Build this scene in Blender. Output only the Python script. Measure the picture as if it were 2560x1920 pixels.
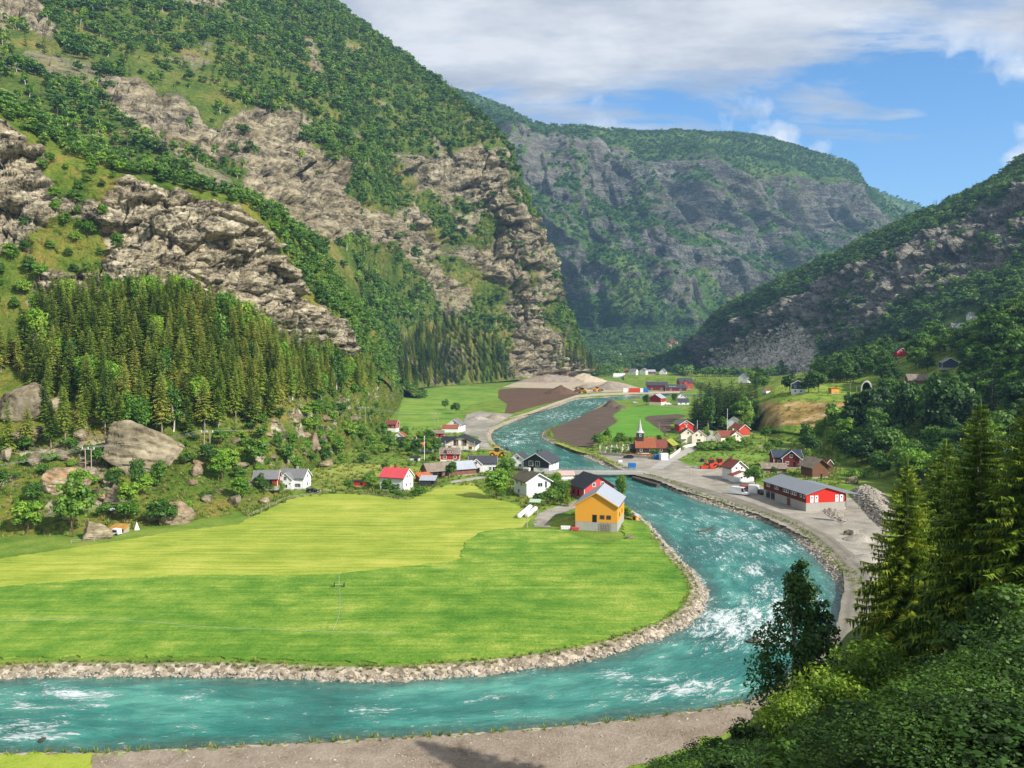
import bpy, bmesh, math, random
import numpy as np
from mathutils import Vector, Matrix
from mathutils.bvhtree import BVHTree

for o in list(bpy.data.objects):
    bpy.data.objects.remove(o)
SC = bpy.context.scene
COL = SC.collection
R = math.radians

# ------------------------------------------------------------------ camera
CAMH, FPX, CX, CY, HORY = 45.0, 2130.0, 1280.0, 960.0, 869.0
PITCH = math.atan((CY - HORY) / FPX)
cam = bpy.data.cameras.new('camera')
cam.sensor_width = 36.0
cam.lens = 36.0 * FPX / 2560.0
cam.clip_start = 0.5
cam.clip_end = 60000
camo = bpy.data.objects.new('camera', cam)
COL.objects.link(camo)
camo.location = (0, 0, CAMH)
camo.rotation_euler = (R(90) - PITCH, 0, 0)
SC.camera = camo

# ------------------------------------------------------------------ light
SUN_AZ = R(37)        # how far behind the camera's right hand the sun stands
SUN_EL = R(35)
SUNV = Vector((math.cos(SUN_EL) * math.cos(SUN_AZ), -math.cos(SUN_EL) * math.sin(SUN_AZ), math.sin(SUN_EL)))
sl = bpy.data.lights.new('sun', 'SUN')
sl.energy = 5.0
sl.angle = R(0.55)
sl.color = (1.0, 0.94, 0.86)
so = bpy.data.objects.new('sun', sl)
COL.objects.link(so)
so.rotation_euler = (-SUNV).to_track_quat('-Z', 'Y').to_euler()
so.location = SUNV * 500

W = bpy.data.worlds.new('World')
SC.world = W
W.use_nodes = True
wn, wl = W.node_tree.nodes, W.node_tree.links
wn.clear()
def wnode(t, **k):
    n = wn.new(t)
    for a, b in k.items():
        setattr(n, a, b)
    return n
w_out = wnode('ShaderNodeOutputWorld')
w_bg = wnode('ShaderNodeBackground')
w_bg.inputs['Strength'].default_value = 0.15
sky = wnode('ShaderNodeTexSky', sky_type='NISHITA')
sky.sun_disc = False
sky.sun_elevation = SUN_EL
sky.sun_rotation = math.atan2(SUNV.x, SUNV.y)
sky.air_density = 0.9
sky.dust_density = 0.25
sky.ozone_density = 3.0
# clouds: a flat layer far above, met by each view direction (perspective of a real layer)
tc = wnode('ShaderNodeTexCoord')
sep = wnode('ShaderNodeSeparateXYZ')
wl.new(tc.outputs['Generated'], sep.inputs[0])
def wm(op, a, b=None, c=None):
    n = wnode('ShaderNodeMath', operation=op)
    for i, v in enumerate((a, b, c)):
        if v is None: continue
        if isinstance(v, (int, float)): n.inputs[i].default_value = v
        else: wl.new(v, n.inputs[i])
    return n.outputs[0]
zz = wm('MAXIMUM', sep.outputs[2], 0.02)
den = wm('ADD', zz, 0.10)
cu = wm('DIVIDE', sep.outputs[0], den)
cv = wm('DIVIDE', sep.outputs[1], den)
cmb = wnode('ShaderNodeCombineXYZ')
wl.new(cu, cmb.inputs[0]); wl.new(cv, cmb.inputs[1])
def wnoise(vec, scale, detail, rough, off=(0, 0, 0), sx=1, sy=1, dist=0.0):
    m = wnode('ShaderNodeMapping')
    m.inputs['Location'].default_value = off
    m.inputs['Scale'].default_value = (sx, sy, 1)
    wl.new(vec, m.inputs[0])
    n = wnode('ShaderNodeTexNoise')
    n.inputs['Scale'].default_value = scale
    n.inputs['Detail'].default_value = detail
    n.inputs['Roughness'].default_value = rough
    n.inputs['Distortion'].default_value = dist
    wl.new(m.outputs[0], n.inputs[0])
    return n.outputs[0]
def wramp(v, stops):
    n = wnode('ShaderNodeValToRGB')
    cr = n.color_ramp
    while len(cr.elements) < len(stops): cr.elements.new(0.5)
    for e, (p, c) in zip(cr.elements, stops):
        e.position = p; e.color = (*c, 1)
    wl.new(v, n.inputs[0])
    return n.outputs[0]
cA = wnoise(cmb.outputs[0], 0.55, 3, 0.5, (3.1, 0.7, 0), 0.75, 1.0, 0.2)
cB = wnoise(cmb.outputs[0], 2.4, 9, 0.64, (1.3, 5.7, 0), 0.55, 1.0, 0.25)
c1 = wm('MULTIPLY_ADD', cB, 0.66, wm('MULTIPLY', cA, 0.46))
CLOUD_BIAS = wm('MULTIPLY', wm('SUBTRACT', sep.outputs[2], 0.25), 1.35)     # the layer opens towards the horizon
CLOUD_AZ = wm('MULTIPLY', sep.outputs[0], -0.30)
c2 = wm('ADD', wm('ADD', c1, CLOUD_BIAS), CLOUD_AZ)
cov = wramp(c2, [(0.485, (0, 0, 0)), (0.535, (0.5,) * 3), (0.61, (0.95,) * 3)])
# small fair weather puffs below the layer
cP = wnoise(tc.outputs['Generated'], 8.0, 8, 0.5, (2.2, 1.4, 0.35), 1.0, 1.0, 0.0)
cQ = wnoise(tc.outputs['Generated'], 3.1, 2, 0.5, (5.2, 0.4, 0.1))
puff = wramp(wm('ADD', cP, wm('MULTIPLY', wm('SUBTRACT', cQ, 0.5), 0.5)), [(0.555, (0, 0, 0)), (0.63, (0.9,) * 3)])
shade = wnoise(cmb.outputs[0], 1.7, 8, 0.62, (8.2, 2.2, 0), 0.6, 1.0, 0.1)
ccol = wramp(shade, [(0.38, (2.1, 2.3, 2.75)), (0.50, (3.1, 3.2, 3.45)), (0.62, (4.5, 4.5, 4.55))])
mixc = wnode('ShaderNodeMix', data_type='RGBA')
hs_ = wnode('ShaderNodeHueSaturation')
hs_.inputs['Saturation'].default_value = 1.22
wl.new(sky.outputs[0], hs_.inputs['Color'])
wl.new(cov, mixc.inputs[0]); wl.new(hs_.outputs[0], mixc.inputs[6]); wl.new(ccol, mixc.inputs[7])
mixp = wnode('ShaderNodeMix', data_type='RGBA')
wl.new(wm('MULTIPLY', puff, wm('SUBTRACT', 1.0, cov)), mixp.inputs[0]); wl.new(mixc.outputs[2], mixp.inputs[6]); mixp.inputs[7].default_value = (5.4, 5.4, 5.4, 1)
wl.new(mixp.outputs[2], w_bg.inputs['Color'])
wl.new(w_bg.outputs[0], w_out.inputs[0])
W.cycles.sampling_method = 'MANUAL'
W.cycles.sample_map_resolution = 512

vs = SC.view_settings
vs.view_transform = 'Standard'
vs.look = 'None'
vs.gamma = 1.0
vs.exposure = 0.42
vs.use_curve_mapping = False
SC.cycles.use_denoising = True
SC.cycles.max_bounces = 5
SC.cycles.diffuse_bounces = 2
SC.cycles.glossy_bounces = 2
SC.cycles.transmission_bounces = 3
SC.cycles.volume_bounces = 0
SC.cycles.transparent_max_bounces = 6
SC.cycles.caustics_reflective = False
SC.cycles.caustics_refractive = False
SC.render.use_persistent_data = False

# ------------------------------------------------------------------ projection helpers
CA, SA = math.cos(PITCH), math.sin(PITCH)
def P(px, py, D):
    """world point seen at photo pixel (px, py) at forward distance D"""
    a, b = (px - CX) / FPX, (CY - py) / FPX
    y = CA + b * SA
    z = -SA + b * CA
    return np.array((a / y * D, D, CAMH + z / y * D))
def G(px, py, z=0.0):
    """point of the level z seen at a photo pixel"""
    a, b = (px - CX) / FPX, (CY - py) / FPX
    y = CA + b * SA
    zz_ = -SA + b * CA
    t = (z - CAMH) / zz_
    return np.array((a * t, y * t, z))
def proj(v):
    """photo pixels of world points (N,3)"""
    v = np.asarray(v, float)
    x, y, z = v[..., 0], v[..., 1], v[..., 2] - CAMH
    d = y * CA - z * SA
    u = y * SA + z * CA
    return CX + FPX * x / d, CY - FPX * u / d
def mpp(D):            # metres in one photo pixel at distance D
    return D / FPX

# ------------------------------------------------------------------ numpy noise
def _h(i, j, k, seed):
    h = (i.astype(np.uint32) * np.uint32(374761393) + j.astype(np.uint32) * np.uint32(668265263)
         + k.astype(np.uint32) * np.uint32(2147483647) + np.uint32(seed * 974711 + 77))
    h = (h ^ (h >> np.uint32(13))) * np.uint32(1274126177)
    h = h ^ (h >> np.uint32(16))
    return h.astype(np.float32) / 4294967295.0
def vnoise(p, seed=0):
    p = np.asarray(p, np.float32)
    f = np.floor(p)
    i = f.astype(np.int64)
    w = p - f
    w = w * w * w * (w * (w * 6 - 15) + 10)
    X, Y, Z = i[..., 0], i[..., 1], i[..., 2]
    r = 0
    for dx in (0, 1):
        wx = w[..., 0] if dx else 1 - w[..., 0]
        for dy in (0, 1):
            wy = w[..., 1] if dy else 1 - w[..., 1]
            for dz in (0, 1):
                wz = w[..., 2] if dz else 1 - w[..., 2]
                r = r + _h(X + dx, Y + dy, Z + dz, seed) * wx * wy * wz
    return r
def fbm(p, scale, oct=4, seed=0, gain=0.5, ridged=False):
    p = np.asarray(p, np.float32) / np.asarray(scale, np.float32)
    s, a, t = 0, 1.0, 0.0
    for o_ in range(oct):
        n = vnoise(p + 17.3 * o_, seed + o_ * 11)
        if ridged: n = 1 - np.abs(2 * n - 1)
        s = s + a * n; t += a
        a *= gain
        p = p * 2.03
    return s / t          # 0..1
def cells(p, scale, seed=0, mask=None):
    """blocky rock: a random value per irregular cell and the distance to the joints, for points p"""
    sh = p.shape[:-1]
    q = (np.asarray(p, np.float32) / np.asarray(scale, np.float32)).reshape(-1, 3)
    sel = np.arange(len(q)) if mask is None else np.where(mask.ravel())[0]
    q = q[sel]
    f = np.floor(q).astype(np.int64)
    b1 = np.full(len(q), 9.0); b2 = np.full(len(q), 9.0); val = np.zeros(len(q))
    for dx in (-1, 0, 1):
        for dy in (-1, 0, 1):
            for dz in (-1, 0, 1):
                i, j, k = f[:, 0] + dx, f[:, 1] + dy, f[:, 2] + dz
                d = (i + _h(i, j, k, seed) - q[:, 0]) ** 2 + (j + _h(i, j, k, seed + 1) - q[:, 1]) ** 2 + (k + _h(i, j, k, seed + 2) - q[:, 2]) ** 2
                c = d < b1
                b2 = np.where(c, b1, np.minimum(b2, d)); val = np.where(c, _h(i, j, k, seed + 3), val); b1 = np.where(c, d, b1)
    v = np.full(int(np.prod(sh)), 0.5); e = np.ones(int(np.prod(sh)))
    v[sel] = val; e[sel] = np.sqrt(b2) - np.sqrt(b1)
    return v.reshape(sh), e.reshape(sh)
def smooth(a, b, x):
    t = np.clip((x - a) / (b - a), 0, 1)
    return t * t * (3 - 2 * t)

# ------------------------------------------------------------------ object helpers
def link(name, me, mats=(), parent=None, label=None, cat=None, group=None, kind=None):
    o = bpy.data.objects.new(name, me)
    COL.objects.link(o)
    if me is not None and hasattr(me, 'materials'):
        if not isinstance(mats, (list, tuple)): mats = [mats]
        if len(me.materials) == 0:
            for m in mats: me.materials.append(m)
    if parent is not None: o.parent = parent
    return tag(o, label, cat, group, kind)
def tag(o, label=None, cat=None, group=None, kind=None):
    if label: o['label'] = label
    if cat: o['category'] = cat
    if group: o['group'] = group
    if kind: o['kind'] = kind
    return o
def empty(name, loc=(0, 0, 0), rz=0.0, label=None, cat=None, group=None):
    o = bpy.data.objects.new(name, None)
    o.empty_display_size = 0.3
    COL.objects.link(o)
    o.location = loc
    o.rotation_euler = (0, 0, rz)
    return tag(o, label, cat, group)
def npmesh(name, V, F, smooth_=False, mat_idx=None):
    """V (N,3), F (M,3|4) arrays"""
    me = bpy.data.meshes.new(name)
    V = np.ascontiguousarray(V, np.float32); F = np.ascontiguousarray(F, np.int32)
    k = F.shape[1]
    me.vertices.add(len(V)); me.vertices.foreach_set('co', V.ravel())
    me.loops.add(F.size); me.loops.foreach_set('vertex_index', F.ravel())
    me.polygons.add(len(F))
    me.polygons.foreach_set('loop_start', np.arange(0, F.size, k, dtype=np.int32))
    me.polygons.foreach_set('loop_total', np.full(len(F), k, np.int32))
    if mat_idx is not None: me.polygons.foreach_set('material_index', np.ascontiguousarray(mat_idx, np.int32))
    me.update(calc_edges=True)
    if smooth_: me.polygons.foreach_set('use_smooth', np.ones(len(F), bool))
    return me
def vattr(me, name, arr):
    a = me.attributes.new(name, 'FLOAT', 'POINT')
    a.data.foreach_set('value', np.ascontiguousarray(arr, np.float32).ravel())
def gridfaces(nu, nv):
    i = np.arange(nu * nv).reshape(nu, nv)
    return np.stack([i[:-1, :-1], i[1:, :-1], i[1:, 1:], i[:-1, 1:]], -1).reshape(-1, 4)
def inpoly(x, y, poly):
    x = np.asarray(x); y = np.asarray(y)
    r = np.zeros(x.shape, bool)
    n = len(poly)
    for a in range(n):
        x1, y1 = poly[a][:2]; x2, y2 = poly[(a + 1) % n][:2]
        if y1 == y2: continue
        c = ((y1 > y) != (y2 > y)) & (x < (x2 - x1) * (y - y1) / (y2 - y1) + x1)
        r ^= c
    return r
def segdist(x, y, poly, closed=True):
    d = np.full(np.shape(x), 1e9)
    n = len(poly)
    for a in range(n if closed else n - 1):
        x1, y1 = poly[a][:2]; x2, y2 = poly[(a + 1) % n][:2]
        dx, dy = x2 - x1, y2 - y1
        t = np.clip(((x - x1) * dx + (y - y1) * dy) / (dx * dx + dy * dy + 1e-9), 0, 1)
        d = np.minimum(d, np.hypot(x - x1 - t * dx, y - y1 - t * dy))
    return d
def catmull(pts, n):
    """smooth open curve through pts (k,d), n samples evenly along it"""
    pts = np.asarray(pts, float)
    q = np.vstack([2 * pts[0] - pts[1], pts, 2 * pts[-1] - pts[-2]])
    out = []
    for i in range(1, len(q) - 2):
        t = np.linspace(0, 1, 24, endpoint=False)[:, None]
        p0, p1, p2, p3 = q[i - 1], q[i], q[i + 1], q[i + 2]
        out.append(0.5 * ((2 * p1) + (p2 - p0) * t + (2 * p0 - 5 * p1 + 4 * p2 - p3) * t ** 2 + (3 * p1 - p0 - 3 * p2 + p3) * t ** 3))
    out.append(pts[-1:])
    c = np.vstack(out)
    s = np.r_[0, np.cumsum(np.linalg.norm(np.diff(c, axis=0), axis=1))]
    g = np.linspace(0, s[-1], n)
    return np.stack([np.interp(g, s, c[:, k]) for k in range(c.shape[1])], 1)

# ------------------------------------------------------------------ materials
def hexc(h):
    h = h.lstrip('#')
    c = [int(h[i:i + 2], 16) / 255 for i in (0, 2, 4)]
    return tuple(v / 12.92 if v <= 0.04045 else ((v + 0.055) / 1.055) ** 2.4 for v in c)
class NT:
    def __init__(s, name):
        s.m = bpy.data.materials.new(name); s.m.use_nodes = True
        s.t = s.m.node_tree; s.n = s.t.nodes; s.l = s.t.links
        s.b = s.n['Principled BSDF']
        s.b.inputs['Roughness'].default_value = 0.9
        s.b.inputs['Specular IOR Level'].default_value = 0.15
    def put(s, sock, v):
        if isinstance(v, bpy.types.NodeSocket): s.l.new(v, sock)
        elif isinstance(v, (tuple, list)) and len(v) == 3 and sock.type == 'RGBA': sock.default_value = (*v, 1)
        else: sock.default_value = v
    def node(s, t, ins=None, **k):
        n = s.n.new(t)
        for a, b in k.items(): setattr(n, a, b)
        for i, v in (ins or {}).items(): s.put(n.inputs[i], v)
        return n
    def math(s, op, a, b=None, c=None, clamp=False):
        n = s.node('ShaderNodeMath', operation=op); n.use_clamp = clamp
        for i, v in enumerate((a, b, c)):
            if v is not None: s.put(n.inputs[i], v)
        return n.outputs[0]
    def coord(s, scale=(1, 1, 1), rot=(0, 0, 0), src='Object', loc=(0, 0, 0)):
        if src == 'World': o = s.node('ShaderNodeNewGeometry').outputs['Position']
        else: o = s.node('ShaderNodeTexCoord').outputs[src]
        return s.node('ShaderNodeMapping', {0: o, 'Scale': scale, 'Rotation': rot, 'Location': loc}).outputs[0]
    def noise(s, vec, scale=1.0, detail=5, rough=0.55, dist=0.0):
        return s.node('ShaderNodeTexNoise', {'Vector': vec, 'Scale': scale, 'Detail': detail, 'Roughness': rough, 'Distortion': dist}).outputs[0]
    def ramp(s, fac, stops, interp='LINEAR'):
        n = s.node('ShaderNodeValToRGB'); cr = n.color_ramp; cr.interpolation = interp
        while len(cr.elements) < len(stops): cr.elements.new(0.5)
        for e, (p, c) in zip(cr.elements, stops):
            e.position = p
            e.color = (*c, 1) if isinstance(c, (tuple, list)) else (c, c, c, 1)
        s.put(n.inputs[0], fac)
        return n.outputs[0]
    def mix(s, f, a, b, mode='MIX'):
        n = s.node('ShaderNodeMix', data_type='RGBA', blend_type=mode)
        s.put(n.inputs[0], f); s.put(n.inputs[6], a); s.put(n.inputs[7], b)
        return n.outputs[2]
    def attr(s, name):
        return s.node('ShaderNodeAttribute', attribute_name=name).outputs['Fac']
    def bump(s, h, dist=0.1, strength=1.0, prev=None):
        n = s.node('ShaderNodeBump', {'Height': h, 'Distance': dist, 'Strength': strength})
        if prev is not None: s.put(n.inputs['Normal'], prev)
        return n.outputs[0]
    def done(s, col=None, rough=None, normal=None, spec=None):
        if col is not None: s.put(s.b.inputs['Base Color'], col)
        if rough is not None: s.put(s.b.inputs['Roughness'], rough)
        if normal is not None: s.put(s.b.inputs['Normal'], normal)
        if spec is not None: s.put(s.b.inputs['Specular IOR Level'], spec)
        return s.m
def vadd(nt, vec, nsock, amt):
    a = nt.node('ShaderNodeVectorMath', {0: nsock, 1: (-0.5, -0.5, -0.5)}, operation='ADD').outputs[0]
    b = nt.node('ShaderNodeVectorMath', {0: a, 'Scale': amt}, operation='SCALE').outputs[0]
    return nt.node('ShaderNodeVectorMath', {0: vec, 1: b}, operation='ADD').outputs[0]
# ================================================================== TERRAIN
def cr1(C, t):
    """Catmull-Rom along axis 0 of C at positions t (index units)"""
    C = np.asarray(C, float)
    n = len(C)
    i = np.clip(np.floor(t).astype(int), 0, n - 2)
    u = (t - i).reshape((-1,) + (1,) * (C.ndim - 1))
    p1, p2 = C[i], C[i + 1]
    p0 = np.where((i > 0).reshape(u.shape), C[np.maximum(i - 1, 0)], 2 * p1 - p2)
    p3 = np.where((i < n - 2).reshape(u.shape), C[np.minimum(i + 2, n - 1)], 2 * p2 - p1)
    m1 = 0.5 * (p2 - p0) * 0.8; m2 = 0.5 * (p3 - p1) * 0.8
    u2, u3 = u * u, u * u * u
    return (2 * u3 - 3 * u2 + 1) * p1 + (u3 - 2 * u2 + u) * m1 + (-2 * u3 + 3 * u2) * p2 + (u3 - u2) * m2
def even_t(w, n):
    w = np.maximum(np.asarray(w, float), 1e-3)
    c = np.r_[0, np.cumsum(w)]
    return np.interp(np.linspace(0, c[-1], n), c, np.arange(len(c)))
def loft(cols, nu, nv):
    """cols: list of columns of world points -> grid (nu, nv, 3), samples spread evenly as seen"""
    C = np.array(cols, float)                        # (ncol, nrow, 3)
    px, py = proj(C)
    du = np.hypot(np.diff(px, axis=0), np.diff(py, axis=0)).mean(1) + 12
    dv = np.hypot(np.diff(px, axis=1), np.diff(py, axis=1)).mean(0) + 12
    tu, tv = even_t(np.clip(du, 20, 260), nu), even_t(np.clip(dv, 30, 300), nv)
    A = cr1(C, tu)                                   # (nu, nrow, 3)
    B = cr1(A.transpose(1, 0, 2), tv).transpose(1, 0, 2)
    return B, tu, tv
def gnormals(B):
    du = np.gradient(B, axis=0); dv = np.gradient(B, axis=1)
    n = np.cross(du, dv)
    n /= np.linalg.norm(n, axis=-1, keepdims=True) + 1e-9
    k = max(2, int(B.shape[1] * 0.45))
    toC = np.array((0, 0, CAMH)) - B[:, :k]
    toC = toC / np.linalg.norm(toC, axis=-1, keepdims=True)
    return n * np.sign((n[:, :k] * toC).sum(-1).mean())
TERR = {}
def terrain(name, B, mat, veg, kind='structure', extra=None, soft=False):
    nu, nv = B.shape[:2]
    F = gridfaces(nu, nv)
    N = gnormals(B)
    # orient faces towards the normals
    f = F[len(F) // 2]
    v = B.reshape(-1, 3)
    fn = np.cross(v[f[1]] - v[f[0]], v[f[2]] - v[f[0]])
    if (fn * N.reshape(-1, 3)[f[0]]).sum() < 0: F = F[:, ::-1]
    me = npmesh(name, v, F, soft)
    vattr(me, 'veg', veg.ravel())
    for k, a in (extra or {}).items(): vattr(me, k, a.ravel())
    o = link(name, me, mat, kind=kind)
    TERR[name] = dict(B=B, N=N, veg=veg, F=F, o=o)
    return o
def pxmask(B, polys, warp=26, wl=60, seed=3, soft=18):
    """0..1 membership of terrain points in outlined patches, with ragged edges"""
    x, y = proj(B)
    d = np.hypot(B[..., 0], B[..., 1]) / FPX
    q = B / d[..., None] / wl
    wx = (fbm(q, 1.0, 4, seed) - 0.5) * 2 * warp; wy = (fbm(q, 1.0, 4, seed + 50) - 0.5) * 2 * warp
    r = np.zeros(x.shape)
    for p in polys:
        ins = inpoly(x + wx, y + wy, p)
        sd = segdist(x + wx, y + wy, p)
        r = np.maximum(r, np.clip(0.5 + np.where(ins, sd, -sd) / (2 * soft), 0, 1))
    return r

# ------------------------------------------------------------------ materials for rock and slope
def slope_mat(name, S, rock, grass, dip=(0.25, 0.35, 0.2), dark=(0.05, 0.047, 0.045), bumpk=1.0, streak=0.0, patch=0.5):
    """S: size in metres of the coarse rock features"""
    n = NT(name)
    w = n.coord()
    warp = n.node('ShaderNodeTexNoise', {'Vector': w, 'Scale': 0.9 / S, 'Detail': 2.0}).outputs['Color']
    wv = vadd(n, w, warp, S * 0.55)
    lay = n.node('ShaderNodeMapping', {0: wv, 'Rotation': dip, 'Scale': (0.30, 0.30, 1.3)}).outputs[0]
    ns = n.noise(lay, 2.2 / S, 6, 0.68)
    nf = n.noise(wv, 5.0 / S, 5, 0.68)
    nb = n.noise(w, 0.42 / S, 3, 0.55)
    base = n.ramp(n.math('ADD', n.math('MULTIPLY', ns, 0.6), n.math('MULTIPLY', nf, 0.4)),
                  [(0.395, dark), (0.455, rock[0]), (0.53, rock[1]), (0.65, rock[2])])
    stain = n.ramp(nb, [(0.42, 0.0), (0.60, 1.0)])
    base = n.mix(n.math('MULTIPLY', stain, patch), base, rock[3], 'MULTIPLY' if False else 'MIX')
    if streak:
        sv = n.node('ShaderNodeMapping', {0: wv, 'Scale': (1.6, 1.6, 0.10)}).outputs[0]
        st = n.ramp(n.noise(sv, 1.6 / S, 4, 0.6), [(0.52, 0.0), (0.66, 1.0)])
        base = n.mix(n.math('MULTIPLY', st, streak), base, dark)
    gcol = n.ramp(n.math('ADD', n.math('MULTIPLY', nb, 0.5), n.math('MULTIPLY', nf, 0.5)),
                  [(0.38, grass[0]), (0.5, grass[1]), (0.62, grass[2])])
    va = n.attr('veg')
    f = n.ramp(n.math('ADD', va, n.math('MULTIPLY', n.math('SUBTRACT', n.math('ADD', n.math('MULTIPLY', ns, 0.4), n.math('MULTIPLY', nf, 0.6)), 0.5), 1.5)),
               [(0.42, 0.0), (0.56, 1.0)])
    col = n.mix(f, base, gcol)
    h = n.math('ADD', n.math('MULTIPLY', ns, 1.0), n.math('MULTIPLY', nf, 0.6))
    b = n.bump(h, S * 0.70 * bumpk, 1.0)
    return n.done(col, 0.92, b, 0.1)

M_crag = slope_mat('crag_rock', 8.0, [hexc('#736b5a'), hexc('#b3a88e'), hexc('#e0d6ba'), hexc('#98875f')],
                   [hexc('#466022'), hexc('#66782c'), hexc('#8f7d40')], (0.12, 0.42, 0.2), dark=(0.03, 0.028, 0.027), streak=0.5, patch=0.18, bumpk=0.45)
M_left = slope_mat('left_mountain_ground', 17.0, [hexc('#706958'), hexc('#a3987e'), hexc('#cfc4a6'), hexc('#94835a')],
                   [hexc('#3c5422'), hexc('#5a6e2c'), hexc('#8c8048')], (0.1, 0.5, 0.2), dark=(0.04, 0.037, 0.037), streak=0.45, patch=0.22, bumpk=0.45)
M_far = slope_mat('far_mountain_ground', 60.0, [hexc('#5f605c'), hexc('#878780'), hexc('#adaba0'), hexc('#878068')],
                  [hexc('#3c5c28'), hexc('#57793a'), hexc('#80924c')], (0.1, 0.3, 0.1), dark=(0.13, 0.13, 0.125), streak=0.2, patch=0.35)
M_right = slope_mat('right_mountain_ground', 20.0, [hexc('#7a776e'), hexc('#a5a093'), hexc('#d8d2c2'), hexc('#8f8672')],
                    [hexc('#38541f'), hexc('#527030'), hexc('#758244')], (0.0, 0.25, 0.3), dark=(0.06, 0.058, 0.056), streak=0.55, patch=0.25)
def grass_mat(name, cols, S=8.0, fine=0.35, stripe=None, bump=0.1, stripe_amt=0.35, soil=None):
    n = NT(name)
    w = n.coord()
    a = n.noise(w, 1.0 / S, 6, 0.6)
    b = n.noise(w, 1.0 / fine, 4, 0.75)
    c = n.noise(w, 0.23 / S, 3, 0.5)
    v = n.math('ADD', n.math('MULTIPLY', a, 0.4), n.math('ADD', n.math('MULTIPLY', b, 0.3), n.math('MULTIPLY', c, 0.3)))
    if stripe:
        sv = n.coord(scale=(stripe[0], stripe[1], 1), rot=(0, 0, stripe[2]))
        sv = vadd(n, sv, n.node('ShaderNodeTexNoise', {'Vector': w, 'Scale': 0.035, 'Detail': 2.0}).outputs['Color'], stripe[3])
        s = n.noise(sv, 1.0, 5, 0.7)
        v = n.math('ADD', n.math('MULTIPLY', v, 1 - stripe_amt), n.math('MULTIPLY', s, stripe_amt))
    k = len(cols)
    col = n.ramp(v, [(0.40 + 0.20 * i / (k - 1), c_) for i, c_ in enumerate(cols)])
    if soil:
        so_ = n.ramp(n.noise(w, 0.8 / S, 5, 0.65, 0.3), [(soil[0], 0.0), (soil[0] + 0.09, 1.0)])
        col = n.mix(so_, col, soil[1])
    bn = n.bump(n.math('ADD', b, n.math('MULTIPLY', a, 1.0)), bump, 0.9)
    return n.done(col, 0.85, bn, 0.12)

M_hill = grass_mat('hillside_grass', [hexc('#4b6a22'), hexc('#6b8a2c'), hexc('#8aa33a'), hexc('#a49a4a')], 7.0, 0.5, bump=0.35, soil=(0.60, hexc('#a87f4e')))
M_fore = grass_mat('foreground_slope_earth', [hexc('#26351a'), hexc('#3a4f20'), hexc('#4d5c2c')], 3.0, 0.3, bump=0.2, soil=(0.60, hexc('#57503f')))

def col_of(rows): return [P(*r) for r in rows]
# ------------------------------------------------------------------ A: left hillside and crag
HA = [  # base, foot of the forest, foot of the crag, top of the crag
 [(-500,1440,168),(-500,1180,215),(-500,800,300),(-500,760,330),(-500,150,385)],
 [(-150,1378,188),(-150,1160,230),(-150,800,305),(-150,760,335),(-150,240,380)],
 [(0,1352,198),(0,1140,238),(0,830,310),(0,770,335),(0,305,375)],
 [(150,1345,201),(150,1120,245),(150,800,318),(150,740,345),(150,405,378)],
 [(320,1332,207),(320,1110,255),(330,780,325),(330,720,352),(330,445,383)],
 [(470,1312,216),(480,1100,265),(480,790,335),(480,735,362),(480,488,388)],
 [(620,1280,233),(600,1070,285),(590,830,350),(590,785,375),(610,530,395)],
 [(720,1225,269),(690,1035,305),(690,880,370),(690,840,392),(690,600,405)],
 [(800,1165,324),(770,1010,340),(765,900,390),(760,870,405),(735,715,412)],
 [(880,1120,382),(850,990,400),(825,915,415),(820,895,425),(835,800,430)],
 [(950,1075,465),(910,975,455),(878,935,458),(875,925,460),(882,880,462)],
 [(995,1020,634),(960,965,560),(935,950,560),(930,945,560),(930,935,565)],
 [(1020,985,826),(1000,967,760),(990,962,760),(990,958,760),(990,955,765)],
]
cols = []
for ci, c in enumerate(HA):
    w = col_of(c)
    top = w[-1]
    if ci < 10: w += [top + (0, 45, 6), top + (4, 110, -6), top + (4, 190, -45)]
    else: w += [top + (0, 8, 0), top + (1, 22, -3), top + (2, 40, -9 - 3 * (ci - 10))]
    w[0] = w[0] + np.array((0, 0, -0.6))
    cols.append(w)
last = np.array(cols[-1]); last = last + np.array((24, -6, 0)); last[:, 2] = -2.0
cols.append(list(last))
B, tu, tv = loft(cols, 560, 470)
N = gnormals(B)
TV = np.broadcast_to(tv[None, :], B.shape[:2]); TU = np.broadcast_to(tu[:, None], B.shape[:2])
cl = smooth(2.75, 3.05, TV) * (1 - smooth(3.98, 4.06, TV)) * (1 - smooth(9.3, 10.6, TU))       # the crag band
ax, ay = proj(B)
ledge = pxmask(B, [[(60, 590), (150, 530), (240, 560), (300, 640), (250, 700), (90, 690)], [(-40, 640), (60, 600), (110, 700), (60, 800), (-40, 800)], [(150, 330), (200, 380), (350, 440), (260, 500), (160, 500), (110, 440)]], 30, 60, 5)
face = cl * (1 - 0.85 * ledge)
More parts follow.
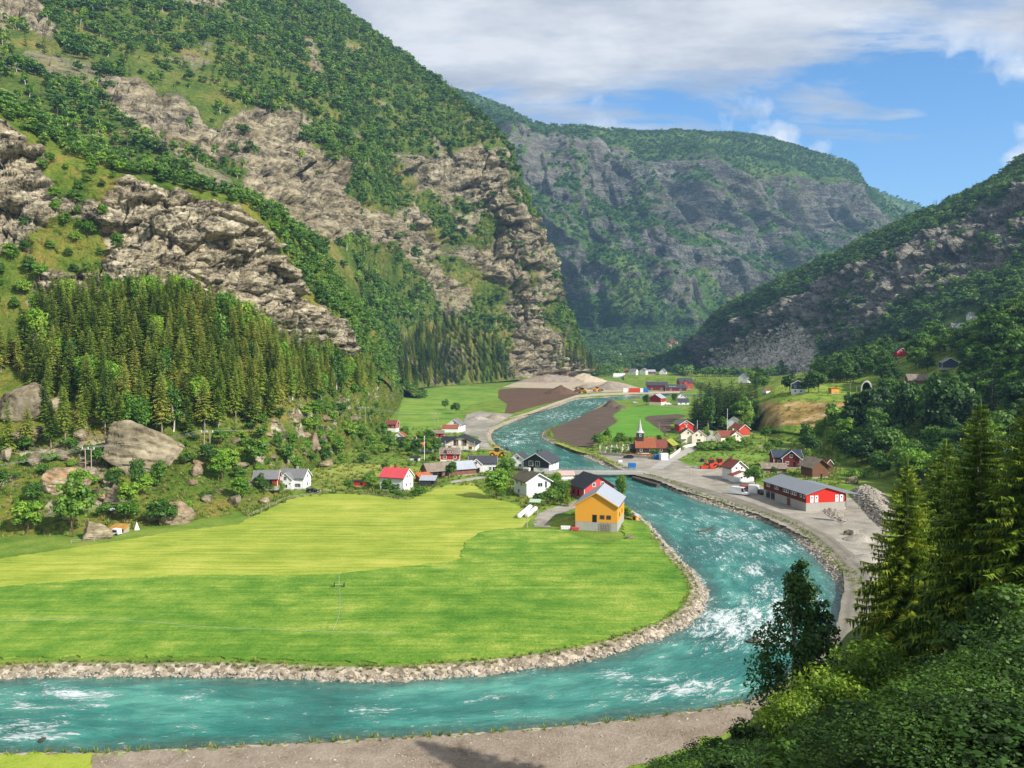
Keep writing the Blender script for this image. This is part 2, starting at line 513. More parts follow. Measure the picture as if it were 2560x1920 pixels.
# strata: the crag is stepped along tilted layers
dipn = np.array((-0.28, 0.12, 0.95))
sd_ = (B @ dipn) + (fbm(B, 26, 4, 7) - 0.5) * 26
def steps(h, w, sharp=0.72):
    q = h / w; i = np.floor(q); f = q - i
    return (i + smooth(sharp, 1.0, f)) * w - h
Rm = np.array(Matrix.Rotation(R(-14), 3, 'Y') @ Matrix.Rotation(R(10), 3, 'X'))
Bw = (B + np.stack([fbm(B, 12, 3, 211), fbm(B, 12, 3, 212), fbm(B, 12, 3, 213)], -1) * 7.0) @ Rm
fm = face > 0.02
v1, e1 = cells(Bw, (15, 15, 8), 5, fm); v2, e2 = cells(Bw, (6.5, 6.5, 2.8), 9, fm); v3, e3 = cells(Bw, (2.6, 2.6, 1.3), 13, fm)
D1 = (fbm(B, 40, 4, 11, ridged=True) - 0.5) * 16 + (v1 - 0.5) * 13 - (1 - smooth(0, 0.10, e1)) * 4.0
D2 = (v2 - 0.5) * 3.8 - (1 - smooth(0, 0.10, e2)) * 1.6 + steps(sd_, 17.0) * 0.25
D3 = (v3 - 0.5) * 1.0 + (fbm(B, 1.7, 2, 37) - 0.5) * 0.4
rough = (fbm(B, 14, 4, 41) - 0.5) * 6 + (fbm(B, 5, 3, 43) - 0.5) * 2.2
flat = smooth(0.0, 0.5, TV)
Hh = N.copy(); Hh[..., 2] *= 0.35
B = B + Hh * (face * (D1 + D2 + D3))[..., None] + N * ((1 - face) * flat * rough * 0.6)[..., None]
B[:, :, 2] -= 0.3 * (1 - flat)
rockn = fbm(B, 9, 5, 51)
low = (1 - smooth(0.95, 1.15, TV))
veg = np.clip(1 - face * 1.05, 0, 1)
veg -= low * flat * smooth(0.52, 0.62, rockn) * 0.75
veg -= smooth(0.98, 1.1, TV) * (1 - smooth(1.1, 1.35, TV)) * 0.25
veg = np.clip(veg, 0, 1)
HILL_TU, HILL_TV = TU, TV
terrain('left_hillside', B, M_crag, veg)
HILL_CL = cl

# ------------------------------------------------------------------ B: left mountain
MB = [
 [(-700,760,430),(-700,500,520),(-700,250,650),(-700,0,820),(-700,-250,1050),(-700,-550,1400)],
 [(-300,700,440),(-300,480,520),(-300,250,640),(-300,20,800),(-300,-220,1030),(-300,-480,1400)],
 [(0,620,440),(0,420,500),(0,230,620),(0,30,780),(0,-180,1020),(0,-400,1450)],
 [(300,650,480),(300,450,540),(300,270,680),(300,80,860),(300,-100,1080),(300,-280,1480)],
 [(600,760,540),(600,540,590),(600,360,720),(600,190,900),(600,30,1130),(600,-130,1480)],
 [(790,900,600),(780,680,650),(780,480,760),(780,300,920),(780,130,1160),(790,-15,1480)],
 [(900,960,680),(890,760,720),(890,560,800),(890,380,930),(890,220,1150),(900,66,1430)],
 [(1000,972,850),(990,800,930),(985,620,985),(985,460,1050),(990,300,1170),(1000,136,1420)],
 [(1110,965,990),(1100,830,1070),(1090,680,1100),(1090,520,1135),(1095,360,1200),(1105,215,1380)],
 [(1200,958,1060),(1190,830,1115),(1185,700,1130),(1180,560,1155),(1180,420,1180),(1190,285,1310)],
 [(1290,950,1120),(1280,840,1150),(1270,720,1160),(1265,600,1170),(1265,480,1175),(1270,372,1240)],
 [(1370,945,1180),(1350,860,1170),(1335,770,1170),(1325,690,1175),(1315,600,1185),(1305,475,1210)],
 [(1430,942,1240),(1410,890,1225),(1395,840,1215),(1380,780,1210),(1368,700,1210),(1352,600,1220)],
 [(1470,938,1320),(1455,915,1300),(1445,890,1290),(1435,860,1280),(1425,820,1275),(1408,755,1270)],
 [(1495,936,1420),(1488,931,1400),(1480,924,1390),(1472,913,1380),(1460,895,1370),(1444,860,1350)],
]
cols = []
for c in MB:
    w = col_of(c)
    top = w[-1]
    w += [top + (-15, 160, 5), top + (-40, 420, -60), top + (-60, 800, -260)]
    cols.append(w)
w15 = [p + np.array((-90, 330, -30)) for p in cols[-1]]
cols.append(w15)
B, tu, tv = loft(cols, 640, 420)
N = gnormals(B)
ROCK_B = [
 [(250,215),(340,200),(450,260),(560,330),(640,380),(700,440),(640,470),(540,400),(420,370),(330,330),(260,280)],
 [(560,300),(680,270),(760,330),(850,380),(960,380),(1040,380),(1120,370),(1200,350),(1262,380),(1290,450),(1330,560),(1365,660),(1400,780),(1395,820),(1330,800),(1290,720),(1230,720),(1160,640),(1090,640),(1000,640),(900,600),(800,580),(700,590),(640,520)],
 [(1010,640),(1120,640),(1230,740),(1300,740),(1380,800),(1400,860),(1330,900),(1280,870),(1240,800),(1170,780),(1100,720)],
 [(1240,800),(1330,840),(1420,880),(1490,930),(1480,965),(1270,965),(1255,880)],
 [(60,-20),(160,90),(110,110),(0,40),(0,-20)], [(470,-60),(560,0),(520,40),(430,10),(400,-40)],
 [(760,120),(800,130),(810,180),(770,200)], [(0,560),(90,420),(160,430),(260,520),(250,560)],
]
rk = pxmask(B, ROCK_B, 44, 90, 61, 26)
GREEN_B = [[(1040,470),(1110,440),(1180,520),(1250,560),(1230,640),(1120,600),(1060,560)], [(850,420),(960,400),(1060,440),(1030,540),(950,560),(870,500)],
           [(1100,640),(1190,690),(1260,780),(1300,860),(1220,850),(1140,760)], [(760,330),(870,330),(900,400),(800,400)], [(1300,600),(1350,720),(1395,820),(1360,830),(1310,700)]]
gr = pxmask(B, GREEN_B, 40, 70, 67, 20)
rk = rk * (1 - 0.75 * gr)
TV = np.broadcast_to(tv[None, :], B.shape[:2]); TU = np.broadcast_to(tu[:, None], B.shape[:2])
inn = smooth(0.0, 0.35, TV)
sd_ = (B @ np.array((-0.4, 0.1, 0.9))) + (fbm(B, 60, 4, 7) - 0.5) * 60
Bw = (B + np.stack([fbm(B, 40, 3, 221), fbm(B, 40, 3, 222), fbm(B, 40, 3, 223)], -1) * 22.0) @ Rm
fm = rk > 0.02
v1, e1 = cells(Bw, (46, 46, 26), 25, fm); v2, e2 = cells(Bw, (17, 17, 9), 29, fm); v3, e3 = cells(Bw, (6.5, 6.5, 4), 33, fm)
Dr = (fbm(B, 100, 4, 71, ridged=True) - 0.5) * 34 + (v1 - 0.5) * 32 - (1 - smooth(0, 0.10, e1)) * 10 + (v2 - 0.5) * 11 - (1 - smooth(0, 0.10, e2)) * 5 + (v3 - 0.5) * 3
Dv = (fbm(B, 120, 5, 81) - 0.5) * 50 + (fbm(B, 26, 3, 83) - 0.5) * 9
Hh = N.copy(); Hh[..., 2] *= 0.4
keep = 1 - 0.75 * smooth(4.7, 5.0, TV) * (1 - smooth(5.0, 5.3, TV))
B = B + Hh * (rk * inn * Dr * keep)[..., None] + N * ((1 - rk) * inn * Dv * 0.55 * keep)[..., None]
veg = np.clip(1 - rk * 1.0 + 0.22 * (fbm(B, 30, 4, 91) - 0.45) * rk * 2, 0, 1)
spots = smooth(0.60, 0.68, fbm(B, 55, 5, 95)) * (1 - rk)
veg = np.clip(veg - spots * 0.55, 0, 1)
M_B_TU, M_B_TV = TU, TV
terrain('left_mountain', B, M_left, veg)

# ------------------------------------------------------------------ C: far mountain
MC = [
 [(850,921,2000),(850,890,2400),(850,760,2550),(850,560,2750),(850,380,2900),(850,250,3050),(850,140,3500)],
 [(1150,921,1950),(1150,885,2420),(1150,760,2570),(1150,600,2720),(1150,440,2850),(1150,330,2970),(1155,231,3470)],
 [(1340,921,1900),(1340,878,2420),(1340,770,2570),(1340,620,2720),(1340,460,2820),(1340,370,2970),(1340,303,3320)],
 [(1470,921,1900),(1470,868,2430),(1470,780,2580),(1470,640,2730),(1470,480,2830),(1470,380,2980),(1480,318,3330)],
 [(1610,921,1900),(1610,862,2460),(1610,790,2610),(1610,650,2760),(1610,490,2860),(1610,400,3010),(1620,335,3360)],
 [(1750,921,1900),(1750,862,2510),(1750,790,2660),(1750,660,2810),(1750,500,2960),(1750,410,3110),(1760,328,3560)],
 [(1880,921,1950),(1880,868,2620),(1880,790,2770),(1880,660,2920),(1880,530,3070),(1890,450,3220),(1900,352,3670)],
 [(2000,921,2000),(2000,868,2760),(2000,790,2910),(2000,670,3060),(2010,580,3210),(2020,500,3360),(2030,376,3760)],
 [(2100,921,2100),(2100,868,2900),(2100,790,3050),(2110,690,3200),(2120,610,3300),(2130,520,3450),(2125,402,3750)],
 [(2200,921,2300),(2200,878,3050),(2200,800,3200),(2200,720,3300),(2200,640,3400),(2190,550,3500),(2165,450,3700)],
 [(2300,921,2700),(2300,890,3400),(2300,800,3500),(2290,730,3600),(2280,660,3700),(2260,590,3800),(2190,480,3900)],
]
cols = []
for c in MC:
    w = col_of(c); top = w[-1]
    w += [top + (0, 500, 20), top + (0, 1400, -150), top + (0, 2400, -700)]
    cols.append(w)
B, tu, tv = loft(cols, 560, 340)
N = gnormals(B)
TV = np.broadcast_to(tv[None, :], B.shape[:2])
mid = smooth(1.1, 2.0, TV) * (1 - smooth(4.9, 5.7, TV))
Gu = B[..., 0] + 0.42 * B[..., 2] + (fbm(B, 420, 3, 100) - 0.5) * 260
def gul(w, st, seed, oct=4): return fbm(np.stack([Gu / w, B[..., 2] / (w * st), B[..., 1] / (w * 3)], -1), 1.0, oct, seed, 0.5, True)
g1, g2, g3 = gul(620, 3.2, 101), gul(250, 2.4, 103), gul(95, 1.8, 105)
Hh = N.copy(); Hh[..., 2] *= 0.3
fm = mid > 0.02
v1, e1 = cells(B, (110, 110, 150), 45, fm); v2, e2 = cells(B, (45, 45, 60), 49, fm)
disp = mid * ((g1 - 0.55) * 360 + (g2 - 0.5) * 250 + (g3 - 0.5) * 60 + (v1 - 0.5) * 34 + (v2 - 0.5) * 18)
gully = mid * smooth(0.60, 0.40, g1 * 0.6 + g2 * 0.4)
B = B + Hh * disp[..., None] + N * ((1 - mid) * smooth(0.2, 1.2, TV) * (fbm(B, 260, 5, 109) - 0.5) * 70)[..., None]
N2 = gnormals(B)
nz = N2[..., 2]
vn = fbm(np.stack([Gu / 210, B[..., 2] / 330, B[..., 1] / 500], -1), 1.0, 5, 111, 0.55)
veg = smooth(0.43, 0.54, vn + (nz - 0.5) * 0.30 + 0.10 * smooth(3.4, 1.8, TV) + 0.05 * smooth(4.0, 4.6, TV))
veg = np.maximum(veg, 1 - smooth(1.6, 2.2, TV + (fbm(B, 200, 4, 113) - 0.5) * 1.2))
veg = np.maximum(veg, smooth(4.8, 5.3, TV + (fbm(B, 200, 4, 115) - 0.5) * 1.0))
terrain('far_mountain', B, M_far, veg)
# a farther ridge
cols = []
for x, y in ((1950, 400), (2060, 425), (2170, 466), (2250, 494), (2335, 530), (2450, 600), (2600, 700)):
    cols.append([P(x + 30, 880, 3900), P(x + 20, (880 + y) / 2, 4500), P(x, y, 5200), P(x, y, 5200) + (0, 900, -60), P(x, y, 5200) + (0, 2500, -900)])
B, tu, tv = loft(cols, 120, 90)
N = gnormals(B)
B = B + N * ((fbm(B, 420, 5, 121) - 0.5) * 90)[..., None]
terrain('distant_ridge', B, M_far, np.clip(0.75 + (fbm(B, 300, 4, 123) - 0.5) * 1.2, 0, 1))

# ------------------------------------------------------------------ D: right mountain
MD = [
 [(1500,926,1900),(1502,924,1905),(1505,922,1910),(1508,920,1915),(1512,917,1920)],
 [(1590,926,1700),(1592,921,1710),(1595,918,1720),(1598,913,1730),(1600,908,1740)],
 [(1660,928,1620),(1660,918,1640),(1660,912,1660),(1662,905,1670),(1665,896,1680)],
 [(1740,930,1550),(1740,912,1580),(1740,897,1600),(1740,878,1620),(1738,856,1640)],
 [(1800,934,1450),(1795,898,1500),(1790,868,1540),(1787,838,1560),(1785,796,1590)],
 [(1890,938,1300),(1885,885,1380),(1880,835,1440),(1878,795,1470),(1876,750,1510)],
 [(1990,936,1180),(1980,875,1270),(1975,822,1330),(1970,755,1380),(1967,706,1450)],
 [(2150,905,1000),(2145,825,1120),(2142,765,1200),(2141,675,1280),(2141,619,1380)],
 [(2320,870,900),(2320,775,1020),(2318,695,1120),(2316,595,1200),(2314,538,1320)],
 [(2450,835,840),(2450,735,960),(2445,640,1080),(2440,542,1160),(2440,480,1290)],
 [(2570,805,790),(2565,695,920),(2560,600,1050),(2560,492,1130),(2560,422,1270)],
 [(2800,745,740),(2790,605,880),(2780,490,1010),(2780,362,1090),(2780,290,1240)],
 [(3200,645,700),(3200,485,850),(3200,340,980),(3200,202,1060),(3200,120,1210)],
]
cols = []
for c in MD:
    w = col_of(c); top = w[-1]
    w += [top + (30, 90, 6), top + (120, 220, -30), top + (260, 420, -150)]
    cols.append(w)
B, tu, tv = loft(cols, 520, 260)
N = gnormals(B)
TV = np.broadcast_to(tv[None, :], B.shape[:2]); TU = np.broadcast_to(tu[:, None], B.shape[:2])
ROCK_D = [[(1735,870),(1800,825),(1900,785),(1985,745),(2100,685),(2200,640),(2320,588),(2440,535),(2700,420),(2780,540),(2560,640),(2440,700),(2340,745),(2260,780),(2190,830),(2060,870),(2000,890),(1930,870),(1840,890),(1770,905)],
          [(1740,945),(1800,900),(1880,860),(1990,822),(2050,860),(2035,935),(1900,955),(1760,955)],
          [(2100,800),(2160,755),(2230,740),(2235,775),(2150,840),(2060,880)], [(1740,900),(1790,880),(1800,920),(1750,935)]]
rk = pxmask(B, ROCK_D, 22, 60, 131, 10)
talus = pxmask(B, [ROCK_D[1]], 14, 40, 133, 8)
Hh = N.copy(); Hh[..., 2] *= 0.3
Bq = B * np.array((1.0, 1.0, 0.38))
inn = smooth(0.0, 0.3, TV)
fm = rk > 0.02
Bp = B + np.stack([fbm(B, 40, 3, 231), fbm(B, 40, 3, 232), fbm(B, 40, 3, 233)], -1) * 24
v1, e1 = cells(Bp, (24, 24, 60), 55, fm); v2, e2 = cells(Bp, (10, 10, 22), 59, fm); v3, e3 = cells(Bp, (5, 5, 9), 63, fm)
Dr = (fbm(Bq, 80, 4, 141, 0.5, True) - 0.5) * 70 + (fbm(Bq, 26, 3, 143, 0.5, True) - 0.5) * 26 + (v1 - 0.5) * 24 - (1 - smooth(0, .14, e1)) * 8 + (v2 - 0.5) * 12 - (1 - smooth(0, .16, e2)) * 4 + (v3 - 0.5) * 5
keep = 1 - 0.8 * smooth(3.6, 3.95, TV) * (1 - smooth(4.05, 4.4, TV))
B = B + Hh * (rk * (1 - talus) * inn * Dr * keep)[..., None] + N * ((1 - rk) * inn * keep * ((fbm(B, 100, 4, 149) - 0.5) * 30))[..., None]
veg = np.clip(1 - rk + 1.1 * np.clip(fbm(B, 34, 4, 151) - 0.53, 0, 1) * 2.4 * rk * (1 - talus), 0, 1)
RIGHT_TALUS = talus
RIGHT_TV = TV
terrain('right_mountain', B, M_right, veg)

# ------------------------------------------------------------------ E: right hillside
ME = [
 [(1560,952,1155),(1560,942,1250),(1560,936,1400),(1560,931,1700)],
 [(1720,964,1009),(1720,948,1090),(1740,938,1250),(1740,932,1560)],
 [(1800,1002,721),(1800,972,790),(1800,948,1000),(1800,936,1460)],
 [(1870,1064,492),(1885,1000,520),(1890,958,780),(1890,940,1320)],
 [(1945,1098,419),(1950,990,480),(1960,948,700),(1990,936,1200)],
 [(2040,1118,385),(2060,985,480),(2060,932,680),(2150,905,1020)],
 [(2120,1160,329),(2160,1002,450),(2180,900,640),(2320,870,920)],
 [(2210,1205,285),(2280,1012,415),(2340,850,600),(2450,835,860)],
 [(2330,1265,242),(2420,1030,360),(2500,800,540),(2570,805,810)],
 [(2560,1400,180),(2650,1100,270),(2720,750,460),(2800,745,760)],
 [(2900,1600,131),(3000,1150,215),(3050,700,420),(3200,645,720)],
]
cols = []
for c in ME:
    w = col_of(c)
    w[0] = w[0] + np.array((0, 0, -0.5))
    cols.append(w)
B, tu, tv = loft(cols, 240, 150)
N = gnormals(B)
TV = np.broadcast_to(tv[None, :], B.shape[:2])
B = B + N * (smooth(0.05, 0.5, TV) * (fbm(B, 45, 4, 161) - 0.5) * 7)[..., None]
terrain('right_hillside', B, M_hill, np.ones(B.shape[:2]), soft=True)

# ------------------------------------------------------------------ F: the slope the camera stands on
MF = [
 [(700,2010,84),(700,2100,70),(700,2150,50),(700,2200,30),(700,2300,12)],
 [(1300,1990,85.4),(1300,2060,70),(1300,2090,50),(1300,2130,30),(1300,2250,12)],
 [(1500,1935,89.5),(1500,1985,70),(1500,2010,50),(1520,2030,30),(1500,2150,12)],
 [(1720,1868,95.5),(1740,1905,75),(1760,1930,55),(1800,1960,32),(1800,2100,12)],
 [(1900,1782,104.5),(1930,1825,85),(1980,1860,60),(2050,1895,35),(2100,2050,12)],
 [(2030,1642,123.5),(2080,1725,95),(2150,1770,68),(2250,1815,38),(2300,2000,13)],
 [(2200,1502,151),(2260,1605,110),(2330,1670,75),(2430,1740,40),(2500,1950,14)],
 [(2400,1432,170),(2450,1505,120),(2520,1570,80),(2620,1650,42),(2750,1900,15)],
 [(2650,1402,179),(2750,1425,125),(2850,1460,85),(3000,1530,45),(3100,1750,16)],
 [(3100,1402,179),(3200,1385,130),(3300,1390,90),(3400,1430,50),(3600,1650,20)],
]
cols = []
for c in MF:
    w = col_of(c)
    w[0] = w[0] + np.array((0, 0, -0.6))
    w += [np.array((w[-1][0] * 0.4, -6, 43.0))]
    cols.append(w)
B, tu, tv = loft(cols, 150, 110)
N = gnormals(B)
TV = np.broadcast_to(tv[None, :], B.shape[:2])
B = B + N * (smooth(0.0, 0.5, TV) * ((fbm(B, 9, 4, 171) - 0.5) * 2.2 + (fbm(B, 2.2, 3, 173) - 0.5) * 0.6))[..., None]
terrain('foreground_slope', B, M_fore, np.ones(B.shape[:2]), soft=True)

# ------------------------------------------------------------------ river and valley floor
WZ = -1.0
RIV = [((-420,1722),(-420,1892)),((0,1700),(0,1882)),((136,1693),(160,1880)),((316,1696),(316,1876)),((497,1693),(500,1868)),((678,1698),(678,1860)),((850,1706),(840,1851)),
 ((1000,1703),(1000,1841)),((1181,1691),(1200,1830)),((1316,1675),(1400,1815)),((1452,1655),(1633,1788)),((1565,1628),(1800,1765)),((1655,1594),(1928,1736)),
 ((1723,1564),(2030,1650)),((1764,1517),(2095,1550)),((1768,1481),(2100,1470)),((1746,1440),(2049,1406)),((1701,1397),(1991,1348)),((1655,1345),(1934,1313)),
 ((1605,1294),(1876,1293)),((1555,1263),(1800,1269)),((1500,1225),(1707,1237)),((1450,1200),(1639,1206)),((1400,1172),(1576,1190)),((1350,1155),(1526,1170)),
 ((1316,1145),(1458,1140)),((1270,1128),(1413,1122)),((1240,1112),(1379,1108)),((1228,1090),(1354,1092)),((1240,1073),(1365,1075)),((1284,1054),(1395,1065)),
 ((1318,1041),(1427,1054)),((1363,1025),(1458,1038)),((1400,1014),(1490,1020)),((1440,999),(1521,1004)),((1500,994),(1560,1000)),((1603,989),(1620,995)),((1690,986),(1700,990.5)),((1800,986),(1800,990))]
LB = np.array([G(*a, WZ)[:2] for a, b in RIV]); RB = np.array([G(*b, WZ)[:2] for a, b in RIV])
t_ = np.linspace(0, len(RIV) - 1, 520)
LBs, RBs = cr1(LB, t_), cr1(RB, t_)
RIVPOLY = np.vstack([LBs[::4], RBs[::-4]])
def river_sd(x, y):
    """distance to the water's edge, negative in the water"""
    d = segdist(x, y, RIVPOLY)
    return np.where(inpoly(x, y, RIVPOLY), -d, d)
def ground_z(x, y, sd=None):
    if sd is None: sd = river_sd(x, y)
    z = np.where(sd > 0, -1.0 + smooth(-0.6, 2.6, sd) * 1.0 - 0.16 * (1 - smooth(0, 2.6, sd)), -1.16 + np.clip(sd, -6, 0) * 0.16)
    return z
pys = np.r_[np.linspace(2400, 1950, 14)[:-1], np.arange(1950, 1100, -4.0), np.arange(1100, 930, -2.5), np.linspace(930, 884, 16)]
pxs = np.r_[np.linspace(-2600, -160, 24)[:-1], np.arange(-160, 2300, 7.0), np.linspace(2300, 4200, 22)]
PX, PY = np.meshgrid(pxs, pys, indexing='ij')
b_ = (CY - PY) / FPX
tt = (0 - CAMH) / (-SA + b_ * CA)
GX, GY = (PX - CX) / FPX * tt, (CA + b_ * SA) * tt
sd = river_sd(GX, GY)
gp = np.stack([GX, GY, GX * 0], -1)
GZ = ground_z(GX, GY, sd) - 0.012 - smooth(2.0, 5.0, sd) * fbm(gp, 9.0, 3, 181) * 0.02
bankrough = (1 - smooth(1.5, 3.2, np.abs(sd - 1.0)))
GZ = GZ + bankrough * (fbm(gp, 1.3, 3, 183) - 0.5) * 0.35
gp[..., 2] = GZ
n = NT('valley_ground')
w = n.coord()
bk = n.attr('bank')
g1 = n.noise(w, 0.09, 6, 0.62); g2 = n.noise(w, 1.6, 5, 0.75)
gcol = n.ramp(n.math('ADD', n.math('MULTIPLY', g1, 0.62), n.math('MULTIPLY', g2, 0.38)),
              [(0.36, hexc('#4a6a24')), (0.48, hexc('#648030')), (0.58, hexc('#80923c')), (0.66, hexc('#938a4c'))])
s1 = n.noise(w, 1.1, 6, 0.75); s2 = n.node('ShaderNodeTexVoronoi', {'Vector': w, 'Scale': 1.5}).outputs['Color']
scol = n.ramp(n.math('ADD', n.math('MULTIPLY', s1, 0.6), n.math('MULTIPLY', n.node('ShaderNodeSeparateColor', {0: s2}).outputs[0], 0.35)),
              [(0.30, hexc('#6d6353')), (0.50, hexc('#9c907c')), (0.66, hexc('#c4b8a4')), (0.8, hexc('#ddd3c2'))])
col = n.mix(n.ramp(n.math('ADD', bk, n.math('MULTIPLY', n.math('SUBTRACT', g2, 0.5), 0.8)), [(0.42, 0.0), (0.58, 1.0)]), gcol, scol)
M_ground = n.done(col, 0.95, n.bump(n.math('ADD', s1, g2), 0.25, 0.8), 0.1)
me = npmesh('valley_floor', gp.reshape(-1, 3), gridfaces(len(pxs), len(pys)), True)
vattr(me, 'bank', np.clip(1.15 - np.maximum(sd, 0) / 4.6, 0, 1))
if np.array(me.polygons[1000].normal)[2] < 0: me.flip_normals()
VALLEY = link('valley_floor', me, M_ground, kind='structure')

# water
na = 26
us = np.linspace(-0.06, 1.06, na)
t_ = np.linspace(0, len(RIV) - 1, 1500)
A_, B_ = cr1(LB, t_), cr1(RB, t_)
Wp = A_[:, None, :] * (1 - us[None, :, None]) + B_[:, None, :] * us[None, :, None]
cs = (A_ + B_) / 2
S_ = np.r_[0, np.cumsum(np.hypot(*np.diff(cs, axis=0).T))]
wid = np.hypot(*(B_ - A_).T)
SS = np.broadcast_to(S_[:, None], Wp.shape[:2]); UU = (us[None, :] - 0.5) * wid[:, None]
flow = np.stack([SS * 0.45, UU, SS * 0], -1)
wav = (fbm(flow, 2.6, 4, 191) - 0.5) * 0.42 + (fbm(flow, 0.9, 3, 193) - 0.5) * 0.16
wx_, wy_ = proj(np.stack([Wp[..., 0], Wp[..., 1], Wp[..., 0] * 0 + WZ], -1))
# where the rapids are (white water)
RAP = [(1850,1560,150,60,1.0),(1960,1500,110,50,0.8),(1880,1425,70,22,0.7),(1900,1590,120,34,0.9),(1700,1720,130,34,0.8),(1560,1690,70,18,0.7),(1840,1340,130,26,0.65),(1960,1370,90,22,0.6),
       (1760,1300,70,18,0.5),(1800,1380,120,30,0.45),(1700,1395,60,16,0.35),(60,1830,110,34,0.95),(190,1735,110,22,0.85),(60,1755,120,30,0.35),(230,1760,70,16,0.5),(450,1745,90,14,0.35),(900,1775,70,18,0.35),
       (1220,1745,50,12,0.4),(1500,1755,60,14,0.3),(1780,1745,90,14,0.5),(1280,1105,60,16,0.55),(1300,1085,60,12,0.5),(1400,1040,70,16,0.5),(1480,1008,60,8,0.5),(1640,1250,70,14,0.25),(1720,1285,80,14,0.45),(1560,1184,60,4,0.4)]
rap = np.zeros(wx_.shape)
for (x, y, rx, ry, a) in RAP:
    rap = np.maximum(rap, a * np.exp(-(((wx_ - x) / rx) ** 2 + ((wy_ - y) / ry) ** 2)))
wz = WZ + wav * (0.55 + rap * 1.3)
Wv = np.stack([Wp[..., 0], Wp[..., 1], wz], -1)
me = npmesh('river', Wv.reshape(-1, 3), gridfaces(*Wv.shape[:2]), True)
if np.array(me.polygons[1000].normal)[2] < 0: me.flip_normals()
vattr(me, 'rapid', rap); vattr(me, 'along', SS); vattr(me, 'across', UU)
vattr(me, 'depth', np.clip(np.minimum(us[None, :], 1 - us[None, :]) * wid[:, None] / 5.0, 0, 1))
n = NT('river_water')
al, ac = n.attr('along'), n.attr('across')
fv = n.node('ShaderNodeCombineXYZ', {0: n.math('MULTIPLY', al, 0.42), 1: ac, 2: 0.0}).outputs[0]
fv = vadd(n, fv, n.node('ShaderNodeTexNoise', {'Vector': fv, 'Scale': 0.22, 'Detail': 4.0}).outputs['Color'], 3.0)
f1 = n.noise(fv, 0.30, 6, 0.62); f2 = n.noise(fv, 1.25, 7, 0.68); f3 = n.noise(fv, 0.09, 4, 0.5)
fs = n.math('ADD', n.math('MULTIPLY', f1, 0.5), n.math('MULTIPLY', f2, 0.5))
f4 = n.noise(fv, 3.2, 4, 0.7)
fs = n.math('ADD', n.math('MULTIPLY', f1, 0.32), n.math('ADD', n.math('MULTIPLY', f2, 0.40), n.math('MULTIPLY', f4, 0.28)))
foam = n.ramp(n.math('ADD', fs, n.math('MULTIPLY', n.attr('rapid'), 0.125)), [(0.567, 0.0), (0.615, 0.6), (0.69, 1.0)])
wc = n.ramp(n.math('ADD', n.math('MULTIPLY', f3, 0.5), n.math('MULTIPLY', f1, 0.5)),
            [(0.34, (0.008, 0.092, 0.080)), (0.50, (0.026, 0.190, 0.158)), (0.64, (0.10, 0.37, 0.29))])
bed = n.ramp(n.noise(n.coord(), 0.9, 5, 0.7), [(0.38, (0.025, 0.05, 0.045)), (0.55, (0.07, 0.10, 0.075)), (0.68, (0.20, 0.17, 0.11))])
dp = n.ramp(n.math('ADD', n.attr('depth'), n.math('MULTIPLY', n.math('SUBTRACT', f1, 0.5), 0.7)), [(0.08, 0.0), (0.75, 1.0)])
wc = n.mix(n.math('MULTIPLY', n.math('SUBTRACT', 1.0, dp), 0.65), wc, bed)
mist = n.math('MULTIPLY', n.ramp(n.attr('rapid'), [(0.25, 0.0), (0.95, 0.55)]), n.ramp(f1, [(0.40, 0.0), (0.62, 1.0)]))
wc = n.mix(mist, wc, (0.22, 0.52, 0.48))
col = n.mix(foam, wc, (0.82, 0.86, 0.86))
M_water = n.done(col, n.math('MULTIPLY_ADD', foam, 0.55, 0.12), n.bump(n.math('ADD', f2, n.math('MULTIPLY', foam, 0.6)), 0.30, 0.9), 0.45)
RIVER = link('river', me, M_water, kind='structure')
# ================================================================== SHEETS ON THE VALLEY FLOOR
from mathutils.geometry import tessellate_polygon
def soft_poly(pts, step=2.2, jit=0.25, seed=1, closed=True):
    """outline in metres, subdivided and slightly uneven"""
    rng = np.random.default_rng(seed)
    out = []
    n = len(pts)
    for i in range(n if closed else n - 1):
        a, b = np.array(pts[i]), np.array(pts[(i + 1) % n])
        L = np.hypot(*(b - a))
        k = int(np.clip(L / step, 1, 90))
        for j in range(k):
            q = a + (b - a) * j / k
            if j: q = q + rng.normal(0, jit, 2)
            out.append(q)
    return np.array(out)
def sheet(name, px, mat, z=0.03, raise_=0.0, step=1.1, jit=0.28, seed=1, label=None):
    pts = soft_poly([G(*p)[:2] for p in px], step, jit, seed)
    V = np.c_[pts, np.full(len(pts), z + raise_)]
    tri = tessellate_polygon([[Vector(v) for v in V]])
    F = [list(t) for t in tri]
    me = bpy.data.meshes.new(name)
    VV = V.tolist()
    if raise_ > 0:
        k = len(VV)
        VV += np.c_[pts, np.full(len(pts), z - 0.7)].tolist()
        F += [[i, (i + 1) % k, (i + 1) % k + k, i + k] for i in range(k)]
    me.from_pydata(VV, [], F)
    bm = bmesh.new(); bm.from_mesh(me)
    bmesh.ops.recalc_face_normals(bm, faces=bm.faces)
    up = sum(f.normal.z for f in bm.faces)
    if up < 0: bmesh.ops.reverse_faces(bm, faces=bm.faces)
    bm.to_mesh(me); bm.free()
    return link(name, me, mat, kind='structure')
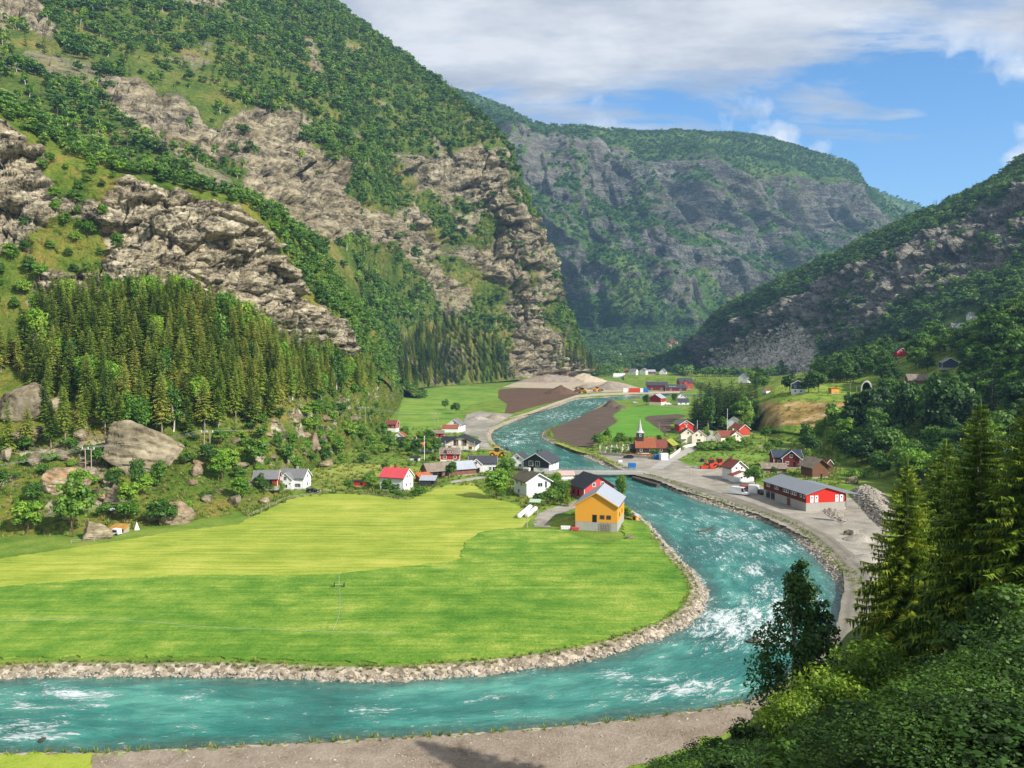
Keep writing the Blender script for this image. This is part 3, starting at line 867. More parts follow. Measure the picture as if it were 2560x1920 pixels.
def strip(name, px, width, mat, z=0.05, world=False):
    pts = np.array([p if world else G(*p)[:2] for p in px])
    c = catmull(pts, max(12, len(pts) * 10))
    d = np.gradient(c, axis=0); d /= np.linalg.norm(d, axis=1, keepdims=True)
    nrm = np.c_[-d[:, 1], d[:, 0]]
    rng = np.random.default_rng(len(px))
    w = width / 2 * (1 + rng.normal(0, 0.03, len(c)))
    L = c + nrm * w[:, None]; Rr = c - nrm * w[:, None]
    V = np.empty((len(c) * 2, 3)); V[0::2, :2] = L; V[1::2, :2] = Rr; V[:, 2] = z
    F = np.array([[2 * i + 1, 2 * i + 3, 2 * i + 2, 2 * i] for i in range(len(c) - 1)])
    me = npmesh(name, V, F)
    vattr(me, 'across', np.tile([-1.0, 1.0], len(c)))
    if np.array(me.polygons[0].normal)[2] < 0: me.flip_normals()
    return link(name, me, mat, kind='structure')

def earth_mat(name, cols, S=4.0, stones=0.0, stripe=None, bump=0.12, tracks=False):
    n = NT(name)
    w = n.coord()
    a = n.noise(w, 1.0 / S, 6, 0.65); b = n.noise(w, 2.4, 5, 0.75); c = n.noise(w, 0.2 / S, 3, 0.5)
    v = n.math('ADD', n.math('MULTIPLY', a, 0.42), n.math('ADD', n.math('MULTIPLY', b, 0.34), n.math('MULTIPLY', c, 0.24)))
    if stripe:
        s = n.noise(n.coord(scale=(stripe[0], stripe[1], 1), rot=(0, 0, stripe[2])), 1.0, 4, 0.6)
        v = n.math('ADD', n.math('MULTIPLY', v, 0.6), n.math('MULTIPLY', s, 0.4))
    k = len(cols)
    col = n.ramp(v, [(0.36 + 0.28 * i / (k - 1), c_) for i, c_ in enumerate(cols)])
    h = n.math('ADD', b, a)
    if stones:
        vo = n.node('ShaderNodeTexVoronoi', {'Vector': w, 'Scale': 2.2})
        sm = n.ramp(n.math('ADD', vo.outputs['Distance'], n.math('MULTIPLY', a, 0.6)), [(0.30, 1.0), (0.42, 0.0)])
        col = n.mix(n.math('MULTIPLY', sm, stones), col, hexc('#d8d0c2'))
        h = n.math('ADD', h, sm)
    if tracks:
        ac = n.math('ABSOLUTE', n.math('ADD', n.attr('across'), n.math('MULTIPLY', n.math('SUBTRACT', a, 0.5), 0.5)))
        tr = n.ramp(n.math('ABSOLUTE', n.math('SUBTRACT', ac, 0.45)), [(0.05, 1.0), (0.30, 0.0)])
        col = n.mix(n.math('MULTIPLY', tr, 0.55), col, cols[0])
    return n.done(col, 0.95, n.bump(h, bump, 0.8), 0.1)

M_mown = grass_mat('mown_grass', [hexc('#6c842c'), hexc('#869836'), hexc('#9ea844'), hexc('#b8b65a')], 10.0, 0.7, (0.03, 0.8, -0.10, 3.2), 0.16, 0.40)
M_crop = grass_mat('tall_grass', [hexc('#467424'), hexc('#5e882c'), hexc('#7e9c3a'), hexc('#a8b252')], 6.0, 0.55, (0.025, 0.6, 0.12, 2.5), 0.4, 0.26)
M_mead = grass_mat('meadow_grass', [hexc('#64782e'), hexc('#7c8c38'), hexc('#949c48'), hexc('#a4a25c')], 9.0, 0.6, None, 0.2)
M_past = grass_mat('pasture_grass', [hexc('#52782a'), hexc('#668a32'), hexc('#7c983e'), hexc('#8e9e4c')], 12.0, 0.6, None, 0.2)
M_lawn = grass_mat('lawn_grass', [hexc('#4c7e28'), hexc('#5c8c2e'), hexc('#6e9838')], 14.0, 0.6, (0.05, 0.4, 0.3, 1.0), 0.1, 0.2)
M_corner = grass_mat('corner_grass', [hexc('#7d9632'), hexc('#98a83c'), hexc('#b0b450')], 3.0, 0.3, None, 0.2)
M_gravel = earth_mat('gravel', [hexc('#6e6a60'), hexc('#8a857a'), hexc('#a29c8f'), hexc('#b8b1a4')], 5.0, 0.4, bump=0.2)
M_road = earth_mat('gravel_road_surface', [hexc('#646056'), hexc('#7f7a6e'), hexc('#958f82')], 4.0, 0.1, bump=0.05, tracks=True)
M_asph = earth_mat('worn_asphalt', [hexc('#8f8c86'), hexc('#a5a29b'), hexc('#b7b3aa')], 5.0, 0.0, bump=0.03)
M_dirt = earth_mat('bare_earth', [hexc('#6c6154'), hexc('#8a7d6d'), hexc('#9c9080'), hexc('#ada190')], 3.2, 0.12, bump=0.28)
M_soil = earth_mat('ploughed_soil', [hexc('#4d3b30'), hexc('#634d3e'), hexc('#78604d')], 6.0, 0.03, (0.06, 1.1, 0.5), 0.25)
M_soil2 = earth_mat('ploughed_soil_grey', [hexc('#4b4038'), hexc('#5e5146'), hexc('#716355')], 6.0, 0.05, (0.06, 0.9, 0.2), 0.25)
M_tan = earth_mat('tan_gravel', [hexc('#988a74'), hexc('#b3a58e'), hexc('#c8bba5')], 5.0, 0.25, bump=0.2)

BND = [(-300,1500),(-100,1475),(0,1468),(150,1455),(300,1445),(500,1438),(700,1440),(830,1437),(1000,1418),(1100,1408),(1148,1400),(1155,1380),(1167,1353),(1194,1334),(1234,1325),(1271,1321)]
sheet('mown_field', BND + [(1305,1320),(1325,1300),(1335,1278),(1300,1266),(1275,1256),(1240,1250),(1215,1238),(1195,1218),(1180,1206),(1126,1211),(1092,1222),(1060,1235),(1022,1251),(990,1246),(940,1240),(900,1236),(849,1235),(792,1236),(745,1243),(713,1253),(668,1275),(620,1297),(600,1310),(450,1327),(330,1347),(200,1367),(0,1397),(-300,1440)], M_mown, 0.035)
sheet('tall_grass_field', [(x, y + 1) for x, y in BND] + [(1300,1324),(1397,1326),(1440,1341),(1497,1357),(1530,1359),(1562,1343),(1556,1308),(1582,1303),(1600,1304),(1616,1314),(1646,1359),(1672,1404),(1707,1449),(1716,1481),(1698,1515),(1650,1549),(1586,1575),(1452,1611),(1271,1643),(1000,1658),(678,1650),(452,1643),(226,1641),(0,1645),(-300,1660)], M_crop, 0.04, 0.16)
sheet('barnyard_path', [(1336,1318),(1375,1318),(1372,1302),(1392,1287),(1436,1272),(1470,1262),(1460,1248),(1402,1262),(1368,1275),(1345,1284),(1338,1300)], M_gravel, 0.06)
sheet('house_meadow', [(782,1231),(860,1232),(905,1230),(950,1205),(1040,1198),(1060,1170),(1020,1164),(900,1160),(820,1163),(770,1175),(775,1200)], M_mead, 0.03)
sheet('river_pasture', [(1008,985),(1040,968),(1140,965),(1238,968),(1246,985),(1250,1000),(1200,1006),(1175,1012),(1158,1025),(1137,1045),(1120,1062),(1095,1075),(1030,1085),(985,1075),(995,1040)], M_past, 0.03)
sheet('village_lane', [(1126,1209),(1170,1203),(1232,1192),(1236,1186),(1180,1195),(1128,1203)], M_asph, 0.08, jit=0.1)
sheet('gravel_bar', [(1168,1035),(1200,1028),(1245,1033),(1285,1036),(1255,1053),(1222,1072),(1214,1090),(1222,1112),(1236,1126),(1200,1122),(1195,1092),(1162,1085),(1160,1052)], M_gravel, 0.03)
sheet('river_beach', [(1262,1048),(1320,1031),(1395,1004),(1440,988),(1500,983),(1620,979),(1700,978),(1700,983),(1610,985),(1500,989),(1440,994),(1398,1009),(1330,1034)], M_tan, 0.05)
sheet('ploughed_strip', [(1247,974),(1300,970),(1390,972),(1452,984),(1395,1002),(1325,1020),(1280,1034),(1262,1032),(1268,1010),(1245,995)], M_soil, 0.04)
sheet('quarry_floor', [(1255,968),(1300,953),(1400,943),(1500,948),(1560,958),(1612,974),(1560,979),(1480,981),(1440,984),(1390,971),(1300,969)], M_tan, 0.03)
sheet('ploughed_field', [(1377,1072),(1388,1098),(1427,1117),(1481,1119),(1499,1084),(1544,1054),(1531,1041),(1553,1023),(1520,1014),(1484,1024),(1440,1047)], M_soil2, 0.03)
sheet('church_lawn', [(1526,1066),(1503,1084),(1528,1097),(1590,1096),(1662,1086),(1636,1066),(1612,1050),(1616,1043),(1711,1036),(1711,1023),(1634,1016),(1580,1018),(1533,1036),(1549,1052)], M_lawn, 0.045)
sheet('ploughed_plot', [(1610,1045),(1621,1040),(1696,1035),(1720,1040),(1690,1048),(1676,1063),(1683,1076),(1663,1085),(1636,1064)], M_soil2, 0.06)
sheet('gravel_yard', [(1482,1136),(1560,1139),(1640,1147),(1690,1147),(1722,1164),(1780,1166),(1800,1158),(1812,1180),(1860,1190),(1885,1205),(1925,1225),(2040,1262),(2100,1240),(2150,1250),(2190,1275),(2230,1330),(2215,1400),(2190,1460),(2170,1510),(2120,1500),(2122,1450),(2100,1410),(2060,1370),(2000,1334),(1900,1288),(1800,1254),(1700,1224),(1640,1200),(1590,1188),(1545,1170)], M_gravel, 0.03)
strip('gravel_road', [(1598,1186),(1660,1200),(1740,1221),(1813,1242),(1880,1265),(1960,1296),(2041,1335),(2090,1373),(2128,1412),(2146,1455),(2142,1510),(2130,1574),(2085,1650),(2010,1712),(1920,1762)], 5.0, M_road, 0.07)
strip('village_road', [(1640,1172),(1671,1152),(1700,1138),(1725,1124),(1748,1113),(1772,1106)], 5.0, M_asph, 0.07)
strip('side_road', [(1776,1112),(1775,1098),(1770,1085),(1766,1074),(1740,1066),(1700,1052)], 5.5, M_asph, 0.075)
strip('hill_lane', [(1766,1074),(1800,1068),(1815,1066)], 4.0, M_asph, 0.07)
sheet('foreground_earth', [(236,1886),(316,1882),(678,1866),(1000,1847),(1200,1836),(1400,1821),(1633,1794),(1800,1771),(1905,1747),(1985,1690),(2060,1620),(2105,1560),(2140,1560),(2100,1640),(2030,1700),(1900,1792),(1720,1872),(1500,1945),(1420,2010),(205,2010)], M_dirt, 0.03)
sheet('corner_meadow', [(-400,1893),(0,1890),(232,1886),(200,2020),(-400,2020)], M_corner, 0.05, 0.15)
sheet('dike_grass', [(1386,1108),(1400,1112),(1440,1128),(1475,1136),(1510,1150),(1540,1166),(1550,1165),(1530,1150),(1490,1132),(1440,1120),(1395,1102)], M_mead, 0.06)
sheet('red_field', [(1735,1130),(1800,1125),(1900,1135),(1925,1150),(1900,1160),(1850,1166),(1790,1158),(1745,1160),(1715,1150)], M_past, 0.04)

# right hillside: a dried-out brown slope
tE = TERR['right_hillside']
dry = pxmask(tE['B'], [[(1878,1075),(1885,1040),(1905,1000),(1960,1002),(2050,1005),(2130,1005),(2120,1040),(2080,1060),(2040,1068),(1960,1062),(1900,1070)]], 10, 40, 5, 5)
vattr(tE['o'].data, 'dry', dry)
n = NT('right_hillside_ground')
w = n.coord()
a = n.noise(w, 0.12, 6, 0.65); b = n.noise(w, 1.3, 5, 0.75)
v = n.math('ADD', n.math('MULTIPLY', a, 0.6), n.math('MULTIPLY', b, 0.4))
g = n.ramp(v, [(0.40, hexc('#48661f')), (0.48, hexc('#64802a')), (0.54, hexc('#82963a')), (0.62, hexc('#97984c'))])
d = n.ramp(v, [(0.40, hexc('#5f5230')), (0.48, hexc('#85703c')), (0.54, hexc('#9c8450')), (0.62, hexc('#b8a888'))])
f = n.ramp(n.math('ADD', n.attr('dry'), n.math('MULTIPLY', n.math('SUBTRACT', a, 0.5), 0.6)), [(0.4, 0.0), (0.6, 1.0)])
tE['o'].data.materials[0] = n.done(n.mix(f, g, d), 0.92, n.bump(v, 0.5, 0.8), 0.1)

# ------------------------------------------------------------------ height lookup over all the ground
def height_fn():
    vs_, fs_ = [], []
    k = 0
    for o in [VALLEY] + [TERR[t]['o'] for t in ('left_hillside', 'left_mountain', 'right_mountain', 'right_hillside', 'foreground_slope', 'far_mountain')]:
        me = o.data
        v = np.empty(len(me.vertices) * 3, np.float32); me.vertices.foreach_get('co', v)
        f = np.empty(len(me.loops), np.int32); me.loops.foreach_get('vertex_index', f)
        vs_.append(v.reshape(-1, 3)); fs_.append(f.reshape(-1, 4) + k); k += len(me.vertices)
    V = np.vstack(vs_); F = np.vstack(fs_)
    return BVHTree.FromPolygons(V.tolist(), F.tolist())
BVH = height_fn()
def hz(x, y):
    h = BVH.ray_cast(Vector((x, y, 900)), Vector((0, 0, -1)))
    return h[0].z if h[0] else 0.0
def hit(px, py):
    """the ground seen at a photo pixel"""
    p = P(px, py, 1.0) - np.array((0, 0, CAMH))
    h = BVH.ray_cast(Vector((0, 0, CAMH)), Vector(p).normalized())
    return np.array(h[0]) if h[0] else G(px, py)
# ================================================================== VEGETATION
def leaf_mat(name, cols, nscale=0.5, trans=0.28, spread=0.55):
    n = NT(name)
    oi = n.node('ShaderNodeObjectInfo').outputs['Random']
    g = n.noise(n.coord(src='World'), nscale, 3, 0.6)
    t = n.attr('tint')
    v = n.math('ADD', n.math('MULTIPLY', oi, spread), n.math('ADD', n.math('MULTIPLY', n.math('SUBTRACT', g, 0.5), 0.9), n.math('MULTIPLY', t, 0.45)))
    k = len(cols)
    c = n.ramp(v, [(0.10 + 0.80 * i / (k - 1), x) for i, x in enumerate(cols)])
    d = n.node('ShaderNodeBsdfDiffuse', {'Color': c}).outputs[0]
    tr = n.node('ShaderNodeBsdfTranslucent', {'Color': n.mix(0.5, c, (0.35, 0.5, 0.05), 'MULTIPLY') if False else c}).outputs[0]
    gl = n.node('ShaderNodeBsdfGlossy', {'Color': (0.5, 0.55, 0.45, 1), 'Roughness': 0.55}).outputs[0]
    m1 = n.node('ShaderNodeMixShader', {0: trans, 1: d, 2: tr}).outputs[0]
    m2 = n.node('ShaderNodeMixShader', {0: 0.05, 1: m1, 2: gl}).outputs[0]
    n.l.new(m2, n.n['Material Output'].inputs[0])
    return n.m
def bark_mat(name, a, b, S=0.3):
    n = NT(name)
    v = n.noise(n.coord(scale=(1, 1, 0.25)), 1.0 / S, 5, 0.7)
    return n.done(n.ramp(v, [(0.38, a), (0.62, b)]), 0.95, n.bump(v, 0.05))
L_spruce = leaf_mat('spruce_needles', [hexc('#2a4012'), hexc('#48641c'), hexc('#6c8628'), hexc('#94a23c'), hexc('#a8984e')], 0.35, 0.2)
L_spruce_dark = leaf_mat('dark_spruce_needles', [hexc('#182a12'), hexc('#283e1a'), hexc('#3a5422'), hexc('#52702c')], 0.3, 0.12)
L_near = leaf_mat('near_spruce_needles', [hexc('#2a4212'), hexc('#54701a'), hexc('#85982a'), hexc('#b0b43c'), hexc('#c8c05c')], 0.8, 0.26, 0.2)  # yellow end of the ramp paints sunlit tips on the outer twigs
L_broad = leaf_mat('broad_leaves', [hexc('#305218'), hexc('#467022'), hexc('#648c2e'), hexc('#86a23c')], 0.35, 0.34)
L_bright = leaf_mat('bright_leaves', [hexc('#456f1c'), hexc('#5f8c24'), hexc('#7fa62e'), hexc('#9cb640')], 0.5, 0.34)
L_slope = leaf_mat('slope_leaves', [hexc('#355a24'), hexc('#4d762e'), hexc('#6b923a'), hexc('#94ac4e')], 0.03, 0.36)
L_farw = leaf_mat('far_leaves', [hexc('#2c4e24'), hexc('#40662e'), hexc('#577e3a'), hexc('#78984a')], 0.008, 0.28)
L_shade = leaf_mat('shade_leaves', [hexc('#203c16'), hexc('#325420'), hexc('#4a6e2a'), hexc('#688a38')], 0.5, 0.32)  # darker copy of the broad leaves, with the slope's shade in the colour
B_brown = bark_mat('brown_bark', hexc('#4b3a2c'), hexc('#7a6450'))
B_grey = bark_mat('grey_bark', hexc('#6a6256'), hexc('#a59a88'))
B_birch = bark_mat('birch_bark', hexc('#8f877b'), hexc('#e2dccf'), 0.5)

def tri_mesh(name, T, tint=None, quad=False):
    """T: (n,3|4,3) separate faces"""
    k = T.shape[1]
    V = T.reshape(-1, 3)
    F = np.arange(len(V)).reshape(-1, k)
    me = npmesh(name, V, F)
    if tint is None: tint = np.zeros(len(T))
    vattr(me, 'tint', np.repeat(tint, k))
    return me
def tube_arrays(pts, rad, sides=6):
    pts = np.asarray(pts, float); n = len(pts)
    d = np.gradient(pts, axis=0); d /= np.linalg.norm(d, axis=1, keepdims=True) + 1e-9
    up = np.where(np.abs(d[:, 2:3]) > 0.9, np.array([[1.0, 0, 0]]), np.array([[0, 0, 1.0]]))
    a = np.cross(d, up); a /= np.linalg.norm(a, axis=1, keepdims=True) + 1e-9
    b = np.cross(d, a)
    th = np.linspace(0, 2 * np.pi, sides, endpoint=False)
    r = np.asarray(rad, float).reshape(-1, 1, 1)
    V = pts[:, None] + r * (a[:, None] * np.cos(th)[None, :, None] + b[:, None] * np.sin(th)[None, :, None])
    i = np.arange(n * sides).reshape(n, sides)
    F = np.stack([i[:-1], np.roll(i[:-1], -1, 1), np.roll(i[1:], -1, 1), i[1:]], -1).reshape(-1, 4)
    return V.reshape(-1, 3), F
def tubes_mesh(name, tubes):
    vs_, fs_, k = [], [], 0
    for pts, rad, s in tubes:
        v, f = tube_arrays(pts, rad, s)
        vs_.append(v); fs_.append(f + k); k += len(v)
    return npmesh(name, np.vstack(vs_), np.vstack(fs_), True)

def spruce_meshes(name, seed, H=18.0, Rr=2.6, nwh=24, nbr=6, ntw=4, twl=0.42, hang=0.35, bare=0.12, wob=0.15, bark=None, leaf=None):
    r = np.random.default_rng(seed)
    zs = bare * H + (H * 0.985 - bare * H) * (np.linspace(0, 1, nwh) ** 0.92)
    nb = nwh * nbr
    z0 = np.repeat(zs, nbr) + r.normal(0, H / nwh * 0.22, nb)
    f = np.clip((z0 - bare * H) / (H - bare * H), 0, 1)
    L = Rr * ((1 - f) ** 0.78) * (0.55 + 0.45 * smooth(0, 0.12, f)) * r.uniform(0.68, 1.15, nb) + 0.22
    az = np.tile(np.arange(nbr) * 2 * np.pi / nbr, nwh) + np.repeat(r.uniform(0, 6.28, nwh), nbr) + r.normal(0, 0.25, nb)
    rise = 0.25 * (f ** 1.5) + 0.05 + r.normal(0, 0.05, nb)
    dr = 0.42 * (1 - f) + 0.10
    def bp(t):
        rr = t * L[:, None]
        return np.stack([np.cos(az)[:, None] * rr, np.sin(az)[:, None] * rr, z0[:, None] + rise[:, None] * rr - dr[:, None] * L[:, None] * t ** 1.8 + 0.10 * L[:, None] * smooth(0.7, 1, t) * (t)], -1)
    tt_ = np.linspace(0.12, 0.97, ntw)[None, :] + r.normal(0, 0.02, (nb, ntw))
    dt = 0.55 / ntw
    p0, p1 = bp(np.clip(tt_ - dt, 0, 1)), bp(np.clip(tt_ + dt, 0, 1.04))
    c = bp(tt_)
    T, tint = [], []
    for sgn in (-1, 1):
        aa = az[:, None] + sgn * r.uniform(0.6, 1.15, (nb, ntw))
        ln = (twl * L[:, None] * (1.1 - tt_ * 0.75) + 0.10) * r.uniform(0.65, 1.25, (nb, ntw))
        tip = c + np.stack([np.cos(aa) * ln, np.sin(aa) * ln, -ln * r.uniform(0.15, 0.6, (nb, ntw))], -1)
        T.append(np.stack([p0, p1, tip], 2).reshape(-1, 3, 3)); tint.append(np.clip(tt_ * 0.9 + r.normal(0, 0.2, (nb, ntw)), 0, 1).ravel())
    hl = (hang * (0.35 + 0.65 * (1 - f)))[:, None] * (0.6 + 0.12 * L[:, None]) * r.uniform(0.5, 1.4, (nb, ntw))
    tip = c + np.stack([r.normal(0, 0.08, (nb, ntw)), r.normal(0, 0.08, (nb, ntw)), -hl], -1)
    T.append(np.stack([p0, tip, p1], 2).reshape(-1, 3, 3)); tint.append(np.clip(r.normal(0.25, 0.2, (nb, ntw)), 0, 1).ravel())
    # leader
    k = 6
    a6 = np.arange(k) * 1.05
    top = np.array((0, 0, H * 1.02)); lo = np.stack([0.16 * np.cos(a6), 0.16 * np.sin(a6), np.full(k, H * 0.94)], -1); lo2 = np.roll(lo, -1, 0)
    T.append(np.stack([np.broadcast_to(top, lo.shape), lo, lo2], 1)); tint.append(np.full(k, 0.7))
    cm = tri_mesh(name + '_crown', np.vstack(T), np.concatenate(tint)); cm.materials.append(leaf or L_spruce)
    zt = np.linspace(-0.6, H * 0.97, 7)
    tm = tubes_mesh(name + '_trunk', [(np.c_[zt * 0, zt * 0, zt], np.maximum(0.02, 0.013 * H * (1 - zt / H)), 6)])
    tm.materials.append(bark or B_grey)
    return cm, tm
def broad_meshes(name, seed, H=10.0, Wd=7.0, ncl=34, nleaf=70, leaf=0.42, low=0.22, droop=0.0, mat=None, bark=None, stems=1, flat=1.0, column=False):
    r = np.random.default_rng(seed)
    # clump centres through the volume of a lobed crown
    d = r.normal(0, 1, (ncl * 3, 3)); d /= np.linalg.norm(d, axis=1, keepdims=True)
    d = d[d[:, 2] > -0.75][:ncl]
    ncl = len(d)
    lob = 0.72 + 0.5 * vnoise(d * 1.6 + seed, seed)
    rad = lob * r.uniform(0.45, 0.92, ncl)[:] 
    cz = H * (low + (1 - low) * 0.52); rz = H * (1 - low) * 0.5
    C = np.c_[d[:, 0] * rad * Wd / 2, d[:, 1] * rad * Wd / 2, cz + d[:, 2] * rad * rz * flat]
    cr = Wd * r.uniform(0.10, 0.20, ncl) + 0.06 * Wd
    if column:        # tall drooping crown, widest in the lower third, ragged at the top
        zc = r.uniform(0.04, 1.0, ncl) ** 0.9
        env = np.interp(zc, [0, 0.25, 0.55, 0.8, 1.0], [0.75, 1.0, 0.82, 0.5, 0.12])
        an = r.uniform(0, 6.28, ncl)
        ra = env * Wd / 2 * np.sqrt(r.uniform(0.05, 1.0, ncl)) * (0.75 + 0.5 * vnoise(np.c_[np.cos(an) * 1.5, np.sin(an) * 1.5, zc * 5], seed))
        C = np.c_[np.cos(an) * ra, np.sin(an) * ra, zc * H * 0.96]
        cr = Wd * r.uniform(0.05, 0.12, ncl) * (1.2 - 0.6 * zc)
    q = r.normal(0, 1, (ncl, nleaf, 3)); q /= np.linalg.norm(q, axis=2, keepdims=True)
    q[..., 2] = np.where(q[..., 2] < -0.3, -q[..., 2] * 0.6, q[..., 2])
    rr = r.uniform(0.35, 1.0, (ncl, nleaf, 1)) ** 0.6
    p = C[:, None] + q * rr * cr[:, None, None] * np.array((1.1, 1.1, 0.8))
    if droop: p[..., 2] -= droop * r.uniform(0, 1, (ncl, nleaf)) ** 2 * H * 0.16
    nrm = q + r.normal(0, 0.55, q.shape) + np.array((0, 0, 0.35))
    nrm /= np.linalg.norm(nrm, axis=2, keepdims=True)
    ax_ = np.cross(nrm, r.normal(0, 1, q.shape)); ax_ /= np.linalg.norm(ax_, axis=2, keepdims=True) + 1e-9
    bx_ = np.cross(nrm, ax_)
    s = leaf * r.uniform(0.6, 1.35, (ncl, nleaf, 1))
    Q = np.stack([p + ax_ * s, p + bx_ * s * 0.62, p - ax_ * s, p - bx_ * s * 0.62], 2).reshape(-1, 4, 3)
    tint = np.clip(np.repeat(r.uniform(0, 0.8, ncl), nleaf) + r.normal(0, 0.22, ncl * nleaf), 0, 1)
    cm = tri_mesh(name + '_crown', Q, tint); cm.materials.append(mat or L_broad)
    tubes = []
    hi = H * (low + 0.45)
    for s_ in range(stems):
        off = r.normal(0, 0.15 * Wd * (stems > 1), 2)
        z = np.linspace(-0.5, hi, 6)
        bx0 = np.c_[off[0] * np.clip(z / hi, 0, 1) + 0.06 * Wd * np.sin(z * 0.6 + s_), off[1] * np.clip(z / hi, 0, 1) + 0.04 * Wd * np.sin(z * 0.5 + 2 + s_), z]
        bx0[:, :2] -= bx0[0, :2] * (1 - np.clip(z / hi, 0, 1))[:, None]
        tubes.append((bx0, 0.022 * H * np.linspace(1, 0.35, 6) / (1 + 0.4 * (stems > 1)), 6))
        for c in C[r.permutation(ncl)[:max(4, 9 // stems)]]:
            k = r.uniform(0.35, 0.95); b0 = bx0[0] * (1 - k) + bx0[-1] * k
            b0 = np.array([np.interp(b0[2], bx0[:, 2], bx0[:, j]) for j in range(3)])
            m = (b0 + c) / 2 + (0, 0, 0.05 * H)
            tubes.append((np.array([b0, m, c]), 0.022 * H * np.array((0.4, 0.22, 0.07)), 4))
    tm = tubes_mesh(name + '_trunk', tubes); tm.materials.append(bark or B_brown)
    return cm, tm
def joined(name, cm, tm):
    """crown and trunk in one mesh, for trees too small to show their parts"""
    me = bpy.data.meshes.new(name)
    bm = bmesh.new()
    bm.from_mesh(cm); k = len(bm.faces)
    bm.from_mesh(tm)
    bm.faces.ensure_lookup_table()
    for f in bm.faces[k:]: f.material_index = 1
    bm.to_mesh(me); bm.free()
    me.materials.append(cm.materials[0]); me.materials.append(tm.materials[0])
    return me

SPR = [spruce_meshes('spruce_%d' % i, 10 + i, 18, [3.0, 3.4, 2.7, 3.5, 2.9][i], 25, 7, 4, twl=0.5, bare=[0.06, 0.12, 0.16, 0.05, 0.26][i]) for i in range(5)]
SPRD = [spruce_meshes('dark_spruce_%d' % i, 30 + i, 18, [3.0, 3.4, 2.7][i], 26, 7, 4, bare=0.04, leaf=L_spruce_dark) for i in range(3)]
BRO = [broad_meshes('broad_%d' % i, 50 + i, 10, [8, 7, 9, 7.5][i], 36, 70, 0.40, [0.14, 0.2, 0.12, 0.1][i]) for i in range(4)]
BRI = [broad_meshes('bright_%d' % i, 60 + i, 10, [7, 8, 6.5][i], 34, 66, 0.40, [0.1, 0.12, 0.16][i], mat=L_bright) for i in range(3)]
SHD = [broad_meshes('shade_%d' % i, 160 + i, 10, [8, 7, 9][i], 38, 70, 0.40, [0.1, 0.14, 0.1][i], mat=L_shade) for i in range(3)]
BIR = [broad_meshes('birch_%d' % i, 70 + i, 12, [4.6, 5.4][i], 40, 60, 0.34, 0.15, 0.8, L_bright if i else L_broad, B_birch) for i in range(2)]
BUS = [broad_meshes('bush_%d' % i, 80 + i, 3, [4.2, 3.6, 4.8][i], 16, 60, 0.26, 0.02, 0, [L_broad, L_bright, L_broad][i], B_brown, 3) for i in range(3)]
SLO = [broad_meshes('slope_%d' % i, 90 + i, 10, [8.5, 7.5, 9, 8][i], 15, 26, 0.75, 0.06, mat=L_slope) for i in range(4)]
SLS = [spruce_meshes('slope_spruce_%d' % i, 110 + i, 15, 2.6, 13, 5, 3, bare=0.04, leaf=L_spruce_dark) for i in range(2)]
FAR = [broad_meshes('far_%d' % i, 100 + i, 10, [9, 8, 10][i], 9, 11, 1.35, 0.0, mat=L_farw) for i in range(3)]

def tree(kind, pos, h, rz, label, group, name=None, cat='tree', sxy=1.0, parts=True, z=None):
    """kind: (crown, trunk) meshes; native height read from the crown"""
    cm, tm = kind
    nh = NAT[cm.name]
    x, y = pos[0], pos[1]
    if z is None: z = pos[2] if len(pos) > 2 else hz(x, y)
    s = h / nh
    e = empty(name or 'broadleaf_tree', (x, y, z), rz, label, cat, group)
    e.scale = (s * sxy, s * sxy, s)
    for nm, m in (('trunk', tm), ('crown', cm)):
        o = bpy.data.objects.new(nm, m); COL.objects.link(o); o.parent = e
    return e
NAT = {}
for L_ in (SPR, SPRD, BRO, BRI, SHD, BIR, BUS, SLO, SLS, FAR):
    for cm, tm in L_:
        co = np.empty(len(cm.vertices) * 3, np.float32); cm.vertices.foreach_get('co', co)
        NAT[cm.name] = float(np.percentile(co[2::3], 99.5))

SIGHT = [(2412, 2450, 770, 800, 1100), (2360, 2412, 794, 824, 1100), (2228, 2266, 872, 895, 720), (2352, 2390, 898, 916, 640), (2266, 2314, 930, 958, 560), (2150, 2182, 928, 985, 520), (1850, 1876, 938, 958, 1200)]
def sighted(p, h):
    """trees that leave the hillside houses in view (they stand in clearings)"""
    x, y = proj(p); top = y - np.asarray(h) * FPX / p[:, 1]; w_ = np.asarray(h) * 0.3 * FPX / p[:, 1]
    ok = np.ones(len(p), bool)
    for a, b, t, yb, D in SIGHT: ok &= ~((x + w_ > a) & (x - w_ < b) & (top < yb - 3) & (y > t) & (p[:, 1] < D + 20))
    return ok
# ------------------------------------------------------------------ scattering
def sample(tname, n, weight, seed, frame=(-260, 2820, -160, 2000)):
    t = TERR[tname]; B, N = t['B'], t['N']
    r = np.random.default_rng(seed)
    a = np.linalg.norm(np.cross(B[1:, :-1] - B[:-1, :-1], B[:-1, 1:] - B[:-1, :-1]), axis=-1)
    w = weight[:-1, :-1] * a
    px, py = proj(B[:-1, :-1])
    w = w * ((px > frame[0]) & (px < frame[1]) & (py > frame[2]) & (py < frame[3]))
    toC = np.array((0, 0, CAMH)) - B[:-1, :-1]
    w = w * (((N[:-1, :-1] * toC).sum(-1) / np.linalg.norm(toC, axis=-1)) > -0.25)
    w = w.ravel() / w.sum()
    k = r.choice(len(w), n, p=w)
    i, j = np.unravel_index(k, a.shape)
    u, v = r.random((n, 1)), r.random((n, 1))
    p = B[i, j] * (1 - u) * (1 - v) + B[i + 1, j] * u * (1 - v) + B[i, j + 1] * (1 - u) * v + B[i + 1, j + 1] * u * v
    return p, i, j
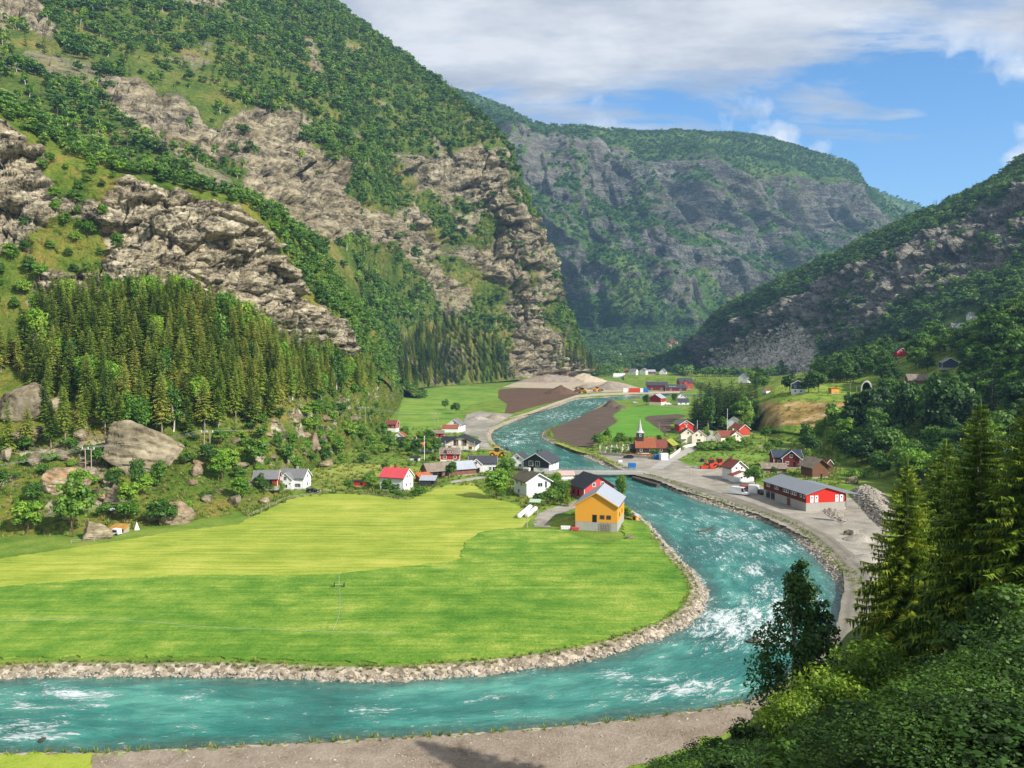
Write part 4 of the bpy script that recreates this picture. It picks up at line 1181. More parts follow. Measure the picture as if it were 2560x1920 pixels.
def thin(p, dmin, keep=None):
    grid, out = {}, []
    dm = np.broadcast_to(dmin, (len(p),))
    cell = float(dm.max())
    for q in range(len(p)):
        x, y, z = p[q]
        c = (int(x // cell), int(y // cell), int(z // cell)); ok = True
        for a in (-1, 0, 1):
            for b in (-1, 0, 1):
                for e in (-1, 0, 1):
                    for s in grid.get((c[0] + a, c[1] + b, c[2] + e), ()):
                        if (p[s][0] - x) ** 2 + (p[s][1] - y) ** 2 + (p[s][2] - z) ** 2 < dm[q] ** 2: ok = False; break
                    if not ok: break
                if not ok: break
            if not ok: break
        if ok: grid.setdefault(c, []).append(q); out.append(q)
    return np.array(out, int)
def stuff(name, pts, meshes, scale, seed, label, cat, scale_xy=None, tilt=0.05):
    """one uncountable mass of look-alikes: points carrying instances"""
    r = np.random.default_rng(seed)
    pc = bpy.data.collections.new(name + '_kinds')
    for i, m in enumerate(meshes):
        pc.objects.link(bpy.data.objects.new('%s_%d' % (name, i), m))
    me = bpy.data.meshes.new(name)
    pts = np.ascontiguousarray(pts, np.float32)
    me.vertices.add(len(pts)); me.vertices.foreach_set('co', pts.ravel())
    rot = np.c_[r.normal(0, tilt, (len(pts), 2)), r.uniform(0, 6.28, len(pts))].astype(np.float32)
    a = me.attributes.new('rot', 'FLOAT_VECTOR', 'POINT'); a.data.foreach_set('vector', rot.ravel())
    a = me.attributes.new('sc', 'FLOAT_VECTOR', 'POINT')
    sxy = scale if scale_xy is None else scale_xy
    a.data.foreach_set('vector', np.c_[sxy, sxy, scale].astype(np.float32).ravel())
    a = me.attributes.new('pick', 'INT', 'POINT'); a.data.foreach_set('value', r.integers(0, len(meshes), len(pts)).astype(np.int32))
    o = link(name, me, label=label, cat=cat, kind='stuff')
    ng = bpy.data.node_groups.new(name, 'GeometryNodeTree')
    ng.interface.new_socket('Geometry', in_out='INPUT', socket_type='NodeSocketGeometry')
    ng.interface.new_socket('Geometry', in_out='OUTPUT', socket_type='NodeSocketGeometry')
    N_, L_ = ng.nodes, ng.links
    gi, go = N_.new('NodeGroupInput'), N_.new('NodeGroupOutput')
    ip = N_.new('GeometryNodeInstanceOnPoints'); ci = N_.new('GeometryNodeCollectionInfo')
    ci.inputs['Collection'].default_value = pc
    ci.inputs['Separate Children'].default_value = True; ci.inputs['Reset Children'].default_value = True
    def na(nm, ty):
        q = N_.new('GeometryNodeInputNamedAttribute'); q.data_type = ty; q.inputs[0].default_value = nm
        return q.outputs[0]
    L_.new(gi.outputs[0], ip.inputs['Points']); L_.new(ci.outputs[0], ip.inputs['Instance'])
    ip.inputs['Pick Instance'].default_value = True
    L_.new(na('pick', 'INT'), ip.inputs['Instance Index'])
    L_.new(na('rot', 'FLOAT_VECTOR'), ip.inputs['Rotation'])
    L_.new(na('sc', 'FLOAT_VECTOR'), ip.inputs['Scale'])
    L_.new(ip.outputs[0], go.inputs[0])
    md = o.modifiers.new('scatter', 'NODES'); md.node_group = ng
    return o

rng = np.random.default_rng(5)
# -- left mountain: broadleaf forest with bare rock between
tB = TERR['left_mountain']
den = smooth(0.45, 0.8, tB['veg']) + 0.05 * smooth(0.0, 0.3, tB['veg'])
clear = smooth(0.40, 0.56, fbm(tB['B'], 70, 5, 201))
upper = smooth(2.6, 4.0, M_B_TV)
gaps = smooth(0.40, 0.54, fbm(tB['B'], 26, 4, 207))
den = den * np.clip(0.04 + clear * 0.75 + upper * 0.35, 0, 1) * (0.18 + 0.82 * gaps) * smooth(0.05, 0.3, M_B_TV)
pB, iB, jB = sample('left_mountain', 60000, den, 7)
k = thin(pB, 5.0); pB = pB[k]
pB[:, 2] -= 0.7
hB = (4.0 + 9.5 * rng.random(len(pB)) ** 1.4) * (0.6 + 0.8 * fbm(pB, 45, 3, 205))
conif = pxmask(pB[:, None, :], [[(1010, 850), (1100, 800), (1230, 850), (1280, 960), (1000, 985)], [(1380, 880), (1480, 880), (1490, 960), (1380, 960)]], 10, 40, 9)[:, 0] > 0.5
far_order = np.argsort(np.linalg.norm(pB, axis=1) + conif * 9000)
ind = set(far_order[:120].tolist())
SLOJ = [joined('slope_tree_%d' % i, *m) for i, m in enumerate(SLO)]
for q in sorted(ind):
    o = bpy.data.objects.new('hillside_tree', SLOJ[q % 4]); COL.objects.link(o)
    o.location = pB[q]; s = hB[q] / 10.0; o.scale = (s * rng.uniform(0.85, 1.25), s * rng.uniform(0.85, 1.25), s); o.rotation_euler = (0, 0, rng.uniform(0, 6.28))
    tag(o, 'green broadleaf tree on the steep slope just above the grey crag', 'tree', 'trees on the slope above the crag')
rest = np.array([q for q in range(len(pB)) if q not in ind and not conif[q]])
SLSJ = [joined('slope_conifer_%d' % i, *m) for i, m in enumerate(SLS)]
SLOB = [joined('slope_birch_%d' % i, *broad_meshes('slope_birch_%d' % i, 130 + i, 11, 5.0, 16, 24, 0.6, 0.1, 0.5, L_bright, B_birch)) for i in range(2)]
stuff('left_mountain_forest', pB[rest], SLOJ + SLSJ[:1] + SLOB, hB[rest] / 10.0, 8, 'broadleaf forest covering the steep mountain on the left', 'forest', hB[rest] / 10.0 * rng.uniform(0.85, 1.3, len(rest)))
pc2, _, _ = sample('left_mountain', 1500, pxmask(tB['B'], [[(1005, 860), (1090, 820), (1230, 860), (1275, 960), (1000, 985)], [(1400, 880), (1480, 890), (1490, 950), (1400, 960)]], 10, 40, 9), 17)
pc3, _, _ = sample('left_mountain', 2600, pxmask(tB['B'], [[(1000, 870), (1090, 830), (1240, 860), (1285, 965), (1000, 990)]], 10, 40, 9), 18)
pc2 = np.vstack([pc2, pc3])
pc2 = pc2[thin(pc2, 7.0)]
stuff('mountain_foot_conifers', pc2, [joined('foot_spruce_%d' % i, *m) for i, m in enumerate(SPRD[:2] + SPR[:1])], rng.uniform(0.7, 1.3, len(pc2)), 9, 'dark conifer wood at the foot of the left mountain', 'forest')

# -- far mountain woods
tC = TERR['far_mountain']
den = smooth(0.35, 0.8, tC['veg']) * np.clip(0.15 + smooth(0.38, 0.55, fbm(tC['B'], 190, 4, 203)), 0, 1)
pC, _, _ = sample('far_mountain', 26000, den, 11)
pC = pC[thin(pC, 8.0)]; pC[:, 2] -= 0.8
FARJ = [joined('far_tree_%d' % i, *m) for i, m in enumerate(FAR)]
hs = rng.uniform(0.8, 1.6, len(pC))
stuff('far_mountain_forest', pC, FARJ, hs, 12, 'far forest on the ledges and foot of the mountain closing the valley', 'forest', hs * rng.uniform(0.9, 1.3, len(pC)))
tC2 = TERR['distant_ridge']
pC2, _, _ = sample('distant_ridge', 1500, tC2['veg'], 13)
stuff('distant_ridge_forest', pC2, FARJ, rng.uniform(1.0, 1.8, len(pC2)), 14, 'bluish forest on the most distant ridge', 'forest')

# -- right mountain woods
tD = TERR['right_mountain']
den = smooth(0.5, 0.85, tD['veg']) + 0.15 * smooth(0.05, 0.3, tD['veg']) * (1 - RIGHT_TALUS)
pD, iD, jD = sample('right_mountain', 22000, den, 21)
pD = pD[thin(pD, 5.5)]; pD[:, 2] -= 0.7
hs = rng.uniform(0.7, 1.3, len(pD))
L_slopeD = SLOJ
ok_ = sighted(pD, hs * 10); pD, hs = pD[ok_], hs[ok_]
isc = rng.random(len(pD)) < 0.25
stuff('right_mountain_forest', pD[~isc], SLOJ, hs[~isc], 22, 'dark broadleaf forest on the shaded mountain on the right', 'forest', hs[~isc] * rng.uniform(0.85, 1.3, (~isc).sum()))
stuff('right_mountain_conifers', pD[isc], SLSJ, hs[isc] * 0.9, 23, 'dark conifers scattered over the shaded mountain on the right', 'forest')

# -- spruce forest below the crag
tA = TERR['left_hillside']
wA = smooth(0.98, 1.1, HILL_TV) * (1 - smooth(2.45, 2.75, HILL_TV)) * (1 - smooth(10.0, 10.6, HILL_TU))
hole = pxmask(tA['B'], [[(-40, 930), (60, 930), (110, 1000), (120, 1130), (-40, 1130)], [(100, 1010), (200, 1000), (220, 1080), (110, 1080)], [(-80, 760), (70, 740), (110, 880), (0, 900), (-80, 900)]], 12, 40, 15, 8)
wA = wA * (1 - hole)
pA, iA, jA = sample('left_hillside', 6000, wA, 31, (-160, 1060, 0, 1400))
k = thin(pA, 4.3); pA, iA, jA = pA[k], iA[k], jA[k]
hA = rng.uniform(11, 19, len(pA)) * (1 - 0.25 * smooth(1.8, 2.6, HILL_TV[iA, jA]))
kind = rng.random(len(pA))
order = np.argsort(np.linalg.norm(pA - np.array((0, 0, CAMH)), axis=1))
ni = nb_ = 0
restA = []
edgeA = HILL_TV[iA, jA] < 1.22
def spruce_label(p, h, tv):
    x = float(proj(p)[0])
    w1 = 'tall' if h > 15.5 else 'short' if h < 12.5 else 'middling'
    w2 = 'lower edge' if tv < 1.4 else 'middle' if tv < 2.0 else 'top rows'
    w3 = ('at the left picture edge', 'above the orange boulder', 'above the giant boulder', 'right of the giant boulder', 'above the red farm shed', 'at its right end')[int(np.clip((x + 20) / 160, 0, 5))]
    return '%s spruce, %s of the forest, %s' % (w1, w2, w3)
for q in order:
    p = pA[q]; bir = kind[q] < 0.10
    if bir:
        tree(BIR[q % 2], (p[0], p[1], p[2] - 0.3), hA[q] * 0.85, rng.uniform(0, 6.28), 'pale green birch standing among the spruces below the crag', 'birches in the spruce forest', 'birch_tree')
    elif ni < 300:
        ni += 1
        m = SPR[4] if edgeA[q] and rng.random() < 0.6 else SPR[q % 4]
        tree(m, (p[0], p[1], p[2] - 0.3), hA[q] * (1.12 if m is SPR[4] else 1), rng.uniform(0, 6.28), spruce_label(p, hA[q], HILL_TV[iA[q], jA[q]]), 'spruces of the forest below the crag', 'spruce_tree', sxy=rng.uniform(0.85, 1.45))
    else: restA.append(q)
if len(restA):
    SPRJ = [joined('forest_spruce_%d' % i, *m) for i, m in enumerate(SPR[:4])]
    stuff('crag_spruce_forest', pA[restA] - (0, 0, 0.3), SPRJ, hA[restA] / 18.0, 33, 'farther spruces packed along the foot of the crag', 'forest')
wT = smooth(4.02, 4.2, HILL_TV) + smooth(2.9, 3.2, HILL_TV) * (1 - smooth(3.9, 4.0, HILL_TV)) * 0.6 * (HILL_CL < 0.4) + smooth(10.0, 10.8, HILL_TU) * smooth(1.0, 1.3, HILL_TV)
pT0, _, _ = sample('left_hillside', 5000, wT, 35, (-160, 1060, 0, 1100))
pT0 = pT0[thin(pT0, 4.6)]; pT0[:, 2] -= 0.5
stuff('crag_top_wood', pT0, SLOJ, rng.uniform(0.4, 0.85, len(pT0)), 36, 'broadleaf wood growing over the shoulder behind the crag', 'forest', rng.uniform(0.5, 0.95, len(pT0)))
print('spruces', ni, len(restA), 'slope', len(pB), 'far', len(pC), 'right', len(pD))
# ================================================================== BUILDINGS
def paint(name, col, S=0.9, plank=None, wear=0.25, rough=0.7, dirt=(0.25, 0.22, 0.18)):
    n = NT(name)
    w = n.coord()
    a = n.noise(w, 1.0 / S, 5, 0.65)
    b = n.noise(n.coord(scale=(1, 1, 0.12)), 2.5, 4, 0.6)
    c = n.mix(n.ramp(n.math('ADD', n.math('MULTIPLY', a, 0.5), n.math('MULTIPLY', b, 0.5)), [(0.45, 0.0), (0.68, wear)]), col, dirt)
    h = a
    if plank:
        sx = n.node('ShaderNodeSeparateXYZ', {0: w})
        u = sx.outputs[2] if plank < 0 else n.math('ADD', sx.outputs[0], sx.outputs[1])
        g = n.math('PINGPONG', n.math('DIVIDE', u, abs(plank)), 0.5)
        gg = n.ramp(g, [(0.0, 0.0), (0.09, 1.0)])
        h = n.math('ADD', n.math('MULTIPLY', a, 0.15), gg)
    return n.done(c, rough, n.bump(h, 0.02, 0.6), 0.3)
def roof_mat(name, col, col2, period=0.5, rough=0.6, rib=0.5, spots=0.45):
    n = NT(name)
    w = n.coord()
    a = n.noise(w, 0.8, 5, 0.65); b = n.noise(n.coord(scale=(1.5, 0.25, 0.25)), 1.6, 4, 0.6)
    c = n.mix(n.ramp(n.math('ADD', n.math('MULTIPLY', a, 0.5), n.math('MULTIPLY', b, 0.5)), [(0.40, 0.0), (0.66, spots)]), col, col2)
    sx = n.node('ShaderNodeSeparateXYZ', {0: w})
    g = n.math('PINGPONG', n.math('DIVIDE', sx.outputs[0], period), 0.5)
    gg = n.ramp(g, [(0.0, 1.0), (0.16, 0.0)])
    return n.done(c, rough, n.bump(gg, 0.05 * rib * 2, 0.9), 0.3)
PW = paint('white_paint', (0.80, 0.80, 0.77), plank=0.16, wear=0.14)
PC = paint('cream_paint', hexc('#ece2c6'), plank=0.16, wear=0.15)
PG = paint('pale_grey_paint', hexc('#cfcfcb'), plank=0.16, wear=0.2)
PR = paint('red_paint', hexc('#a8281c'), plank=0.2, wear=0.22, dirt=(0.12, 0.03, 0.02))
PDR = paint('dark_red_paint', hexc('#6e2620'), plank=0.2, wear=0.25, dirt=(0.06, 0.02, 0.02))
PRB = paint('bright_red_cladding', hexc('#c9281a'), plank=0.3, wear=0.12, dirt=(0.25, 0.03, 0.02))
PPK = paint('faded_red_paint', hexc('#c9484a'), plank=0.2, wear=0.2, dirt=(0.5, 0.2, 0.18))
PY = paint('ochre_yellow_paint', hexc('#dd9a33'), plank=0.2, wear=0.18, dirt=(0.45, 0.25, 0.08))
PDK = paint('dark_timber', hexc('#3a2f29'), plank=-0.22, wear=0.35, dirt=(0.09, 0.07, 0.055))
PBR = paint('brown_timber', hexc('#6d4a33'), plank=-0.25, wear=0.4, dirt=(0.22, 0.15, 0.1))
PNV = paint('slate_blue_paint', hexc('#39455a'), plank=0.2, wear=0.15, dirt=(0.05, 0.06, 0.08))
PBK = paint('charcoal_paint', hexc('#33353a'), plank=0.2, wear=0.2, dirt=(0.06, 0.06, 0.06))
PCO = paint('concrete', hexc('#a8a59c'), 1.5, None, 0.45, 0.9, (0.22, 0.21, 0.19))
PTR = paint('white_trim', (0.82, 0.82, 0.80), wear=0.08)
PRW = paint('weathered_red_boards', hexc('#7b4a3f'), plank=0.2, wear=0.55, dirt=(0.28, 0.22, 0.18))
PST = paint('whitewashed_stone', hexc('#d8d4c8'), 0.5, None, 0.4, 0.9, (0.3, 0.28, 0.25))
n = NT('window_glass')
GLASS = n.done((0.025, 0.03, 0.035), 0.08, None, 0.6)
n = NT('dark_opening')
DARK = n.done((0.018, 0.016, 0.014), 0.9)  # near-black colour standing in for unlit interiors
RGY = roof_mat('grey_slate_roof', hexc('#6d6d6e'), hexc('#8d8c8a'))
RDG = roof_mat('dark_grey_roof', hexc('#3c3d42'), hexc('#55565a'))
RBK = roof_mat('black_roof', hexc('#26282d'), hexc('#3a3d42'))
RLG = roof_mat('light_metal_roof', hexc('#9aa0a8'), hexc('#b4b9be'), 0.9, 0.45, 0.3)
RMG = roof_mat('grey_metal_roof', hexc('#7b8086'), hexc('#94989c'), 0.9, 0.45, 0.3, 0.3)
RRD = roof_mat('red_metal_roof', hexc('#c4424a'), hexc('#d06a6a'), 0.45, 0.5)
RTL = roof_mat('orange_tile_roof', hexc('#8f5034'), hexc('#ab7050'), 0.3, 0.85, 0.6)
RTB = roof_mat('brown_tile_roof', hexc('#7c4136'), hexc('#96594a'), 0.3, 0.8, 0.6)
RWD = roof_mat('weathered_board_roof', hexc('#75695c'), hexc('#a09484'), 0.25, 0.9, 0.6, 0.8)
RRU = roof_mat('rusty_sheet_roof', hexc('#b2592a'), hexc('#d08a50'), 0.3, 0.7, 0.6, 0.7)
RST = roof_mat('striped_sheet_roof', hexc('#56503f'), hexc('#8c8470'), 0.62, 0.7, 1.6, 0.3)
RTF = grass_mat('turf', [hexc('#6b7a2c'), hexc('#8c9438'), hexc('#a8a04c')], 1.0, 0.3, bump=0.1)

CORNERED = (PR, PDR, PPK, PNV)
def boxvf(x0, x1, y0, y1, z0, z1):
    V = [(x, y, z) for z in (z0, z1) for y in (y0, y1) for x in (x0, x1)]
    F = [(0, 2, 3, 1), (4, 5, 7, 6), (0, 1, 5, 4), (2, 6, 7, 3), (0, 4, 6, 2), (1, 3, 7, 5)]
    return V, F
class MB:
    """collects boxes, prisms, tubes into one mesh"""
    def __init__(s): s.V, s.F, s.m = [], [], []
    def add(s, V, F, T=None, mi=0):
        k = len(s.V)
        for v in V:
            v = Vector(v)
            if T is not None: v = T @ v
            s.V.append(tuple(v))
        for f in F: s.F.append(tuple(i + k for i in f)); s.m.append(mi)
        return s
    def box(s, x0, x1, y0, y1, z0, z1, T=None, mi=0): return s.add(*boxvf(x0, x1, y0, y1, z0, z1), T, mi)
    def bar(s, a, b, w, T=None, sides=4):
        v, f = tube_arrays([a, b], [w / 2, w / 2], sides)
        k = len(v)
        f = [tuple(q) for q in f] + [tuple(range(sides))[::-1], tuple(range(k - sides, k))]
        return s.add([tuple(q) for q in v], f, T)
    def cyl(s, c, r, h, axis='z', sides=12, T=None, r2=None):
        d = {'x': (1, 0, 0), 'y': (0, 1, 0), 'z': (0, 0, 1)}[axis]
        a = np.array(c, float); b = a + np.array(d) * h
        v, f = tube_arrays([a, b], [r, r if r2 is None else r2], sides)
        k = len(v)
        return s.add([tuple(q) for q in v], [tuple(q) for q in f] + [tuple(range(sides))[::-1], tuple(range(k - sides, k))], T)
    def mesh(s, name):
        me = bpy.data.meshes.new(name)
        me.from_pydata(s.V, [], s.F)
        me.polygons.foreach_set('material_index', s.m)
        bm = bmesh.new(); bm.from_mesh(me)
        bmesh.ops.recalc_face_normals(bm, faces=bm.faces)
        bm.to_mesh(me); bm.free()
        return me
    def build(s, name, mats, parent=None, **k):
        return link(name, s.mesh(name), mats, parent, **k)

def TF(x=0, y=0, z=0, rz=0):
    return Matrix.Translation((x, y, z)) @ Matrix.Rotation(rz, 4, 'Z')
def gable(root, L, W, H, rise, wall, roof, T=None, z0=0.0, over=0.4, th=0.16, names=('wall', 'roof'), trim=PTR, hip=0.0, lowmat=None, lowh=0.0, offr=0.0):
    """a gabled volume: ridge along local X"""
    T = T or Matrix.Identity(4)
    hl, hw = L / 2, W / 2
    zb = z0 + lowh if lowmat else z0
    V = []
    for x in (-hl, hl): V += [(x, -hw, zb), (x, hw, zb), (x, hw, z0 + H), (x, offr, z0 + H + rise), (x, -hw, z0 + H)]
    F = [(0, 1, 2, 3, 4), (5, 9, 8, 7, 6), (0, 4, 9, 5), (1, 6, 7, 2), (0, 5, 6, 1), (4, 3, 8, 9), (3, 2, 7, 8)]
    wobj = MB().add(V, F, T).build(names[0], wall, root)
    if lowmat:
        MB().box(-hl + 0.02, hl - 0.02, -hw + 0.02, hw - 0.02, z0 - 0.8, zb, T).build('ground_floor_wall' if lowh > 1.2 else 'foundation', lowmat, root)
    ro = MB()
    xo = hl + over
    for s in (-1, 1):
        ex = hw + s * -offr if False else hw
        run = hw - s * offr
        ang = rise / run
        yo = s * (hw + over); zo = z0 + H - over * ang
        zr = z0 + H + rise
        nx = math.hypot(1, ang); t = th * nx
        ro.add([(-xo, yo, zo + 0.02), (xo, yo, zo + 0.02), (xo, offr, zr + 0.02), (-xo, offr, zr + 0.02),
                (-xo, yo, zo + t), (xo, yo, zo + t), (xo, offr, zr + t), (-xo, offr, zr + t)],
               [(0, 1, 2, 3), (4, 7, 6, 5), (0, 4, 5, 1), (1, 5, 6, 2), (2, 6, 7, 3), (3, 7, 4, 0)], T)
    robj = ro.build(names[1], roof, root)
    if wall in CORNERED and H > 2.2:
        for x in (-hl, hl):
            for y in (-hw, hw):
                MB().box(x - 0.08 if x < 0 else x - 0.06, x + 0.06 if x < 0 else x + 0.08, y - 0.08 if y < 0 else y - 0.06, y + 0.06 if y < 0 else y + 0.08, zb, z0 + H - 0.05, T).build('corner_board', PTR, root)
    if names[0] == 'wall' and H > 2.2:
        for s in (-1, 1):
            run = hw - s * offr; ang = rise / run
            y0 = s * (hw + over + 0.01); z_ = z0 + H - over * ang
            MB().box(-xo, xo, min(y0, y0 + s * 0.12), max(y0, y0 + s * 0.12), z_ - 0.02, z_ + 0.10, T).build('gutter', PBK, root)
    if trim is not None:
        bb = MB()
        for x in (-xo, xo):
            e = 0.05 if x > 0 else -0.05
            for s in (-1, 1):
                run = hw - s * offr; ang = rise / run
                yo = s * (hw + over + 0.02); zo = z0 + H - (over + 0.02) * ang; zr = z0 + H + rise
                x0_, x1_ = sorted((x + e * 0.1, x + e))
                bb.add([(x0_, yo, zo - 0.10), (x1_, yo, zo - 0.10), (x1_, offr, zr - 0.08), (x0_, offr, zr - 0.08),
                        (x0_, yo, zo + th * 1.0), (x1_, yo, zo + th * 1.0), (x1_, offr, zr + th * 1.05), (x0_, offr, zr + th * 1.05)],
                       [(0, 1, 2, 3), (4, 7, 6, 5), (0, 4, 5, 1), (1, 5, 6, 2), (2, 6, 7, 3), (3, 7, 4, 0)], T)
        bb.build('bargeboard', trim, root)
    return wobj, robj
def openings(root, L, W, specs, T=None, z0=0.0, frame=PTR, parent=None):
    """specs: (face, u, v, w, h[, 'door'|'hole']) - face in '-Y','+Y','-X','+X', u along the face, v centre height"""
    T = T or Matrix.Identity(4)
    for sp in specs:
        face, u, v, w_, h_ = sp[:5]
        kind = sp[5] if len(sp) > 5 else 'window'
        d = {'-Y': W / 2, '+Y': W / 2, '-X': L / 2, '+X': L / 2}[face]
        rz = {'-Y': 0, '+X': R(90), '+Y': R(180), '-X': R(-90)}[face]
        M_ = T @ Matrix.Rotation(rz, 4, 'Z') @ Matrix.Translation((u, -d, z0 + v))
        fr = 0.13
        if kind == 'window':
            f = MB()
            f.box(-w_ / 2 - fr, w_ / 2 + fr, -0.07, 0.02, -h_ / 2 - fr, h_ / 2 + fr, M_)
            fo = f.build('window', frame, parent or root)
            p = MB()
            if w_ > 0.75:
                for s in (-1, 1): p.box(min(s * 0.04, s * w_ / 2), max(s * 0.04, s * w_ / 2), -0.085, -0.03, -h_ / 2, h_ / 2, M_)
            else: p.box(-w_ / 2, w_ / 2, -0.085, -0.03, -h_ / 2, h_ / 2, M_)
            p.build('pane', GLASS, fo)
        elif kind == 'door':
            f = MB().box(-w_ / 2 - fr, w_ / 2 + fr, -0.06, 0.02, -h_ / 2, h_ / 2 + fr, M_).build('door_frame', frame, parent or root)
            dd = MB().box(-w_ / 2, w_ / 2, -0.08, -0.02, -h_ / 2 + 0.03, h_ / 2, M_).build('door', sp[6] if len(sp) > 6 else PBR, parent or root)
            MB().box(w_ / 2 - 0.2, w_ / 2 - 0.1, -0.12, -0.07, -0.1, 0.0, M_).build('handle', PBK, dd)
        else:
            MB().box(-w_ / 2, w_ / 2, -0.03, 0.02, -h_ / 2, h_ / 2, M_).build('opening', DARK, parent or root)  # dark panel on a closed wall, painting the unlit inside
def chimney(root, roofobj, x, y, z0, z1, mat, T=None, s=0.55):
    m = MB().box(x - s / 2, x + s / 2, y - s / 2, y + s / 2, z0, z1, T)
    m.box(x - s / 2 - 0.07, x + s / 2 + 0.07, y - s / 2 - 0.07, y + s / 2 + 0.07, z1, z1 + 0.12, T)
    return m.build('chimney', mat, roofobj)
def row(face, n, span, v, w_, h_):
    if n == 1: return [(face, 0.0, v, w_, h_)]
    return [(face, -span / 2 + span * i / (n - 1), v, w_, h_) for i in range(n)]
def house(name, label, px, py, L, W, H, rise, yaw, wall, roof, wins=(), cat='house', chim=None, low=None, lowh=0.5, trim=PTR, group=None, over=0.4, z=None, wings=(), pos=None, frame=PTR, offr=0.0):
    p = np.array(pos) if pos is not None else hit(px, py)
    zz_ = p[2] if z is None else z
    e = empty(name, (p[0], p[1], zz_), R(yaw), label, cat, group)
    w_, r_ = gable(e, L, W, H, rise, wall, roof, over=over, trim=trim, lowmat=low or PCO, lowh=lowh, offr=offr)
    openings(e, L, W, wins, frame=frame)
    if chim:
        cx, cmat = chim
        chimney(e, r_, cx, 0.25, H + rise * 0.75, H + rise + 0.8, cmat)
    for wg in wings:
        T = TF(*wg['at'])
        ww, wr = gable(e, wg['L'], wg['W'], wg['H'], wg['rise'], wg.get('wall', wall), wg.get('roof', roof), T, wg.get('z0', 0), over=wg.get('over', 0.3), names=('wing_wall', 'wing_roof'), trim=wg.get('trim', trim), lowmat=wg.get('low', low or PCO) if not wg.get('z0') else None, lowh=wg.get('lowh', lowh))
        openings(e, wg['L'], wg['W'], wg.get('wins', ()), T, wg.get('z0', 0), frame)
    return e
BRICK = paint('chimney_brick', hexc('#8d4b3c'), 0.4, None, 0.4)

# ---- left side of the river
house('farmhouse', 'white farmhouse with grey slate roof and front gable beside a dark car', 736, 1221, 8.6, 6.4, 3.9, 2.3, -8, PW, RGY,
      [('-Y', 2.9, 1.6, 0.9, 1.1), ('-Y', 1.9, 1.6, 0.9, 1.1), ('+X', 0, 1.6, 0.8, 1.1), ('+X', 0, 4.2, 0.7, 0.9)], chim=(1.0, PCO), lowh=0.5,
      wings=[dict(at=(-0.9, -3.6, 0, R(90)), L=2.6, W=4.2, H=3.7, rise=1.9, wins=[('-X', 0, 1.5, 1.2, 1.0), ('-X', 0, 4.0, 0.8, 1.1), ('-X', 1.5, 2.4, 0.4, 0.4)])])
house('farm_shed', 'red farm shed with grey roof half hidden by trees left of the farmhouse', 668, 1216, 7.0, 5.4, 2.8, 2.0, 6, PR, RGY, [('-Y', 1.2, 1.3, 1.6, 1.9, 'hole')], 'shed')
house('low_red_shed', 'low red shed with flat dark roof between garden bushes', 900, 1214, 5.0, 3.0, 1.5, 0.35, -4, PR, RBK, [('-Y', 0.9, 0.75, 0.9, 0.8, 'hole')], 'shed', over=0.2, lowh=0.2)
house('red_roof_house', 'white house with bright pink red metal roof and red chimney', 992, 1223, 8.4, 6.2, 4.3, 2.4, -22, PW, RRD,
      [('-Y', 2.4, 1.9, 0.8, 0.9), ('-Y', -1.2, 1.9, 0.8, 0.9), ('+X', -1.2, 1.9, 0.7, 0.9), ('+X', 1.0, 1.9, 0.6, 0.8), ('+X', -0.9, 4.5, 0.6, 0.9), ('+X', 0.9, 4.5, 0.6, 0.9)], chim=(-0.6, PR), low=PG, lowh=0.8)
e = house('long_barn', 'long low barn with patched grey sheet roof and faded red boards', 1122, 1188, 18.5, 6.2, 2.3, 2.3, 28, PRW, RWD,
      [('-Y', -6.6, 1.2, 1.4, 2.0, 'hole'), ('-Y', -4.4, 1.2, 1.2, 2.0, 'hole'), ('-Y', -2.0, 1.2, 1.6, 2.1, 'hole')], 'barn', trim=None, lowh=0.3)
for i in range(8):   # newer sheets on the far half of the roof
    x0 = 1.2 + i * 1.0
    MB().add([(x0, -3.55, 2.3 - 0.4 * 0.742 + 0.225), (x0 + 0.985, -3.55, 2.3 - 0.4 * 0.742 + 0.225), (x0 + 0.985, -0.05, 2.3 + 2.3 + 0.19), (x0, -0.05, 2.3 + 2.3 + 0.19),
              (x0, -3.55, 2.3 - 0.4 * 0.742 + 0.25), (x0 + 0.985, -3.55, 2.3 - 0.4 * 0.742 + 0.25), (x0 + 0.985, -0.05, 2.3 + 2.3 + 0.215), (x0, -0.05, 2.3 + 2.3 + 0.215)],
             [(0, 1, 2, 3), (4, 7, 6, 5), (0, 4, 5, 1), (1, 5, 6, 2), (2, 6, 7, 3), (3, 7, 4, 0)]).build('roof_sheet', RLG, e)
def monoshed(name, label, px, py, L, W, H, rise, yaw, wall, roof, pos=None, holes=()):
    p = hit(px, py) if pos is None else pos
    e = empty(name, p, R(yaw), label, 'shed')
    hl, hw = L / 2, W / 2
    MB().add([(-hl, -hw, -0.4), (hl, -hw, -0.4), (hl, hw, -0.4), (-hl, hw, -0.4), (-hl, -hw, H), (hl, -hw, H), (hl, hw, H + rise), (-hl, hw, H + rise)],
             [(0, 1, 5, 4), (1, 2, 6, 5), (2, 3, 7, 6), (3, 0, 4, 7), (0, 3, 2, 1), (4, 5, 6, 7)]).build('wall', wall, e)
    o = 0.3; k = rise / W
    MB().add([(-hl - o, -hw - o, H - o * k + 0.02), (hl + o, -hw - o, H - o * k + 0.02), (hl + o, hw + o, H + rise + o * k + 0.02), (-hl - o, hw + o, H + rise + o * k + 0.02),
              (-hl - o, -hw - o, H - o * k + 0.14), (hl + o, -hw - o, H - o * k + 0.14), (hl + o, hw + o, H + rise + o * k + 0.14), (-hl - o, hw + o, H + rise + o * k + 0.14)],
             [(0, 1, 2, 3), (4, 7, 6, 5), (0, 4, 5, 1), (1, 5, 6, 2), (2, 6, 7, 3), (3, 7, 4, 0)]).build('roof', roof, e)
    openings(e, L, W, holes)
    return e
